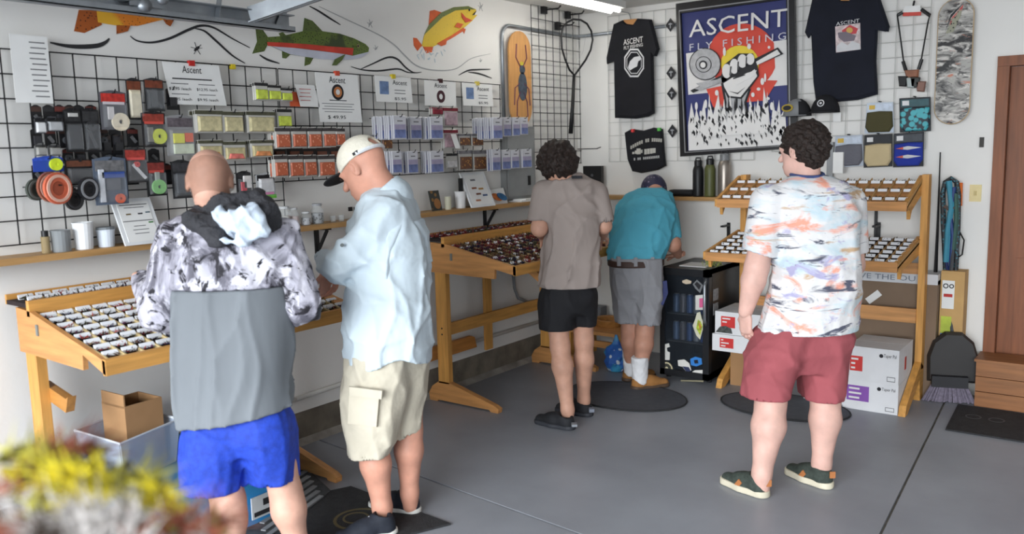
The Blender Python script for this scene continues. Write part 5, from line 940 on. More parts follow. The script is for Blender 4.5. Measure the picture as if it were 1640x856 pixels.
b = MB(); q = on('y', FY0+.013, *kf(100, 678)); b.disc(q, (1, 0, 0), (0, 0, 1), .045, .045, (0, -.002, 0)); b.build('sticker', C((206, 196, 160)), t); b = MB(); b.ring(q+np.array((0, -.002, 0)), (1, 0, 0), (0, 0, 1), .012, .034, (0, -.002, 0)); b.build('sticker', C((60, 60, 54)), t)
sticker(pts([(162, 632), (200, 628), (228, 650), (240, 690), (215, 705), (190, 670), (166, 665)]), SW); sticker(pts([(190, 668), (225, 672), (238, 695), (212, 700)]), C((44, 52, 84)), y=FY0+.0105)
sticker(pts([(234, 625), (262, 612), (298, 622), (302, 655), (270, 668), (238, 660)]), C((52, 128, 206))); sticker(pts([(254, 632), (276, 630), (280, 650), (260, 652)]), C((24, 30, 44)), y=FY0+.0105)
sticker(pts([(222, 715), (260, 690), (308, 688), (300, 722), (262, 735), (244, 712)]), SW); sticker(pts([(136, 700), (180, 700), (186, 720), (140, 718)]), C((150, 170, 150)))
sticker(pts([(180, 745), (310, 748), (310, 757), (180, 753)]), C((140, 134, 110)), y=FY0-.001)
for (z0, z1, y0, y1) in ((.58, .66, -.55, -.47), (.48, .56, -.55, -.47)): b = MB(); b.box(FX1, y0, z0, FX1+.002, y1, z1); b.build('sticker', C((150, 150, 152), var=.4, scale=50.0), t)
b = MB(); b.box(FX0+.09, FY0+.12, FZ, FX1-.08, FY0+.32, FZ+.004); b.build('notepad', M_paper, label='white sheet lying on top of the mini fridge', cat='paper')
q = np.array((FX1+.03, -.3, .78)); 
t2 = thing('tying_scraps', 'small clump of green and clear fly tying scraps on the fridge', 'scraps', (1.24, -.4, FZ)); b = MB()
for i in range(40): p = np.array((1.25+rnd.gauss(0, .03), -.36+rnd.gauss(0, .05), FZ)); b.bar(p, p+np.array((rnd.gauss(0, .02), rnd.gauss(0, .02), rnd.uniform(.01, .04))), .003, .004)
b.build('fibres', C((150, 160, 90), var=.4), t2, kind='stuff')
# ------------------------------------------------------------------ boxes around the rack
def carton(name, label, x0, y0, z0, x1, y1, z1, m, patch=None, pc=None, txt=None, flaps=True, yaw=0):
    t = thing(name, label, 'box', ((x0+x1)/2, (y0+y1)/2, z0)); b = MB(); b.box(x0, y0, z0, x1, y1, z1-.004); b.build('carton', m, t)
    for a0, a1 in ((y0, (y0+y1)/2-.002), ((y0+y1)/2+.002, y1)): b = MB(); b.box(x0, a0, z1-.004, x1, a1, z1); b.build('flap', m, t)
    W, H = x1-x0, z1-z0
    if patch:
        u0, v0, u1, v1 = patch; b = MB(); b.box(x0+W*u0, y0-.001, z0+H*v0, x0+W*u1, y0, z0+H*v1); b.build('label_patch', C(pc), t)
        for i, s in enumerate(txt or ()):
            cx_, cz_, w_, h_2 = x0+W*(u0+(u1-u0)*(.1+.04*len(s))), z0+H*(v1-(v1-v0)*(.2+.3*i)), W*(u1-u0)*.04*len(s), H*(v1-v0)*.06; b = MB(); b.box(cx_-w_, y0-.002, cz_-h_2, cx_+w_, y0-.001, cz_+h_2); b.build('print_line', M_pw, t)
    return t, W, H
M_wb = mat('white_carton_board', (222, 222, 224), rough=.7, var=.04); M_kraft = mat('kraft_board', (160, 122, 84), rough=.85, var=.1, scale=6); M_dk = mat('grey_kraft_board', (128, 108, 90), rough=.85, var=.08, scale=4)
def brandmark(t, x0, y0, z0, W, H):
    b = MB(); b.disc((x0+W*.66, y0-.001, z0+H*.8), (1, 0, 0), (0, 0, 1), .012, .012, (0, -.001, 0), 10); b.build('logo', M_ink, t)
    b = MB(); text_mesh(b, 'Taper Pal', (x0+W*.83, y0-.002, z0+H*.8), (1, 0, 0), (0, 0, 1), W*.24, H*.13, .001); b.build('lettering', M_ink, t)
    b = MB(); 
    for q in ((.78, .08, .94, .1), (.78, .2, .94, .22), (.78, .08, .79, .22), (.93, .08, .94, .22)): b.box(x0+W*q[0], y0-.001, z0+H*q[1], x0+W*q[2], y0, z0+H*q[3])
    b.build('stamp_box', M_txt, t)
t, W, H = carton('shipping_box', 'white box with purple label, bottom of the stack beside the rack foot', 2.235, -.64, 0, 2.555, -.28, .185, M_wb, (.07, .3, .48, .82), (134, 82, 168), ('Filter', 'Premium', 'Fabric')); brandmark(t, 2.235, -.64, 0, W, H)
t, W, H = carton('shipping_box', 'white box with red label on top of the purple label box', 2.26, -.65, .187, 2.555, -.29, .40, M_wb, (.05, .28, .3, .72), (204, 56, 52), ('Premier', 'Fish', 'Feed')); brandmark(t, 2.26, -.65, .187, W, H)
b = MB(); b.box(2.555, -.5, .25, 2.5565, -.46, .33); b.build('label_patch', C((190, 60, 50)), t)
t, W, H = carton('shipping_box', 'white box half hidden behind the pink shorts on the floor', 1.98, -.60, 0, 2.225, -.25, .18, M_wb); brandmark(t, 1.98, -.6, 0, W, H)
t, W, H = carton('packing_crate', 'kraft box standing under the stacked white boxes right of the fridge', 1.45, -.52, 0, 1.75, -.2, .252, M_kraft)
t, W, H = carton('shipping_box', 'lower white box with red label between fridge and pink shorts', 1.36, -.62, .254, 1.72, -.26, .37, M_wb, (.15, .22, .42, .8), (206, 52, 50), ('No', 'Feather', 'Fish'))
t, W, H = carton('shipping_box', 'upper white box with red label between fridge and pink shorts', 1.375, -.61, .372, 1.73, -.26, .525, M_wb, (.12, .3, .4, .8), (206, 52, 50), ('Premier', 'Fish'))
b = MB(); b.puff([(1.38, -.612, .38), (1.5, -.612, .38), (1.49, -.612, .415), (1.45, -.612, .43), (1.41, -.612, .42)], (0, -.002, 0)); b.build('fish_sticker', C((70, 74, 72), var=.6, scale=50.0), t)
t = thing('cardboard_box', 'large brown cardboard box behind the rack rail', 'box', (2.3, -.1, .42)); M_cb = M_dk
b = MB(); b.box(2.0, -.165, .005, 2.66, .03, .76); b.build('carton', M_cb, t)
b = MB(); b.box(1.99, -.168, .735, 2.66, .03, .80); b.build('tape_band', C((206, 208, 212)), t)
b = MB(); text_mesh(b, 'VE THE OU', (2.36, -.17, .768), (1, 0, 0), (0, 0, 1), .34, .034, .001); b.build('lettering', C((120, 128, 140)), t)
b = MB(); c_ = on('y', -.166, 1399, 476); b.obox(c_, (.75, 0, .66), (-.66, 0, .75), (0, 1, 0), .05, .022, .0015); b.build('white_sticker', M_paper, t)
b = MB(); c_ = on('y', -.166, 1423, 503); b.box(c_[0]-.05, -.168, c_[2]-.02, c_[0]+.05, -.165, c_[2]+.02); b.build('grey_sticker', C((186, 186, 188)), t)
b = MB(); c_ = on('y', -.166, 1421, 546); b.box(c_[0]-.05, -.168, c_[2]-.018, c_[0]+.04, -.165, c_[2]+.018); b.build('blue_sticker', C((90, 130, 176)), t)
t = thing('cardboard_box', 'tall flat cardboard carton leaning behind the rack right post', 'box', (2.72, -.03, 0))
b = MB(); b.box(2.665, -.1, .005, 2.80, .03, .82); b.build('carton', mat('tan_board', (196, 158, 104), var=.08, rough=.8), t)
b = MB(); b.box(2.675, -.103, .58, 2.745, -.1, .76); b.build('white_label', M_paper, t); b = MB(); b.ring((2.695, -.103, .725), (1, 0, 0), (0, 0, 1), .01, .016, (0, -.001, 0)); b.ring((2.728, -.103, .725), (1, 0, 0), (0, 0, 1), .008, .014, (0, -.001, 0)); b.build('print_mark', M_ink, t); b = MB(); b.box(2.685, -.104, .655, 2.735, -.103, .675); b.build('red_print', M_red, t)
b = MB(); b.box(2.675, -.104, .16, 2.735, -.1, .42); b.build('blue_print', C((60, 120, 190), var=.3), t); b = MB(); b.box(2.675, -.104, .42, 2.735, -.1, .53); b.build('green_print', C((176, 190, 70), var=.3), t)
t = thing('wooden_crate', 'brown wooden crate on the floor below the brown door trim', 'crate', (3.02, -.1, 0)); Mcr = wood('x', (140, 92, 54), 'crate_wood')
for i, (z0, z1) in enumerate(((.002, .095), (.1, .19), (.195, .285))): b = MB(); b.box(2.9, -.2, z0, 3.2, -.182, z1); b.build('slat', Mcr, t); b = MB(); b.box(2.9, -.18, z0, 2.918, .02, z1); b.build('slat', Mcr, t)
b = MB(); b.box(2.918, -.182, .0, 3.2, .02, .27); b.build('core', Mcr, t)
b = MB(); b.box(2.89, -.21, .285, 3.21, .03, .30); b.build('lid', Mcr, t)
# ------------------------------------------------------------------ mats
M_rub = mat('black_rubber', (42, 42, 44), rough=.85, var=.25, scale=30, bump=.3, bscale=120); M_tr = mat('grey_mat', (74, 77, 84), rough=.7, var=.12, scale=20)
def rmat(label, cx, cy, rx, ry, m):
    t = thing('round_mat', label, 'mat', (cx, cy, 0)); b = MB(); b.disc((cx, cy, .001), (1, 0, 0), (0, 1, 0), rx, ry, (0, 0, .007), 40); b.build('pad', m, t)
    b = MB(); b.tube([(cx+rx*math.cos(a), cy+ry*math.sin(a), .006) for a in [i*math.pi/20 for i in range(40)]], .006, 6, closed=True); b.build('edge', M_rub, t)
a_, b_ = fl(1155, 635), fl(1300, 672); rmat('dark round anti-fatigue mat beneath the pink shorts', 1.93, -.83, .40, .26, M_tr)
rmat('dark round anti-fatigue mat beneath the tan shoes', .98, -1.15, .42, .30, M_tr)
def qmat(name, label, pts, m, h=.009):
    t = thing(name, label, 'mat', (*np.mean(np.array(pts), 0)[:2], 0)); b = MB(); b.prism([(p[0], p[1], .001) for p in pts], (0, 0, h)); b.build('pad', m, t); return t
p0, p1, p2 = fl(480, 800), fl(562, 782), fl(722, 842); p3 = p0+(p2-p1)
t = qmat('door_mat', 'black rubber mat with a faint gold crest under the white sneakers', [p0-(p1-p0)*2.2, p1, p2, p3-(p1-p0)*2.2], M_rub)
b = MB(); c_ = fl(575, 835); b.ring((c_[0], c_[1], .010), (1, 0, 0), (0, 1, 0), .10, .115, (0, 0, .001)); b.ring((c_[0]-.02, c_[1], .010), (1, 0, 0), (0, 1, 0), .05, .06, (0, 0, .001)); b.build('crest', C((96, 84, 54)), t)
t = qmat('runner_mat', 'grey ribbed floor runner behind the blue shorts', [fl(425, 772), fl(482, 745), fl(530, 790), fl(450, 860), fl(400, 900), fl(390, 830)], mat('runner_grey', (70, 72, 74), var=.3, scale=30, rough=.9), .012)
for i in range(7):
    a, c_ = fl(412+2*i, 796+12*i), fl(485+5*i, 752+8*i); b = MB(); b.bar((a[0], a[1], .0165), (c_[0], c_[1], .0165), .025, .006); b.build('rib', C((140, 142, 144), var=.2), t)
t = qmat('door_mat', 'black mat with faint round marks at the right picture edge', [fl(1514, 690), fl(1534, 650), fl(1534, 650)+np.array((.75, 0, 0)), fl(1514, 690)+np.array((.75, 0.0, 0))], M_rub)
b = MB(); c_ = fl(1568, 672); b.ring((c_[0]-.03, c_[1], .0102), (1, .1, 0), (-.1, 1, 0), .035, .043, (0, 0, .001)); b.ring((c_[0]+.09, c_[1], .0102), (1, .1, 0), (-.1, 1, 0), .035, .043, (0, 0, .001)); b.build('mat_mark', C((66, 66, 68)), t)
# ------------------------------------------------------------------ tub, box, cooler under the near table
CZ = .27
t = thing('storage_bin', 'bright blue lidded storage bin under the clear tub', 'bin', (.22, -3.93, 0))
M_bl = mat('blue_plastic', (58, 146, 206), rough=.4, var=.05); M_bl2 = mat('blue_plastic_dark', (40, 112, 160), rough=.4, var=.05)
bx0, bx1, by0, by1 = -.05, .60, -4.24, -3.60
b = MB(); b.hexa([(bx0+.03, by0+.03, 0), (bx1-.03, by0+.03, 0), (bx1-.03, by1-.03, 0), (bx0+.03, by1-.03, 0), (bx0, by0, CZ), (bx1, by0, CZ), (bx1, by1, CZ), (bx0, by1, CZ)]); b.build('body', M_bl, t)
b = MB(); b.box(bx0-.02, by0-.02, CZ, bx1+.02, by1+.02, CZ+.03); ld = b.build('lid', M_bl, t)
b = MB(); b.box(bx0+.04, by0+.04, CZ+.03, bx1-.04, by1-.04, CZ+.034); b.build('lid_panel', M_bl2, ld)
b = MB(); b.box(bx1-.002, by1-.22, .05, bx1+.004, by1-.06, .15); b.build('label', C((200, 204, 206)), t); b = MB(); b.box(bx1+.004, by1-.21, .06, bx1+.006, by1-.1, .08); b.box(bx1+.004, by1-.16, .1, bx1+.006, by1-.1, .13); b.build('label_print', M_ink, t)
t = thing('clear_tub', 'clear plastic tub holding an open cardboard box', 'tub', (.3, -4.0, CZ+.035)); M_tub = mat('frosted_tub', (186, 200, 220), rough=.25, var=.03, alpha=.5)
z0, z1 = CZ+.035, CZ+.225
tp = [np.array(fl(*p, z=z1)) for p in ((120, 690), (192, 712), (287, 672))]; tp.append(tp[0]+tp[2]-tp[1]); ctr = sum(tp)/4
bt = [ctr+(p-ctr)*.86 for p in tp]; 
for p in bt: p[2] = z0
for i in range(4):
    j = (i+1) % 4; n = np.cross(tp[j]-tp[i], (0, 0, 1.)); n /= np.linalg.norm(n); n *= .004
    b = MB(); b.hexa([bt[i], bt[j], bt[j]+n, bt[i]+n, tp[i], tp[j], tp[j]+n, tp[i]+n]); b.build('side', M_tub, t)
b = MB(); b.prism(bt, (0, 0, .005)); b.build('base', M_tub, t)
b = MB(); b.tube(tp, .006, 6, closed=True); b.build('rim', C((210, 216, 224), rough=.3), t)
t = thing('cardboard_box', 'small open cardboard box standing in the clear tub', 'box', (*(ctr[:2]), z0+.006))
e1 = (tp[1]-tp[0]); e1[2] = 0; e1 /= np.linalg.norm(e1); e2 = np.cross((0, 0, 1.), e1); c0 = fl(232, 720, z0+.02); c0 = np.array(c0); hw, hd_, hh = .085, .085, .29
if np.dot(c0-ctr, e1) > .1: c0 = ctr+e1*.05+e2*np.dot(c0-ctr, e2)
c0 = ctr+(tp[2]-tp[1])*.1+(tp[0]-tp[1])*.0; c0[2] = z0+.007
for s, (d, e) in enumerate(((e1, e2), (-e1, e2), (e2, e1), (-e2, e1))):
    b = MB(); b.obox(c0+d*(hw)+np.array((0, 0, hh/2)), d, e, (0, 0, 1), .003, hd_ + (.003 if s < 2 else -.003), hh/2); b.build('side', M_kraft, t)
b = MB(); b.obox(c0+np.array((0, 0, .004)), e1, e2, (0, 0, 1), hw-.004, hw-.004, .003); b.build('base', M_kraft, t)
b = MB(); b.obox(c0-e2*(hw+.0)+np.array((0, 0, hh+.02)), e1, e2, (0, 0, 1), hw, .003, .03); b.build('flap', M_kraft, t)
# blue bag by the tan shoes, wood offcuts behind
q = fl(987, 595); t = thing('plastic_bag', 'crumpled blue and white plastic bag on the floor beside the grey shorts', 'bag', q)
b = MB(); n = 14; vs = []; rr = random.Random(4)
for j in range(9):
    a = j/8; R = .085*(math.sin(math.pi*min(.97, a*.8+.2)))**.7*(1 if a < .75 else .55)
    for k in range(n): th = 2*math.pi*k/n; r1 = R*(1+.18*rr.uniform(-1, 1)); vs.append(q+np.array((r1*math.cos(th), r1*.8*math.sin(th), .005+a*.27)))
b.add(vs, [(j*n+k, j*n+(k+1) % n, (j+1)*n+(k+1) % n, (j+1)*n+k) for j in range(8) for k in range(n)]+[tuple(range(n))[::-1], tuple(range(8*n, 9*n))]); b.build('bag', spots('bag_print', (44, 96, 176), (220, 228, 234), 22, .32, c3=(60, 150, 190), s3=9), t, smooth=False)
t = thing('low_stool', 'low wooden step stool behind the bare legs near the corner', 'stool', fl(955, 565))
s0 = fl(905, 590); 
b = MB(); b.box(.10, -.55, .235, .62, -.12, .26); b.build('seat', Wx, t)
for x in (.12, .57):
    b = MB(); b.box(x, -.53, 0, x+.03, -.14, .235); b.build('leg', Wz, t)
b = MB(); b.box(.15, -.4, .1, .57, -.375, .15); b.build('stretcher', Wx, t)
b = MB(); b.lathe([(.1, .0), (.12, .05), (.12, .06), (.09, .055), (.07, .015)], (.36, -.3, .26), 20); b.build('wooden_bowl', wood('x', (170, 120, 64), 'bowl_wood'), label='shallow wooden bowl on the low step stool', cat='bowl')
# ------------------------------------------------------------------ foreground tray of big flies, close to the camera
t = thing('fly_bin', 'open pine bin of large flies in the near left corner', 'bin', (2.62, -5.5, 1.0))
org = np.array(J(170, 800, 1.0)); hx = np.array((CR[0], CR[1], 0)); hx /= np.linalg.norm(hx); hy = np.array((CW[0], CW[1], 0)); hy /= np.linalg.norm(hy)
zb = org[2]-.16
b = MB(); b.obox((org[0], org[1], zb), hx, hy, (0, 0, 1), .13, .10, .01); b.build('base', Wx, t)
for s in (-1, 1):
    b = MB(); b.obox(np.array((org[0], org[1], zb+.02))+hx*.13*s, hx, hy, (0, 0, 1), .006, .10, .03); b.build('side', Wx, t); b = MB(); b.obox(np.array((org[0], org[1], zb+.02))+hy*.10*s, hx, hy, (0, 0, 1), .13, .006, .03); b.build('side', Wx, t)
for s in (-1, 1):
    for r_2 in (-1, 1): b = MB(); b.obox(np.array((org[0], org[1], zb/2-.005))+hx*.10*s+hy*.07*r_2, hx, hy, (0, 0, 1), .018, .018, zb/2-.005); b.build('leg', Wz, t)
b = MB(); vs = []; rr = random.Random(9)
for j in range(6):
    a = j/5*math.pi/2
    for k in range(22): th = 2*math.pi*k/22; q = 1+.12*rr.uniform(-1, 1); vs.append(np.array((org[0], org[1], zb+.012))+(hx*.125*math.cos(th)+hy*.092*math.sin(th))*math.cos(a)*q+np.array((0, 0, 0.115*math.sin(a)*q)))
b.add(vs, [(j*22+k, j*22+(k+1) % 22, (j+1)*22+(k+1) % 22, (j+1)*22+k) for j in range(5) for k in range(22)]+[tuple(range(22))[::-1]]); b.build('heaped_flies', spots('fly_heap', (150, 132, 92), (86, 60, 46), 45, .4, c3=(178, 168, 120), s3=18), t, kind='stuff')
KIND = [('yellow', (222, 204, 44), 'fluffy yellow streamer fly in the near fly bin'), ('white', (196, 190, 186), 'pale grey feathered streamer fly in the near fly bin'), ('rust', (128, 70, 52), 'rusty red streamer fly in the near fly bin'), ('olive', (164, 158, 70), 'olive yellow streamer fly in the near fly bin'), ('dark', (70, 54, 44), 'dark brown streamer fly in the near fly bin')]
def big_fly(kind, col_, label, p, ang, sc_, src=None):
    t = thing('streamer_fly', label, 'fly', p, kind+' streamer flies in the near bin'); d = np.array((math.cos(ang), math.sin(ang), .5)); t.rotation_euler = (rnd.uniform(-.4, .4), rnd.uniform(-.6, .2), ang); t.scale = (sc_,)*3
    if src is None:
        b = MB(); z = np.zeros(3); B0 = np.array(t['_b']); r = random.Random(hash(kind) % 99 if False else len(kind)*7)
        for i in range(70):
            s0 = np.array((r.uniform(-.025, .02), 0, 0)); dd = np.array((r.uniform(-1.2, .1), r.gauss(0, .5), r.gauss(.25, .5))); dd = dd/np.linalg.norm(dd)*r.uniform(.02, .05); w = np.cross(dd, (0, .3, 1)); w = w/max(1e-6, np.linalg.norm(w))*.0016
            b.add([B0+s0-w, B0+s0+w, B0+s0+dd, B0+s0+dd*.5+np.array((0, 0, .002))], [(0, 1, 2), (0, 1, 3), (1, 2, 3), (0, 3, 2)])
        f1 = b.build('hackle', C(col_, rough=.9, var=.25, scale=80.0), t)
        b = MB(); b.tube([B0+np.array((-.03, 0, 0)), B0+np.array((0, 0, .004)), B0+np.array((.025, 0, 0))], [.004, .007, .004], 7); f2 = b.build('body', C(tuple(int(v*.7) for v in col_), rough=.9), t)
        b = MB(); b.tube([B0+np.array((.027, 0, 0)), B0+np.array((.0, 0, -.008)), B0+np.array((-.03, 0, -.012)), B0+np.array((-.036, 0, -.006)), B0+np.array((-.03, 0, 0))], .0012, 5); f3 = b.build('hook', M_steel, t)
        return (f1, f2, f3)
    for q in src: dup(q, t)
    return src
srcs = {}
LAY = [(75, 720, 1.08, 2), (110, 712, 1.1, 2), (80, 760, 1.04, 0), (115, 775, 1.02, 0), (140, 760, 1.04, 0), (160, 790, 1.0, 0), (100, 740, 1.06, 3), (180, 770, 1.05, 3), (150, 735, 1.09, 4), (185, 750, 1.08, 4), (230, 780, 1.05, 0), (250, 790, 1.02, 0), (275, 800, 1.02, 0), (280, 825, 1.0, 0), (220, 800, 1.02, 3), (70, 800, 1.0, 3), (60, 740, 1.07, 3), (75, 830, .98, 1), (110, 815, .98, 1), (140, 830, .97, 1), (175, 815, .98, 1), (205, 830, .97, 1), (235, 825, .98, 1), (190, 845, .96, 1), (100, 845, .96, 4), (150, 850, .96, 4), (60, 850, .96, 4), (260, 845, .97, 3), (290, 845, .98, 2), (300, 830, 1.0, 2), (320, 850, .98, 1), (330, 840, 1.0, 3), (230, 855, .95, 2), (120, 865, .94, 1), (180, 870, .94, 1), (250, 870, .94, 1), (60, 780, 1.03, 2), (40, 760, 1.05, 0), (30, 720, 1.08, 3), (20, 800, 1.0, 1), (35, 840, .97, 2), (205, 765, 1.06, 3)]
for i, (px, py, d, k) in enumerate(LAY):
    kd, cc, lab = KIND[k]; srcs[kd] = big_fly(kd, cc, lab, J(px, py+12, d), rnd.uniform(0, 6.28), rnd.uniform(.9, 1.35), srcs.get(kd))
# ------------------------------------------------------------------ people: smooth bodies grown from distance fields
def surfnet(fn, lo_, hi_, h):
    n = [max(4, int(math.ceil((hi_[i]-lo_[i])/h))+1) for i in range(3)]
    ax = [(lo_[i]+h*np.arange(n[i])).astype(np.float32) for i in range(3)]
    X, Y, Z = ax[0][:, None, None], ax[1][None, :, None], ax[2][None, None, :]
    v = np.broadcast_to(fn(X, Y, Z), n).astype(np.float32).copy()
    v[0] = v[-1] = 1; v[:, 0] = v[:, -1] = 1; v[:, :, 0] = v[:, :, -1] = 1
    s = v < 0; m = [k-1 for k in n]
    cnt = np.zeros(m, np.float32); acc = [np.zeros(m, np.float32) for _ in range(3)]
    sl = lambda o: tuple(slice(o[i], o[i]+m[i]) for i in range(3))
    for a in range(3):
        b, c = (a+1) % 3, (a+2) % 3
        for i in (0, 1):
            for j in (0, 1):
                o0 = [0, 0, 0]; o0[b] = i; o0[c] = j; o1 = list(o0); o1[a] = 1
                A, B = v[sl(o0)], v[sl(o1)]; k = (s[sl(o0)] != s[sl(o1)]); t = np.where(k, A/np.where(k, A-B, 1), 0)
                cnt += k; acc[a] += t; acc[b] += k*i; acc[c] += k*j
    act = cnt > 0; idx = -np.ones(m, np.int64); idx[act] = np.arange(act.sum()); I = np.argwhere(act); cc = cnt[act]
    V = np.stack([lo_[a]+h*(I[:, a]+acc[a][act]/cc) for a in range(3)], 1)
    F = []
    for a in range(3):
        b, c = (a+1) % 3, (a+2) % 3
        o0 = [slice(None)]*3; o1 = [slice(None)]*3; o0[a] = slice(0, n[a]-1); o1[a] = slice(1, n[a])
        E = s[tuple(o0)] != s[tuple(o1)]; Q = np.argwhere(E); ok = (Q[:, b] > 0) & (Q[:, b] < m[b]) & (Q[:, c] > 0) & (Q[:, c] < m[c]); Q = Q[ok]
        inside = s[tuple(o0)][tuple(Q.T)]
        q = []
        for db, dc in ((1, 1), (0, 1), (0, 0), (1, 0)):
            R = Q.copy(); R[:, b] -= db; R[:, c] -= dc; q.append(idx[tuple(R.T)])
        q = np.stack(q, 1); q[~inside] = q[~inside][:, ::-1]; F.append(q)
    return V, np.concatenate(F)
def smin(a, b, k):
    h = np.clip(.5+.5*(b-a)/k, 0, 1); return b+(a-b)*h-k*h*(1-h)
def cone(a, b, ra, rb, flat=None):
    a, b = np.array(a, float), np.array(b, float); d = b-a; l2 = max(1e-9, d@d)
    def f(X, Y, Z):
        x, y, z = X-a[0], Y-a[1], Z-a[2]; t = np.clip((x*d[0]+y*d[1]+z*d[2])/l2, 0, 1); x, y, z = x-t*d[0], y-t*d[1], z-t*d[2]; q = x*x+y*y+z*z
        if flat is not None: m = x*flat[0][0]+y*flat[0][1]+z*flat[0][2]; q = q+(1/flat[1]**2-1)*m*m
        return np.sqrt(q)-(ra+(rb-ra)*t)
    return f
def ell(c, axes, rad):
    c = np.array(c, float); A = [np.array(q, float)/np.linalg.norm(q) for q in axes]; mr = min(rad)
    def f(X, Y, Z):
        x, y, z = X-c[0], Y-c[1], Z-c[2]; q = 0
        for u, r in zip(A, rad): q = q+((x*u[0]+y*u[1]+z*u[2])/r)**2
        return (np.sqrt(q)-1)*mr
    return f
H1 = np.array((CR[0], CR[1], 0)); H1 /= np.linalg.norm(H1); H2 = np.array((CW[0], CW[1], 0)); H2 /= np.linalg.norm(H2)
def loft(secs, fold=None, power=2.3):
    """secs: (pxL, pxR, py, depth, half depth) rows of a garment or trunk, top to bottom"""
    rows = []
    for l, r, y, d, hd_ in secs:
        c = J((l+r)/2, y, d); rows.append((c[2], c[0], c[1], (r-l)/2*d/FPX, hd_))
    rows.sort(); R = np.array(rows)
    def f(X, Y, Z):
        z = Z; g = lambda k: np.interp(z, R[:, 0], R[:, k]).astype(np.float32)
        cx, cy, w, dp = g(1), g(2), g(3), g(4); u = np.abs((X-cx)*H1[0]+(Y-cy)*H1[1])/w; v = np.abs((X-cx)*H2[0]+(Y-cy)*H2[1])/dp
        d = ((u**power+v**power)**(1/power)-1)*np.minimum(w, dp)
        if fold is not None: d = d+fold(X, Y, Z)
        return np.maximum(d, np.maximum(R[0, 0]-z, z-R[-1, 0]))
    f.rows = R; return f
def folds(seed, amp, freq=16, zs=.45, n=5, warp=.7):
    r = random.Random(seed); K = [(np.array((r.gauss(0, 1), r.gauss(0, 1), r.gauss(0, zs)))*freq, r.uniform(0, 6.28)) for _ in range(n)]
    def f(X, Y, Z):
        q = 0; w = np.sin(X*9+Z*7+seed)+np.sin(Y*8-Z*9+seed*2)+.6*np.sin(Z*17+X*6)
        for k, ph in K: q = q+(1-np.abs(np.sin(X*k[0]+Y*k[1]+Z*k[2]+ph+w*warp)))**3
        return (.28*n-q)*amp*.62
    return f
def union(fs, k=.03):
    def f(X, Y, Z):
        d = fs[0](X, Y, Z)
        for g in fs[1:]: d = smin(d, g(X, Y, Z), k)
        return d
    return f
def minus(f0, cuts):
    def f(X, Y, Z):
        d = f0(X, Y, Z)
        for g in cuts: d = np.maximum(d, -g(X, Y, Z))
        return d
    return f
def plus(f0, g): return lambda X, Y, Z: f0(X, Y, Z)+g(X, Y, Z)
def half(p, n):                                # keep the side n points away from
    p = np.array(p, float); n = np.array(n, float)/np.linalg.norm(n)
    return lambda X, Y, Z: (X-p[0])*n[0]+(Y-p[1])*n[1]+(Z-p[2])*n[2]
def clip(f0, *hs):
    def f(X, Y, Z):
        d = f0(X, Y, Z)
        for g in hs: d = np.maximum(d, g(X, Y, Z))
        return d
    return f
def grow(fn, pts, h, pad=.16):
    P_ = np.array(pts, float); return surfnet(fn, P_.min(0)-pad, P_.max(0)+pad, h)
def relax(v, f, n=2):
    E = np.concatenate([f[:, [0, 1]], f[:, [1, 2]], f[:, [2, 3]], f[:, [3, 0]]]); c = np.bincount(E[:, 0], minlength=len(v))+np.bincount(E[:, 1], minlength=len(v))
    for lam in [.55, -.5]*n:
        a = np.stack([np.bincount(E[:, 0], v[E[:, 1], k], len(v))+np.bincount(E[:, 1], v[E[:, 0], k], len(v)) for k in range(3)], 1)/np.maximum(c, 1)[:, None]; v = v+(a-v)*lam
    return v
def put_mesh(name, geos, m, parent, label=None, sm=3):
    base = np.array(parent['_b']); V = []; F = []; k = 0
    for v, f in geos:
        v = relax(v, f, sm); V.append(v-base); F.append(f+k); k += len(v)
    V = np.concatenate(V); F = np.concatenate(F); me = bpy.data.meshes.new(name)
    me.vertices.add(len(V)); me.vertices.foreach_set('co', V.astype(np.float32).ravel()); me.loops.add(F.size); me.loops.foreach_set('vertex_index', F.astype(np.int32).ravel())
    me.polygons.add(len(F)); me.polygons.foreach_set('loop_start', np.arange(0, F.size, 4, dtype=np.int32)); me.polygons.foreach_set('loop_total', np.full(len(F), 4, np.int32)); me.polygons.foreach_set('use_smooth', np.ones(len(F), bool))
    me.update(calc_edges=True); me.materials.append(m); o = bpy.data.objects.new(name, me); col.objects.link(o); o.parent = parent; o['_b'] = list(parent['_b'])
    if label: o['label'] = label
    return o
def nrm(v): v = np.array(v, float); return v/np.linalg.norm(v)
def frame(fwd, up):
    f = nrm(fwd); l = nrm(np.cross(up, f)); u = np.cross(f, l); return f, l, u
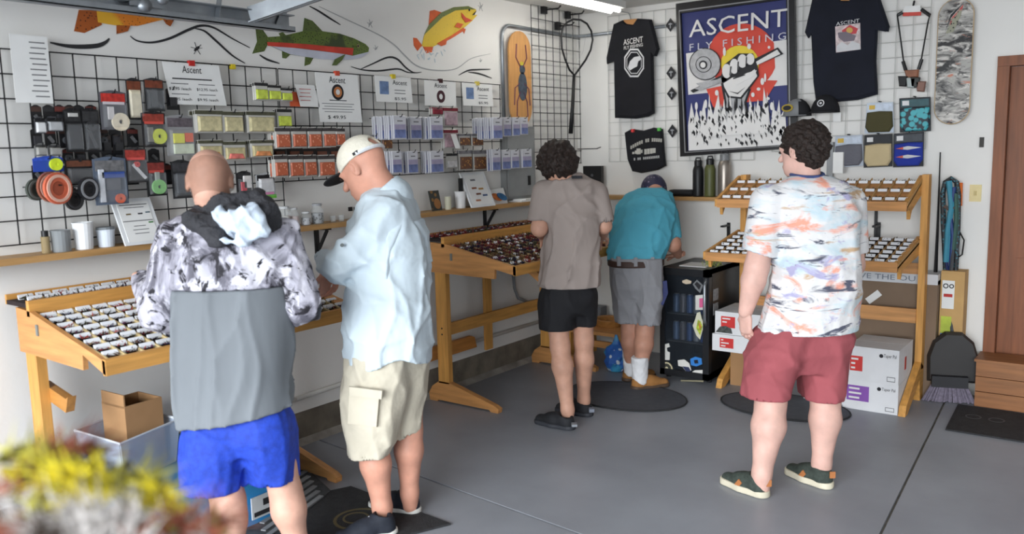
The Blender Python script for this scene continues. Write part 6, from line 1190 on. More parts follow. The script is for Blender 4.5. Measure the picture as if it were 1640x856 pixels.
def head_sdf(c, f, l, u, s=1.0, neck=None):
    P_ = lambda a, b, d: c+(f*a+l*b+u*d)*s
    fs = [ell(P_(-.012, 0, .03), (f, l, u), (.098*s, .077*s, .09*s)), ell(P_(.028, 0, -.04), (f, l, u), (.066*s, .06*s, .078*s)), ell(P_(.055, 0, -.088), (f, l, u), (.034*s, .036*s, .03*s)), cone(P_(.083, -.03, .022), P_(.083, .03, .022), .014*s, .014*s)]
    d = union(fs, .03*s)
    if neck is not None: d = union([d, cone(P_(-.03, 0, -.05), neck, .056*s, .064*s)], .035)
    nose = cone(P_(.094, 0, .006), P_(.116, 0, -.03), .008*s, .014*s); d = union([d, nose], .012)
    for sg in (-1, 1): d = minus(d, [ell(P_(.102, .031*sg, .004), (f, l, u), (.016*s, .017*s, .011*s))]); 
    lips = ell(P_(.086, 0, -.066), (f, l, u), (.013*s, .024*s, .009*s)); d = union([d, lips], .01)
    for sg in (-1, 1):
        ear = minus(ell(P_(-.012, .079*sg, -.002), (f*.95+l*sg*.35, l*sg-f*.35, u-f*.15), (.02*s, .009*s, .034*s)), [ell(P_(-.006, .088*sg, .0), (f, l, u), (.01*s, .007*s, .02*s))]); d = union([d, ear], .008)
    return d
def hand_geo(wrist, d, palm_n, s=1.0, curl=.5, thumb=1):
    """palm and five fingers; d points from wrist to fingers, palm_n is the palm's face, thumb = side"""
    d = nrm(d); n = nrm(np.array(palm_n)-d*np.dot(palm_n, d)); w = np.cross(n, d)*thumb
    L = [.075, .083, .078, .062]; off = [.030, .010, -.011, -.030]; fs = [cone(wrist-d*.03*s, wrist+d*.02*s, .027*s, .026*s, (n, .75))]
    fs.append(cone(wrist+d*.03*s+w*.012*s, wrist+d*.085*s+w*.012*s, .026*s, .024*s, (n, .5))); fs.append(cone(wrist+d*.03*s-w*.014*s, wrist+d*.08*s-w*.016*s, .026*s, .023*s, (n, .5)))
    base = union(fs, .015); fg = []
    for i in range(4):
        p = wrist+d*(.085-.004*abs(i-1))*s+w*off[i]*s; c = curl*(1+.12*i); a = 0; q = [p]
        for k in range(3): a += c*(.7 if k == 0 else .9); q.append(q[-1]+(d*math.cos(a)+n*math.sin(a))*L[i]*s*(.45, .32, .25)[k])
        fg += [cone(q[k], q[k+1], (.0092-.0008*k)*s, (.0086-.0008*k)*s) for k in range(3)]
    p0 = wrist+d*.028*s+w*.024*s; p1 = p0+(w*.75+d*.6+n*.35)*.034*s; p2 = p1+(w*.2+d*.85+n*.4)*.03*s; p3 = p2+(d*.9+n*.4)*.022*s
    fg += [cone(p0, p1, .014*s, .0115*s), cone(p1, p2, .0115*s, .0098*s), cone(p2, p3, .0098*s, .008*s)]
    def f(X, Y, Z):
        D = base(X, Y, Z)
        for g in fg: D = smin(D, g(X, Y, Z), .004)
        return D
    return surfnet(f, wrist+d*.09*s-.13, wrist+d*.09*s+.13, .0034)
def skin(name, c): return mat(name, c, rough=.55, var=.12, scale=14, sss=.08, bump=.03, bscale=90)
def shoe(parent, heel, toe, L, m_up, m_sole, w=.048, h=.085, collar=.065, laces=None, sole_h=.026, tongue=True, label=None):
    heel, toe = np.array(heel, float), np.array(toe, float); heel[2] = toe[2] = 0; d = nrm(toe-heel); s = np.array((-d[1], d[0], 0)); z = np.array((0, 0, 1.)); toe = heel+d*L
    P_ = lambda a, b, c: heel+d*a*L+s*b+z*c
    outl = lambda r, zc, rr: union([cone(P_(.17, 0, zc), P_(.5, .004, zc), w*.8*rr, w*.86*rr, (z, r)), cone(P_(.5, .004, zc), P_(.82, .0, zc), w*.86*rr, w*.86*rr, (z, r))], .02)
    sole = clip(outl(3.0, 0.0, 1.08), half((0, 0, sole_h), (0, 0, 1)), half((0, 0, .002), (0, 0, -1)))
    up = union([cone(P_(.2, 0, .035), P_(.5, .002, .04), w*.74, w*.8), cone(P_(.5, 0, .036), P_(.84, 0, .028), w*.82, w*.68, (z, .8)), cone(P_(.2, 0, .03), P_(.22, 0, h), w*.72, collar*.62), cone(P_(.3, 0, h*.85), P_(.62, 0, .045), w*.62, w*.6)], .03)
    up = clip(up, half((0, 0, sole_h-.006), (0, 0, -1)), half(P_(.25, 0, h+.012), (np.array((0, 0, 1.))-d*.25)))
    up = minus(up, [cone(P_(.25, 0, h*.75), P_(.25, 0, h+.05), collar*.46, collar*.52)])
    lo_, hi_ = np.minimum(heel, toe)-.06, np.maximum(heel, toe)+.06; lo_[2], hi_[2] = -.01, h+.05
    o = put_mesh('shoe', [surfnet(up, lo_, hi_, .0045)], m_up, parent, label); put_mesh('sole', [surfnet(sole, lo_, hi_, .0045)], m_sole, o)
    if laces:
        b = MB()
        for i in range(4):
            a = .42+.075*i; zz = .045+w*.62*(1-(a-.42)*1.5)+.014-(a-.42)*.12; b.tube([P_(a, -.026, zz-.008), P_(a+.02, 0, zz+.004), P_(a, .026, zz-.008)], .004, 5)
        b.build('laces', laces, o)
    return P_
def leg_cones(hip, knee, ank, r=(.085, .058, .062, .037)):
    hip, knee, ank = [np.array(q, float) for q in (hip, knee, ank)]; bk = -H2*.012; c = knee+(ank-knee)*.3+bk
    return [cone(hip, knee, r[0], r[1]), cone(knee, c, r[1], r[2]), cone(c, ank, r[2], r[3]), cone(ank, ank+np.array((0, 0, -.06)), r[3], r[3]*.95)]
SK1, SK2, SK3, SK4, SK5 = skin('skin_fair_a', (206, 160, 140)), skin('skin_ruddy', (206, 150, 128)), skin('skin_fair_c', (196, 150, 128)), skin('skin_tan', (186, 136, 114)), skin('skin_fair_e', (214, 172, 158))
# ---- person in the camouflage jacket ------------------------------------------------------------
D = 3.36
A_h = J(336, 292, D-.02); A_n = J(352, 345, D+.02)
t = thing('person', 'person in a grey camouflage hooded jacket and bright blue shorts, bald head bent down', 'person', (*J(382, 660, D)[:2], 0))
f, l, u = frame(-H1*.25+H2*.85+np.array((0, 0, -.45)), (0, 0, 1))
headA = head_sdf(A_h, f, l, u, 1.03, A_n)
zf = 0.0
hipL, hipR = J(340, 690, D), J(430, 685, D); kL, kR = J(366, 805, D-.03), J(458, 790, D+.05)
aL, aR = J(375, 915, D-.02), J(478, 890, D+.08); aL[2] = .09; aR[2] = .09
body = union(leg_cones(hipL, kL, aL, (.09, .062, .066, .04))+leg_cones(hipR, kR, aR, (.09, .06, .065, .04))+[cone(J(385, 660, D), J(372, 400, D), .09, .11), cone(J(372, 400, D), A_n, .11, .06), cone(J(290, 385, D), J(448, 385, D), .05, .05), cone(J(288, 385, D), J(258, 500, D-.04), .05, .045), cone(J(258, 500, D-.04), J(226, 448, D+.28), .045, .028), cone(J(448, 385, D), J(484, 490, D), .05, .045), cone(J(484, 490, D), J(430, 520, D+.35), .045, .028)], .03)
legs = grow(clip(body, half(A_n, (0, 0, 1))), [aL, aR, A_n, J(226, 448, D+.28), J(258, 500, D), J(430, 520, D+.35), J(484, 490, D)], .0095, .12)
headg = grow(clip(headA, half(A_n-np.array((0, 0, .04)), (0, 0, -1))), [A_h], .0045, .22)
h1 = hand_geo(J(226, 448, D+.28), nrm(H2*.8+np.array((0, 0, -.5))), (0, 0, -1.), 1.0, .5)
h2 = hand_geo(J(430, 520, D+.35), nrm(H2*.6-H1*.4+np.array((0, 0, -.4))), (0, 0, -1.), 1.0, .5)
put_mesh('body', [legs, headg, h1, h2], SK1, t)
camo = layers('camouflage_print', (176, 174, 186), [((96, 94, 104), 5, (1.2, 1.2, .9), .45, .6, .0, 1.4), ((214, 212, 222), 9, (1.4, 1.4, .8), .52, .62, 5.0, 1.0), ((40, 38, 44), 7, (1.3, 1.3, 1.0), .56, .62, 9.0, 1.8), ((30, 29, 34), 19, (1, 1, 1.5), .62, .66, 3.0, .6)], rough=.7, bump=.3)
jt = [(318, 405, 335, D+.02, .10), (296, 430, 350, D, .13), (276, 452, 375, D, .15), (268, 466, 410, D, .16), (270, 470, 455, D, .165), (274, 470, 520, D, .165), (280, 468, 600, D, .165), (288, 472, 705, D, .172)]
torso = loft(jt)
sL, eL, wL = J(288, 385, D), J(258, 500, D-.04), J(228, 450, D+.26); sR, eR, wR = J(448, 385, D), J(484, 490, D+.0), J(440, 518, D+.3)
arms = [cone(sL, eL, .098, .082), cone(eL, wL, .082, .05), cone(sR, eR, .095, .074), cone(eR, wR, .072, .05)]
hem = half(J(286, 680, D), np.array((0, 0, -1.))+H1*.14)
jack = plus(union([torso]+arms, .045), folds(3, .011, 15, .5)); armonly = plus(union(arms, .03), folds(3, .012, 17, .6))
yoke = half(J(370, 457, D), (0, 0, -1.)); lo_b = half(J(370, 457, D), (0, 0, 1.))
camo_f = lambda X, Y, Z: np.minimum(np.maximum(jack(X, Y, Z), yoke(X, Y, Z)), armonly(X, Y, Z))
pts_ = [eL, wL, eR, wR, J(380, 330, D), J(380, 690, D), J(380, 500, D-.2), J(380, 500, D+.2)]
put_mesh('camouflage_jacket', [grow(camo_f, pts_, .0085, .12)], camo, t)
put_mesh('jacket_lower_panel', [grow(clip(plus(plus(torso, folds(5, .015, 13, .06, 4, .25)), lambda X, Y, Z: .003+0*X), lo_b, hem), [J(280, 470, D), J(470, 470, D), J(280, 690, D), J(470, 690, D), J(380, 600, D-.2), J(380, 600, D+.2)], .0085, .1)], mat('grey_softshell', (112, 117, 122), rough=.75, var=.06, scale=5, bump=.5, bscale=5, bdist=.03, stretch=(1, 1, .25)), t)
hoodf = union([cone(J(308, 350, D-.02), J(322, 322, D+.05), .045, .035), cone(J(425, 345, D-.02), J(412, 312, D+.05), .045, .032), cone(J(316, 338, D-.06), J(352, 322, D-.1), .03, .028), cone(J(352, 322, D-.1), J(412, 316, D-.06), .028, .03), cone(J(308, 350, D-.1), J(350, 384, D-.17), .042, .036), cone(J(425, 330, D-.07), J(452, 368, D-.13), .042, .04), ell(J(384, 358, D-.10), (H1, H2, (0, 0, 1)), (.125, .07, .085))], .03)
put_mesh('hood', [grow(plus(minus(hoodf, [headA]), folds(9, .008, 22, .6)), [J(300, 312, D-.2), J(455, 400, D+.05)], .006, .09)], mat('dark_hood', (52, 52, 56), rough=.8, var=.2, scale=9, bump=.5, bdist=.02), t)
linf = union([cone(J(350, 338, D-.155), J(392, 372, D-.185), .022, .034), cone(J(404, 330, D-.15), J(420, 366, D-.18), .022, .034), cone(J(352, 384, D-.2), J(385, 390, D-.2), .012, .018), cone(J(385, 388, D-.2), J(432, 370, D-.185), .018, .014), ell(J(388, 358, D-.155), (H1, H2+np.array((0, 0, .35)), np.array((0, 0, 1.))-H2*.35), (.088, .034, .075))], .025)
put_mesh('hood_lining', [grow(plus(linf, folds(12, .012, 24, .8)), [J(335, 322, D-.25), J(440, 400, D-.1)], .005, .06)], mat('pale_blue_lining', (196, 208, 222), rough=.7, var=.05, bump=.5, bscale=12, bdist=.02), t)
stub = clip(lambda X, Y, Z: headA(X, Y, Z)-.0022, half(A_h+u*.045, u+f*.2), half(A_h+f*.0, f), half(A_h-u*.075, -u))
put_mesh('hair_stubble', [grow(stub, [A_h], .0045, .17)], mat('stubble', (140, 104, 84), rough=.9, var=.4, scale=70, alpha=.3), t, 'close cropped brown stubble')
blue = mat('blue_shorts_cloth', (30, 62, 168), rough=.75, var=.22, scale=40, bump=.15)
shL = [(304, 400, 645, D, .11), (292, 398, 690, D, .135), (288, 394, 725, D-.01, .135), (292, 392, 783, D-.02, .12)]; shR = [(375, 452, 640, D, .11), (378, 470, 672, D+.01, .135), (388, 476, 710, D+.02, .13), (402, 479, 766, D+.04, .115)]
def shorts(parent, name, rows, m, h=.0085, amp=.012, seed=4, freq=14, top=None, inner=()):
    fs = [loft(r, folds(seed, amp, freq, .25)) for r in rows]; f_ = union(fs, .03); f_ = minus(f_, list(inner)); pts_ = []
    for r in rows:
        for a, b, y, d, hd_ in r: pts_ += [J(a, y, d), J(b, y, d), J((a+b)/2, y, d-hd_), J((a+b)/2, y, d+hd_)]
    return put_mesh(name, [grow(f_, pts_, h, .05)], m, parent)
def leghole(row_lo, dz=.035, w=.012):           # hollow the leg end so that the leg comes out of it
    a, b, y, d, hd_ = row_lo; c = J((a+b)/2, y, d); return ell(c, (H1, H2, (0, 0, 1)), ((b-a)/2*d/FPX-w, hd_-w, dz))
shorts(t, 'shorts', [shL, shR, [(310, 450, 650, D, .1), (300, 466, 700, D, .12), (320, 450, 722, D, .1)]], blue, amp=.009, inner=[leghole(shL[-1]), leghole(shR[-1])])
for a_, px in ((aL, 375), (aR, 478)):
    hl = np.array((a_[0], a_[1], 0))-(-H1*.3+H2*.9)*.06; shoe(t, hl, hl+(-H1*.35+H2*.9), .29, C((60, 62, 66)), C((210, 210, 208)))
# ---- person in the pale blue shirt and trucker cap ---------------------------------------------
D = 3.78
t = thing('person', 'person in a pale blue long sleeved shirt, cargo shorts and cream trucker cap', 'person', (*J(622, 570, D)[:2], 0))
fw = -H1*.86+H2*.38+np.array((0, 0, -.52)); f, l, u = frame(fw, (0, 0, 1)); B_h = J(582, 270, D); B_n = J(622, 312, D+.01)
headB = head_sdf(B_h, f, l, u, 1.1, B_n)
wl1 = J(516, 434, D+.10); eB = J(540, 428, D-.16); sB = J(618, 345, D-.12)
hipL, hipR = J(605, 600, D-.03), J(650, 600, D+.06); kL, kR = J(598, 712, D-.05), J(655, 690, D+.09); aL, aR = J(612, 812, D-.03), J(656, 790, D+.12); aL[2] = .10; aR[2] = .10
body = union(leg_cones(hipL, kL, aL, (.09, .06, .064, .04))+leg_cones(hipR, kR, aR, (.09, .058, .062, .038))+[cone(J(622, 600, D), J(620, 400, D), .1, .11), cone(J(620, 400, D), B_n, .11, .06), cone(J(620, 345, D), J(616, 345, D-.1), .07, .05), cone(J(616, 345, D-.1), J(542, 425, D-.14), .05, .045), cone(J(542, 425, D-.14), J(521, 432, D+.06), .045, .028), cone(J(610, 350, D+.1), J(566, 418, D+.16), .05, .04), cone(J(566, 418, D+.16), J(541, 432, D+.22), .04, .028)], .03)
legs = grow(clip(body, half(B_n, (0, 0, 1))), [aL, aR, B_n, J(521, 432, D+.06), J(541, 432, D+.25), J(542, 425, D-.16), J(690, 500, D)], .009, .12)
hg1 = hand_geo(J(521, 432, D+.06), np.array((0, 0, -1.))-H1*.1+H2*.15, H2*.4-H1, 1.05, .45); hg2 = hand_geo(J(541, 432, D+.22), np.array((0, 0, -1.))-H1*.2, -H1, 1.0, .6)
fa = grow(union([cone(J(528, 415, D+.02), J(521, 432, D+.06), .034, .028), cone(J(560, 420, D+.18), J(541, 432, D+.22), .034, .028)], .01), [J(520, 400, D), J(560, 440, D+.25)], .006, .06)
put_mesh('body', [legs, grow(clip(headB, half(B_n-np.array((0, 0, .06)), (0, 0, -1))), [B_h], .0042, .23), hg1, hg2, fa], SK2, t)
paleb = mat('pale_blue_shirt', (196, 209, 217), rough=.8, var=.05, scale=4, bump=.6, bscale=6, bdist=.035)
jt = [(598, 640, 292, D+.02, .075), (582, 655, 306, D+.01, .11), (568, 668, 330, D, .15), (562, 682, 370, D, .185), (556, 690, 420, D, .2), (550, 693, 470, D, .205), (548, 694, 520, D, .205), (551, 697, 578, D, .205)]
jt.append((553, 698, 592, D, .205)); T_ = loft(jt); slv = union([cone(sB, eB, .088, .072), cone(eB, J(520, 412, D+.0), .07, .05)], .03); slv2 = cone(J(590, 345, D+.14), J(566, 418, D+.16), .08, .058)
hemw = lambda X, Y, Z: (J(620, 572, D)[2]+.022*np.sin((X*H1[0]+Y*H1[1])*22+1.0))-Z
sh = clip(plus(union([T_, slv, slv2], .04), folds(21, .017, 12, .5)), hemw); sh = minus(sh, [cone(J(519, 415, D+.0), J(512, 432, D+.06), .036, .036)])
put_mesh('shirt', [grow(sh, [eB, J(510, 420, D+.1), J(698, 580, D), J(620, 285, D), J(620, 500, D-.24), J(620, 500, D+.24)], .0085, .09)], paleb, t)
nd = nrm(B_n-B_h); cu_ = nrm(np.cross(nd, H1)); cv_ = np.cross(nd, cu_); cc_ = B_n-nd*.012
put_mesh('collar', [grow(minus(clip(cone(cc_-nd*.03, cc_+nd*.03, .088, .1), half(cc_-nd*.022, -nd)), [cone(cc_-nd*.2, cc_+nd*.01, .077, .079)]), [cc_], .006, .16)], paleb, t)
b = MB(); q = J(548, 393, D-.235); b.disc(q, H1, (0, 0, 1), .008, .008, -H2*.004, 10); b.build('button', C((90, 96, 96)), t)
flap = clip(lambda X, Y, Z: T_(X, Y, Z)+folds(21, .017, 12, .5)(X, Y, Z)-.011, half(J(640, 434, D), np.array((0, 0, -1.))+H1*.22), half(J(640, 352, D), (0, 0, 1.)), half(J(628, 400, D-.12), -H1+H2*.25))
put_mesh('back_flap', [grow(flap, [J(600, 350, D-.2), J(700, 440, D+.2)], .008, .06)], paleb, t)
khaki = mat('khaki_cargo_cloth', (196, 188, 170), rough=.85, var=.08, scale=6, bump=.6, bscale=8, bdist=.03)
sl1 = [(553, 668, 560, D-.02, .17), (549, 660, 620, D-.04, .15), (549, 646, 670, D-.06, .13), (554, 630, 726, D-.06, .115)]; sl2 = [(590, 692, 560, D+.05, .16), (616, 686, 620, D+.08, .13), (632, 676, 692, D+.1, .11)]
shorts(t, 'cargo_shorts', [sl1, sl2], khaki, amp=.013, seed=31, inner=[leghole(sl1[-1]), leghole(sl2[-1])])
pk = [J(x, y, D-.235) for x, y in ((556, 628), (607, 634), (602, 690), (553, 684))]; 
b = MB(); b.puff(pk, H2*.09, .0); b.v = [tuple(p) for p in b.v]; po = MB(); po.puff([p+H2*.06 for p in pk], -H2*.03, .05); po = po.build('cargo_pocket', khaki, t)
pf = MB(); pf.puff([J(x, y, D-.27)+H2*.06 for x, y in ((555, 625), (610, 632), (609, 646), (555, 640))], -H2*.012, .03); pf.build('pocket_flap', khaki, po)
# cap
capc = B_h+u*.035*1.1; M_capw = mat('cream_mesh_cap', (226, 220, 204), rough=.9, var=.06, scale=40, bump=.3, bscale=150)
shell = clip(ell(capc-f*.012, (f, l, u), (.118, .096, .106)), half(capc-u*.006-f*.0, -u-f*.12)); opening = ell(capc-f*.118+u*.035, (f, l, u), (.05, .036, .026))
put_mesh('cap', [grow(minus(shell, [opening]), [capc], .0042, .15)], M_capw, t, 'cream trucker cap')
brim = clip(ell(capc+f*.135-u*.012, (f, l, u), (.075, .082, .012)), half(capc+f*.075, -f)); put_mesh('cap_brim', [grow(brim, [capc+f*.13], .004, .11)], C((30, 30, 32), rough=.8), t, 'black cap brim')
b = MB(); b.tube([capc-f*.012+(f*.112*math.cos(a)+l*.0975*math.sin(a))*1.02+u*.006 for a in [math.pi*.62+i*math.pi*.76/12 for i in range(13)]], .009, 6); b.build('cap_strap', C((222, 224, 226)), t)
b = MB(); q = capc-f*.012+(f*.112*math.cos(1.95)+l*.0975*math.sin(1.95))*1.03+u*.01; b.obox(q, nrm(f), nrm(u), nrm(l), .014, .006, .003); b.build('cap_tag', M_ink, t)
gr = skin('ear_shadow', (150, 100, 84))
for sg in (-1, 1): b = MB(); b.disc(B_h+(f*.093+l*.031*sg+u*.004)*1.1, l, u, .011, .006, f*.006, 12); b.build('eye', C((60, 50, 46)), t)
nav = mat('dark_navy_knit', (34, 38, 48), rough=.8, var=.2, scale=40)
h_ = fl(640, 852); shoe(t, h_, fl(560, 868), .30, nav, C((214, 212, 206)), w=.05, laces=C((190, 194, 200)))
h_ = fl(676, 824); shoe(t, h_, h_+(-H1*.8+H2*.35), .29, nav, C((206, 204, 198)), w=.048, laces=C((190, 194, 200)))
# ---- person in the taupe T-shirt -----------------------------------------------------------------
D = 5.12
t = thing('person', 'person in a taupe T-shirt and black shorts with dark curly hair', 'person', (*J(908, 460, D)[:2], 0))
f, l, u = frame(-H1*.35+H2*.8+np.array((0, 0, -.5)), (0, 0, 1)); hC = J(892, 268, D); nC = J(910, 300, D+.0); headC = head_sdf(hC, f, l, u, 1.0, nC)
hipL, hipR = J(890, 480, D), J(932, 478, D+.03); kL, kR = J(897, 555, D-.03), J(935, 548, D+.06); aL, aR = J(909, 655, D-.05), J(935, 640, D+.16); aL[2] = .10; aR[2] = .10
sL, eL, wL = J(872, 308, D), J(864, 366, D-.04), J(868, 376, D+.2); sR, eR, wR = J(955, 310, D), J(967, 362, D+.02), J(965, 378, D+.22)
body = union(leg_cones(hipL, kL, aL, (.08, .056, .06, .036))+leg_cones(hipR, kR, aR, (.08, .055, .058, .036))+[cone(J(910, 480, D), J(912, 350, D), .09, .1), cone(J(912, 350, D), nC, .1, .055), cone(sL, sR, .05, .05), cone(sL, eL, .055, .048), cone(eL, wL, .046, .03), cone(sR, eR, .055, .046), cone(eR, wR, .044, .03)], .03)
legs = grow(clip(body, half(nC, (0, 0, 1))), [aL, aR, nC, eL, wL, eR, wR], .009, .12)
armg = grow(union([cone(sL, eL, .055, .048), cone(eL, wL, .046, .03), cone(sR, eR, .055, .046), cone(eR, wR, .044, .03)], .02), [sL, eL, wL, sR, eR, wR], .008, .08)
put_mesh('body', [legs, grow(clip(headC, half(nC-np.array((0, 0, .05)), (0, 0, -1))), [hC], .005, .22), hand_geo(wL, H2-np.array((0, 0, .5))+H1*.3, (0, 0, -1.), .98, .5), hand_geo(wR, H2-np.array((0, 0, .5))-H1*.3, (0, 0, -1.), .98, .5)], SK3, t)
taupe = mat('taupe_cotton', (152, 140, 134), rough=.9, var=.05, scale=5, bump=.6, bscale=5, bdist=.03, stretch=(1, 1, .5))
jt = [(888, 934, 277, D+.01, .07), (874, 950, 288, D, .11), (868, 960, 305, D, .135), (868, 962, 330, D, .145), (870, 962, 370, D, .145), (867, 961, 415, D, .145), (862, 961, 459, D, .15)]
slL, slR = cone(sL, J(862, 352, D-.03), .075, .066), cone(sR, J(968, 350, D+.0), .072, .058)
ts = union([loft(jt, folds(41, .018, 11, .2)), clip(slL, half(J(862, 353, D-.03), (0, 0, -1.))), clip(slR, half(J(968, 356, D), (0, 0, -1.)))], .03); ts = minus(ts, [headC, cone(J(864, 352, D-.03), J(866, 372, D-.04), .052, .052), cone(J(968, 352, D), J(967, 372, D), .048, .048)])
put_mesh('t_shirt', [grow(ts, [J(846, 280, D), J(975, 460, D), J(910, 400, D-.18), J(910, 400, D+.18)], .0085, .07)], taupe, t)
b = MB(); q = J(924, 284, D-.125); b.obox(q, H1, (0, 0, 1), H2, .03, .008, .02); b.build('neck_label', M_ink, t)
blk = mat('black_shorts_cloth', (22, 22, 26), rough=.8, var=.15, scale=10, bump=.15)
c1 = [(872, 930, 450, D, .12), (863, 925, 470, D, .13), (861, 925, 490, D-.01, .125), (864, 922, 527, D-.01, .11)]; c2 = [(896, 952, 450, D+.02, .12), (900, 958, 470, D+.02, .13), (908, 957, 490, D+.04, .12), (921, 954, 521, D+.05, .10)]
shorts(t, 'shorts', [c1, c2, [(878, 945, 455, D, .11), (870, 950, 485, D, .12), (875, 945, 500, D, .1)]], blk, amp=.007, seed=43, inner=[leghole(c1[-1]), leghole(c2[-1])])
def curls(seed, amp, fr):
    r = random.Random(seed); K = [(np.array((r.gauss(0, 1), r.gauss(0, 1), r.gauss(0, 1)))*fr, r.uniform(0, 6)) for _ in range(7)]
    return lambda X, Y, Z: sum(np.sin(X*k[0]+Y*k[1]+Z*k[2]+p) for k, p in K)*amp/3
M_hair = mat('dark_curly_hair', (38, 27, 22), rough=.6, var=.5, scale=60, bump=.8, bscale=110)
hair = plus(clip(union([ell(hC-f*.025+u*.035, (f, l, u), (.135, .118, .118)), ell(hC-f*.06-u*.02, (f, l, u), (.08, .095, .08))], .03), half(hC+f*.075, f-u*.5)), curls(5, .009, 80)); put_mesh('hair', [grow(hair, [hC], .005, .2)], M_hair, t, 'dark curly hair')
for sg in (-1, 1): b = MB(); b.disc(hC+f*.093+l*.031*sg+u*.004, l, u, .011, .006, f*.006, 12); b.build('eye', C((60, 50, 46)), t)
bs = mat('black_slip_on', (32, 33, 37), rough=.75, var=.2)
h_ = fl(922, 690); shoe(t, h_, fl(858, 676), .30, bs, C((52, 54, 60)), w=.05, h=.07); b = MB(); q = h_+np.array((0, 0, .045)); b.obox(q-H2*.03-H1*.01, H1, (0, 0, 1), H2, .016, .007, .02); b.build('heel_tab', C((140, 144, 150)), t)
h_ = fl(951, 668); shoe(t, h_, h_+(-H1*.75+H2*.5), .28, bs, C((52, 54, 60)), w=.047, h=.07); b = MB(); q = h_+np.array((0, 0, .05)); b.obox(q-H2*.02-H1*.015, H1, (0, 0, 1), H2, .016, .01, .02); b.build('heel_tab', C((120, 126, 138)), t)
# ---- person in the teal T-shirt, bending forward ------------------------------------------------
D = 5.85
t = thing('person', 'person in a turquoise T-shirt and grey shorts bending over the mini fridge', 'person', (*J(1018, 425, D)[:2], 0))
f, l, u = frame(H2*.55+H1*.1+np.array((0, 0, -.75)), H2*.6+np.array((0, 0, .6))); hD = J(1048, 308, D+.3); nD = J(1042, 326, D+.2); headD = head_sdf(hD, f, l, u, 1.0, nD)
hipL, hipR = J(1003, 445, D+.04), J(1036, 447, D); kL, kR = J(1009, 530, D+.08), J(1033, 530, D-.02); aL, aR = J(1010, 590, D+.18), J(1025, 602, D-.03); aL[2] = .11; aR[2] = .11
sR, eR, wR = J(1070, 345, D+.12), J(1078, 392, D+.05), J(1086, 408, D+.22)
body = union(leg_cones(hipL, kL, aL, (.08, .058, .062, .04))+leg_cones(hipR, kR, aR, (.08, .058, .062, .04))+[cone(J(1018, 440, D+.02), J(1030, 355, D+.12), .09, .12), cone(J(1030, 355, D+.12), nD, .11, .06), cone(nD, hD, .055, .055), cone(J(1030, 350, D+.12), sR, .08, .055), cone(sR, eR, .055, .05), cone(eR, wR, .05, .032)], .03)
legs = grow(body, [aL, aR, nD, hD, eR, wR], .009, .12)
armg = grow(union([cone(sR, eR, .055, .05), cone(eR, wR, .05, .032)], .02), [sR, eR, wR], .008, .08)
put_mesh('body', [legs, grow(headD, [hD], .0055, .22), hand_geo(wR, -H1*.75+H2*.3+np.array((0, 0, -.15)), (0, 0, -1.), 1.0, .4)], SK4, t)
teal = mat('turquoise_jersey', (80, 162, 184), rough=.85, var=.05, scale=5, bump=.5, bscale=6, bdist=.03)
jt = [(1022, 1064, 301, D+.2, .06), (1002, 1076, 310, D+.18, .13), (988, 1083, 330, D+.14, .19), (981, 1082, 355, D+.1, .2), (976, 1078, 385, D+.06, .19), (973, 1068, 408, D+.03, .17), (974, 1065, 418, D+.02, .165)]
slR = clip(cone(sR, J(1077, 378, D+.07), .075, .064), half(J(1077, 381, D+.07), (0, 0, -1.)))
put_mesh('t_shirt', [grow(minus(union([loft(jt, folds(51, .016, 11, .3)), slR], .03), [cone(J(1077, 378, D+.07), J(1078, 396, D+.05), .053, .053)]), [J(968, 298, D), J(1092, 420, D), J(1020, 380, D-.2), J(1020, 360, D+.4)], .0085, .06)], teal, t)
put_mesh('cap', [grow(clip(ell(hD+u*.03, (f, l, u), (.114, .094, .106)), half(hD-u*.035+f*.0, -u)), [hD], .005, .16)], spots('navy_print_cap', (42, 40, 66), (120, 110, 130), 40, .3), t, 'dark patterned cap')
put_mesh('cap_brim', [grow(clip(ell(hD+f*.12+u*.022, (f, l, u), (.075, .08, .012)), half(hD+f*.06, -f)), [hD+f*.12], .005, .11)], C((42, 40, 60)), t)
for sg in (-1, 1): b = MB(); b.disc(hD+f*.093+l*.031*sg+u*.004, l, u, .011, .006, f*.006, 12); b.build('eye', C((60, 50, 46)), t)
gsh = mat('grey_shorts_cloth', (140, 140, 144), rough=.85, var=.06, scale=6, bump=.2)
d1 = [(975, 1034, 412, D+.03, .16), (977, 1032, 455, D+.05, .14), (983, 1026, 515, D+.08, .115)]; d2 = [(1006, 1062, 412, D+.0, .16), (1014, 1062, 455, D-.01, .14), (1019, 1058, 519, D-.02, .115)]
shorts(t, 'shorts', [d1, d2, [(980, 1056, 414, D+.01, .15), (980, 1058, 460, D+.01, .13), (985, 1050, 472, D+.02, .1)]], gsh, amp=.010, seed=53, inner=[leghole(d1[-1]), leghole(d2[-1])])
put_mesh('belt', [grow(plus(loft([(973, 1063, 415, D+.02, .168), (973.5, 1063, 425, D+.02, .168)]), lambda X, Y, Z: 0*X), [J(973, 412, D), J(1064, 428, D), J(1018, 420, D-.17), J(1018, 420, D+.2)], .0065, .04)], mat('brown_belt', (60, 40, 34), rough=.6), t)
for px in (992, 1018, 1046): b = MB(); q = J(px, 420, D-.145-.0*px); b.obox(q+H2*.002*abs(px-1018), H1, (0, 0, 1), H2, .012, .03, .006+.0012*abs(px-1018)); b.build('belt_loop', gsh, t)
b = MB(); q = J(1060, 470, D-.06); b.puff([J(x, y, D-.1) for x, y in ((1056, 452), (1068, 450), (1070, 470), (1062, 490), (1052, 484))], H2*.05, .1); b.build('hand_towel', C((44, 52, 100), bump=.4, bscale=40), t, 'navy cloth hanging from the pocket')
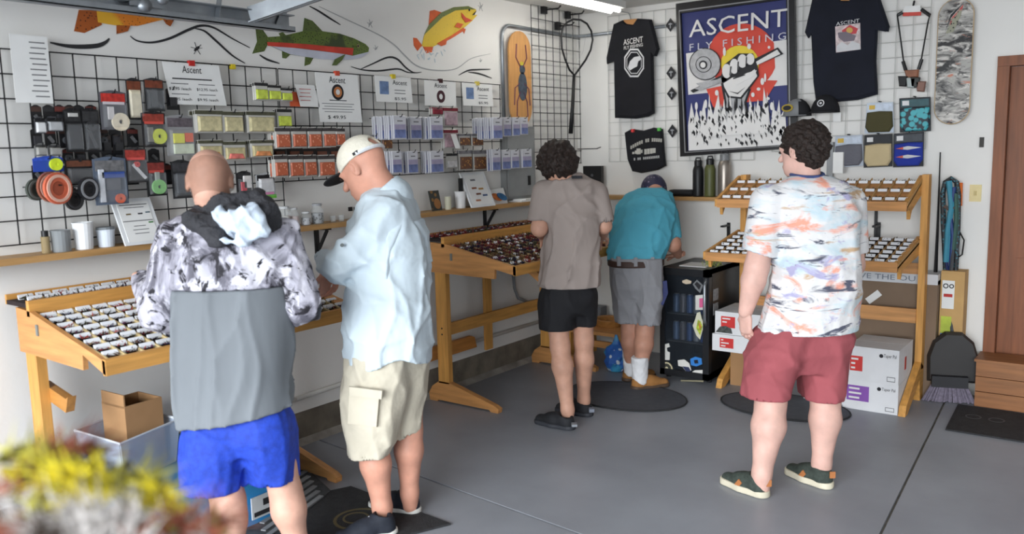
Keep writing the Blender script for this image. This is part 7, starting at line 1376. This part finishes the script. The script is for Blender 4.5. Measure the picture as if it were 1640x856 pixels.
for a_, r0 in ((aL, .045), (aR, .047)):
    put_mesh('sock', [grow(plus(clip(cone(a_+np.array((0, 0, .105)), a_+np.array((0, 0, -.05)), r0+.014, r0+.006), half(a_+np.array((0, 0, .115)), (0, 0, 1.))), folds(3, .004, 40, 1)), [a_], .006, .17)], mat('white_sock', (226, 226, 228), rough=.9, bump=.3, bscale=60), t)
tan = mat('tan_suede', (158, 110, 60), rough=.8, var=.2, scale=12, bump=.2)
h_ = fl(1008, 624); h_ = np.array((aR[0], aR[1], 0))-nrm(H1*.95+H2*.3)*.075; shoe(t, h_, h_+H1*.95+H2*.3, .30, tan, C((84, 66, 52)), w=.052, laces=C((96, 70, 44)))
h_ = np.array((aL[0], aL[1], 0))-nrm(H1*.8+H2*.3)*.07; shoe(t, h_, h_+H1*.8+H2*.4, .29, tan, C((84, 66, 52)), w=.05, laces=C((96, 70, 44)))
# ---- person in the floral shirt -------------------------------------------------------------------
D = 4.06
t = thing('person', 'person in a white patterned short sleeved shirt and dusty red shorts seen from behind', 'person', (*J(1285, 540, D)[:2], 0))
f, l, u = frame(-H1*.62+H2*.78+np.array((0, 0, -.08)), (0, 0, 1)); hE = J(1284, 243, D); nE = J(1292, 292, D+.01); headE = head_sdf(hE, f, l, u, 1.0, nE)
hipL, hipR = J(1248, 545, D-.02), J(1322, 545, D+.05); kL, kR = J(1234, 648, D-.05), J(1322, 640, D+.05); aL, aR = J(1220, 756, D-.06), J(1316, 738, D+.05); aL[2] = .105; aR[2] = .105
sL, eL, wL = J(1232, 325, D), J(1212, 428, D-.02), J(1194, 500, D+.02); sR, eR, wR = J(1358, 325, D+.03), J(1366, 425, D+.1), J(1340, 470, D+.3)
body = union(leg_cones(hipL, kL, aL, (.095, .068, .076, .042))+leg_cones(hipR, kR, aR, (.095, .066, .072, .042))+[cone(J(1288, 535, D), J(1292, 380, D), .08, .12), cone(J(1292, 380, D), nE, .12, .06), cone(sL, sR, .06, .06)], .03)
legs = grow(clip(body, half(nE, (0, 0, 1))), [aL, aR, nE, sL, sR], .0095, .12)
fa_ = eL+(wL-eL)*.3
armg = grow(union([cone(sL, eL, .066, .056), cone(eL, fa_, .056, .056), cone(fa_, wL, .056, .034), cone(sR, eR, .066, .055), cone(eR, wR, .052, .034)], .02), [sL, eL, wL, sR, eR, wR], .008, .09)
put_mesh('body', [legs, armg, grow(clip(headE, half(nE-np.array((0, 0, .05)), (0, 0, -1))), [hE], .0045, .22), hand_geo(wL, np.array((0, 0, -1.))+H1*.03+H2*.05, H1*.9+H2*.45, 1.05, .5, 1), hand_geo(wR, -H1*.4+H2*.5-np.array((0, 0, .2)), (0, 0, -1.), 1.0, .5)], SK5, t)
floral = layers('brushstroke_print', (226, 224, 224), [((196, 214, 222), 3.4, (.9, .9, 2.4), .5, .62, 1.0, .4), ((236, 164, 142), 4.2, (1.0, 1.0, 2.3), .545, .64, 4.0, .9), ((198, 168, 136), 5, (.7, .7, 3.6), .6, .68, 8.0, .6), ((176, 172, 204), 6, (1.1, 1.1, 2.3), .58, .66, 11.0, .9), ((88, 90, 106), 5.5, (.7, .7, 3.2), .57, .63, 15.0, 1.0), ((80, 80, 94), 13, (.7, .7, 3.2), .65, .70, 19.0, .5)], rough=.8, bump=.4)
jt = [(1262, 1322, 281, D+.01, .08), (1246, 1348, 292, D, .115), (1236, 1366, 308, D, .145), (1236, 1374, 340, D, .165), (1240, 1376, 400, D, .175), (1232, 1376, 450, D, .18), (1222, 1374, 490, D, .185), (1210, 1370, 532, D, .19)]
slL = clip(cone(sL, J(1216, 405, D-.01), .092, .083), half(J(1218, 408, D), np.array((0, 0, -1.))-H1*.35)); slR = clip(cone(sR, J(1364, 400, D+.08), .085, .078), half(J(1364, 405, D+.08), (0, 0, -1.)))
fs_ = clip(union([loft(jt, folds(61, .014, 10, .3)), slL, slR], .03), half(J(1290, 527, D), (0, 0, -1.))); fs_ = minus(fs_, [headE, cone(J(1217, 408, D-.01), J(1212, 432, D-.02), .066, .066)])
put_mesh('patterned_shirt', [grow(fs_, [J(1195, 285, D), J(1385, 535, D), J(1290, 480, D-.22), J(1290, 480, D+.22)], .0085, .06)], floral, t)
b = MB(); b.tube([nE+np.array((0, 0, .038))+(H1*math.cos(a)*.074+H2*math.sin(a)*.078)+np.array((0, 0, .012*math.sin(a))) for a in [i*math.pi/10 for i in range(20)]], .009, 8, closed=True); b.build('shirt_collar', mat('navy_collar', (58, 74, 122), var=.3, scale=40), t, 'navy inside of the collar')
pink = mat('dusty_red_cloth', (160, 82, 88), rough=.85, var=.07, scale=5, bump=.5, bscale=7, bdist=.03)
e1_ = [(1228, 1300, 515, D-.01, .15), (1208, 1296, 535, D-.01, .17), (1194, 1282, 570, D-.03, .165), (1187, 1264, 634, D-.04, .14)]; e2_ = [(1270, 1356, 515, D+.03, .15), (1270, 1366, 535, D+.03, .17), (1276, 1356, 570, D+.05, .155), (1282, 1348, 636, D+.05, .135)]
shorts(t, 'shorts', [e1_, e2_, [(1235, 1350, 515, D+.01, .14), (1205, 1356, 560, D+.01, .155), (1215, 1345, 592, D+.01, .12)]], pink, amp=.009, seed=63, inner=[leghole(e1_[-1]), leghole(e2_[-1])])
hairE = plus(clip(union([ell(hE-f*.022+u*.045, (f, l, u), (.118, .1, .105)), ell(hE-f*.055-u*.015, (f, l, u), (.07, .085, .075))], .03), half(hE+f*.06+u*.02, f*.85-u*.5)), curls(8, .006, 95)); hairE = minus(hairE, [ell(hE+l*.085-u*.004, (f, l, u), (.026, .03, .034))])
put_mesh('hair', [grow(hairE, [hE], .0045, .2)], M_hair, t, 'short dark wavy hair')
for sg in (-1, 1): b = MB(); b.disc(hE+f*.093+l*.031*sg+u*.004, l, u, .011, .006, f*.006, 12); b.build('eye', C((60, 50, 46)), t)
gk = mat('dark_green_knit', (58, 66, 60), rough=.85, var=.25, scale=60, bump=.3, bscale=150); cs = C((206, 198, 176))
for hl, tl in ((fl(1232, 800), fl(1176, 778)), (fl(1334, 786), fl(1270, 760))):
    P_ = shoe(t, hl, tl, .29, gk, cs, w=.05, laces=C((96, 100, 92)), sole_h=.032); b = MB(); b.obox(P_(.015, 0, .075), P_(1, 0, 0)-P_(0, 0, 0), (0, 0, 1), H1, .008, .016, .012); b.build('heel_tab', C((176, 112, 66)), t)
    for s_ in (-1, 1): b = MB(); q = P_(.5, .046*s_, .04); dd = nrm(P_(1, 0, 0)-P_(0, 0, 0)); b.obox(q, dd*.8+np.array((0, 0, .6)), -dd*.6+np.array((0, 0, .8)), np.cross(dd, (0, 0, 1)), .012, .022, .004); b.build('side_patch', C((176, 112, 66)), t)
# ------------------------------------------------------------------ tidy up
for o in list(bpy.data.objects):
    if '_b' in o: del o['_b']
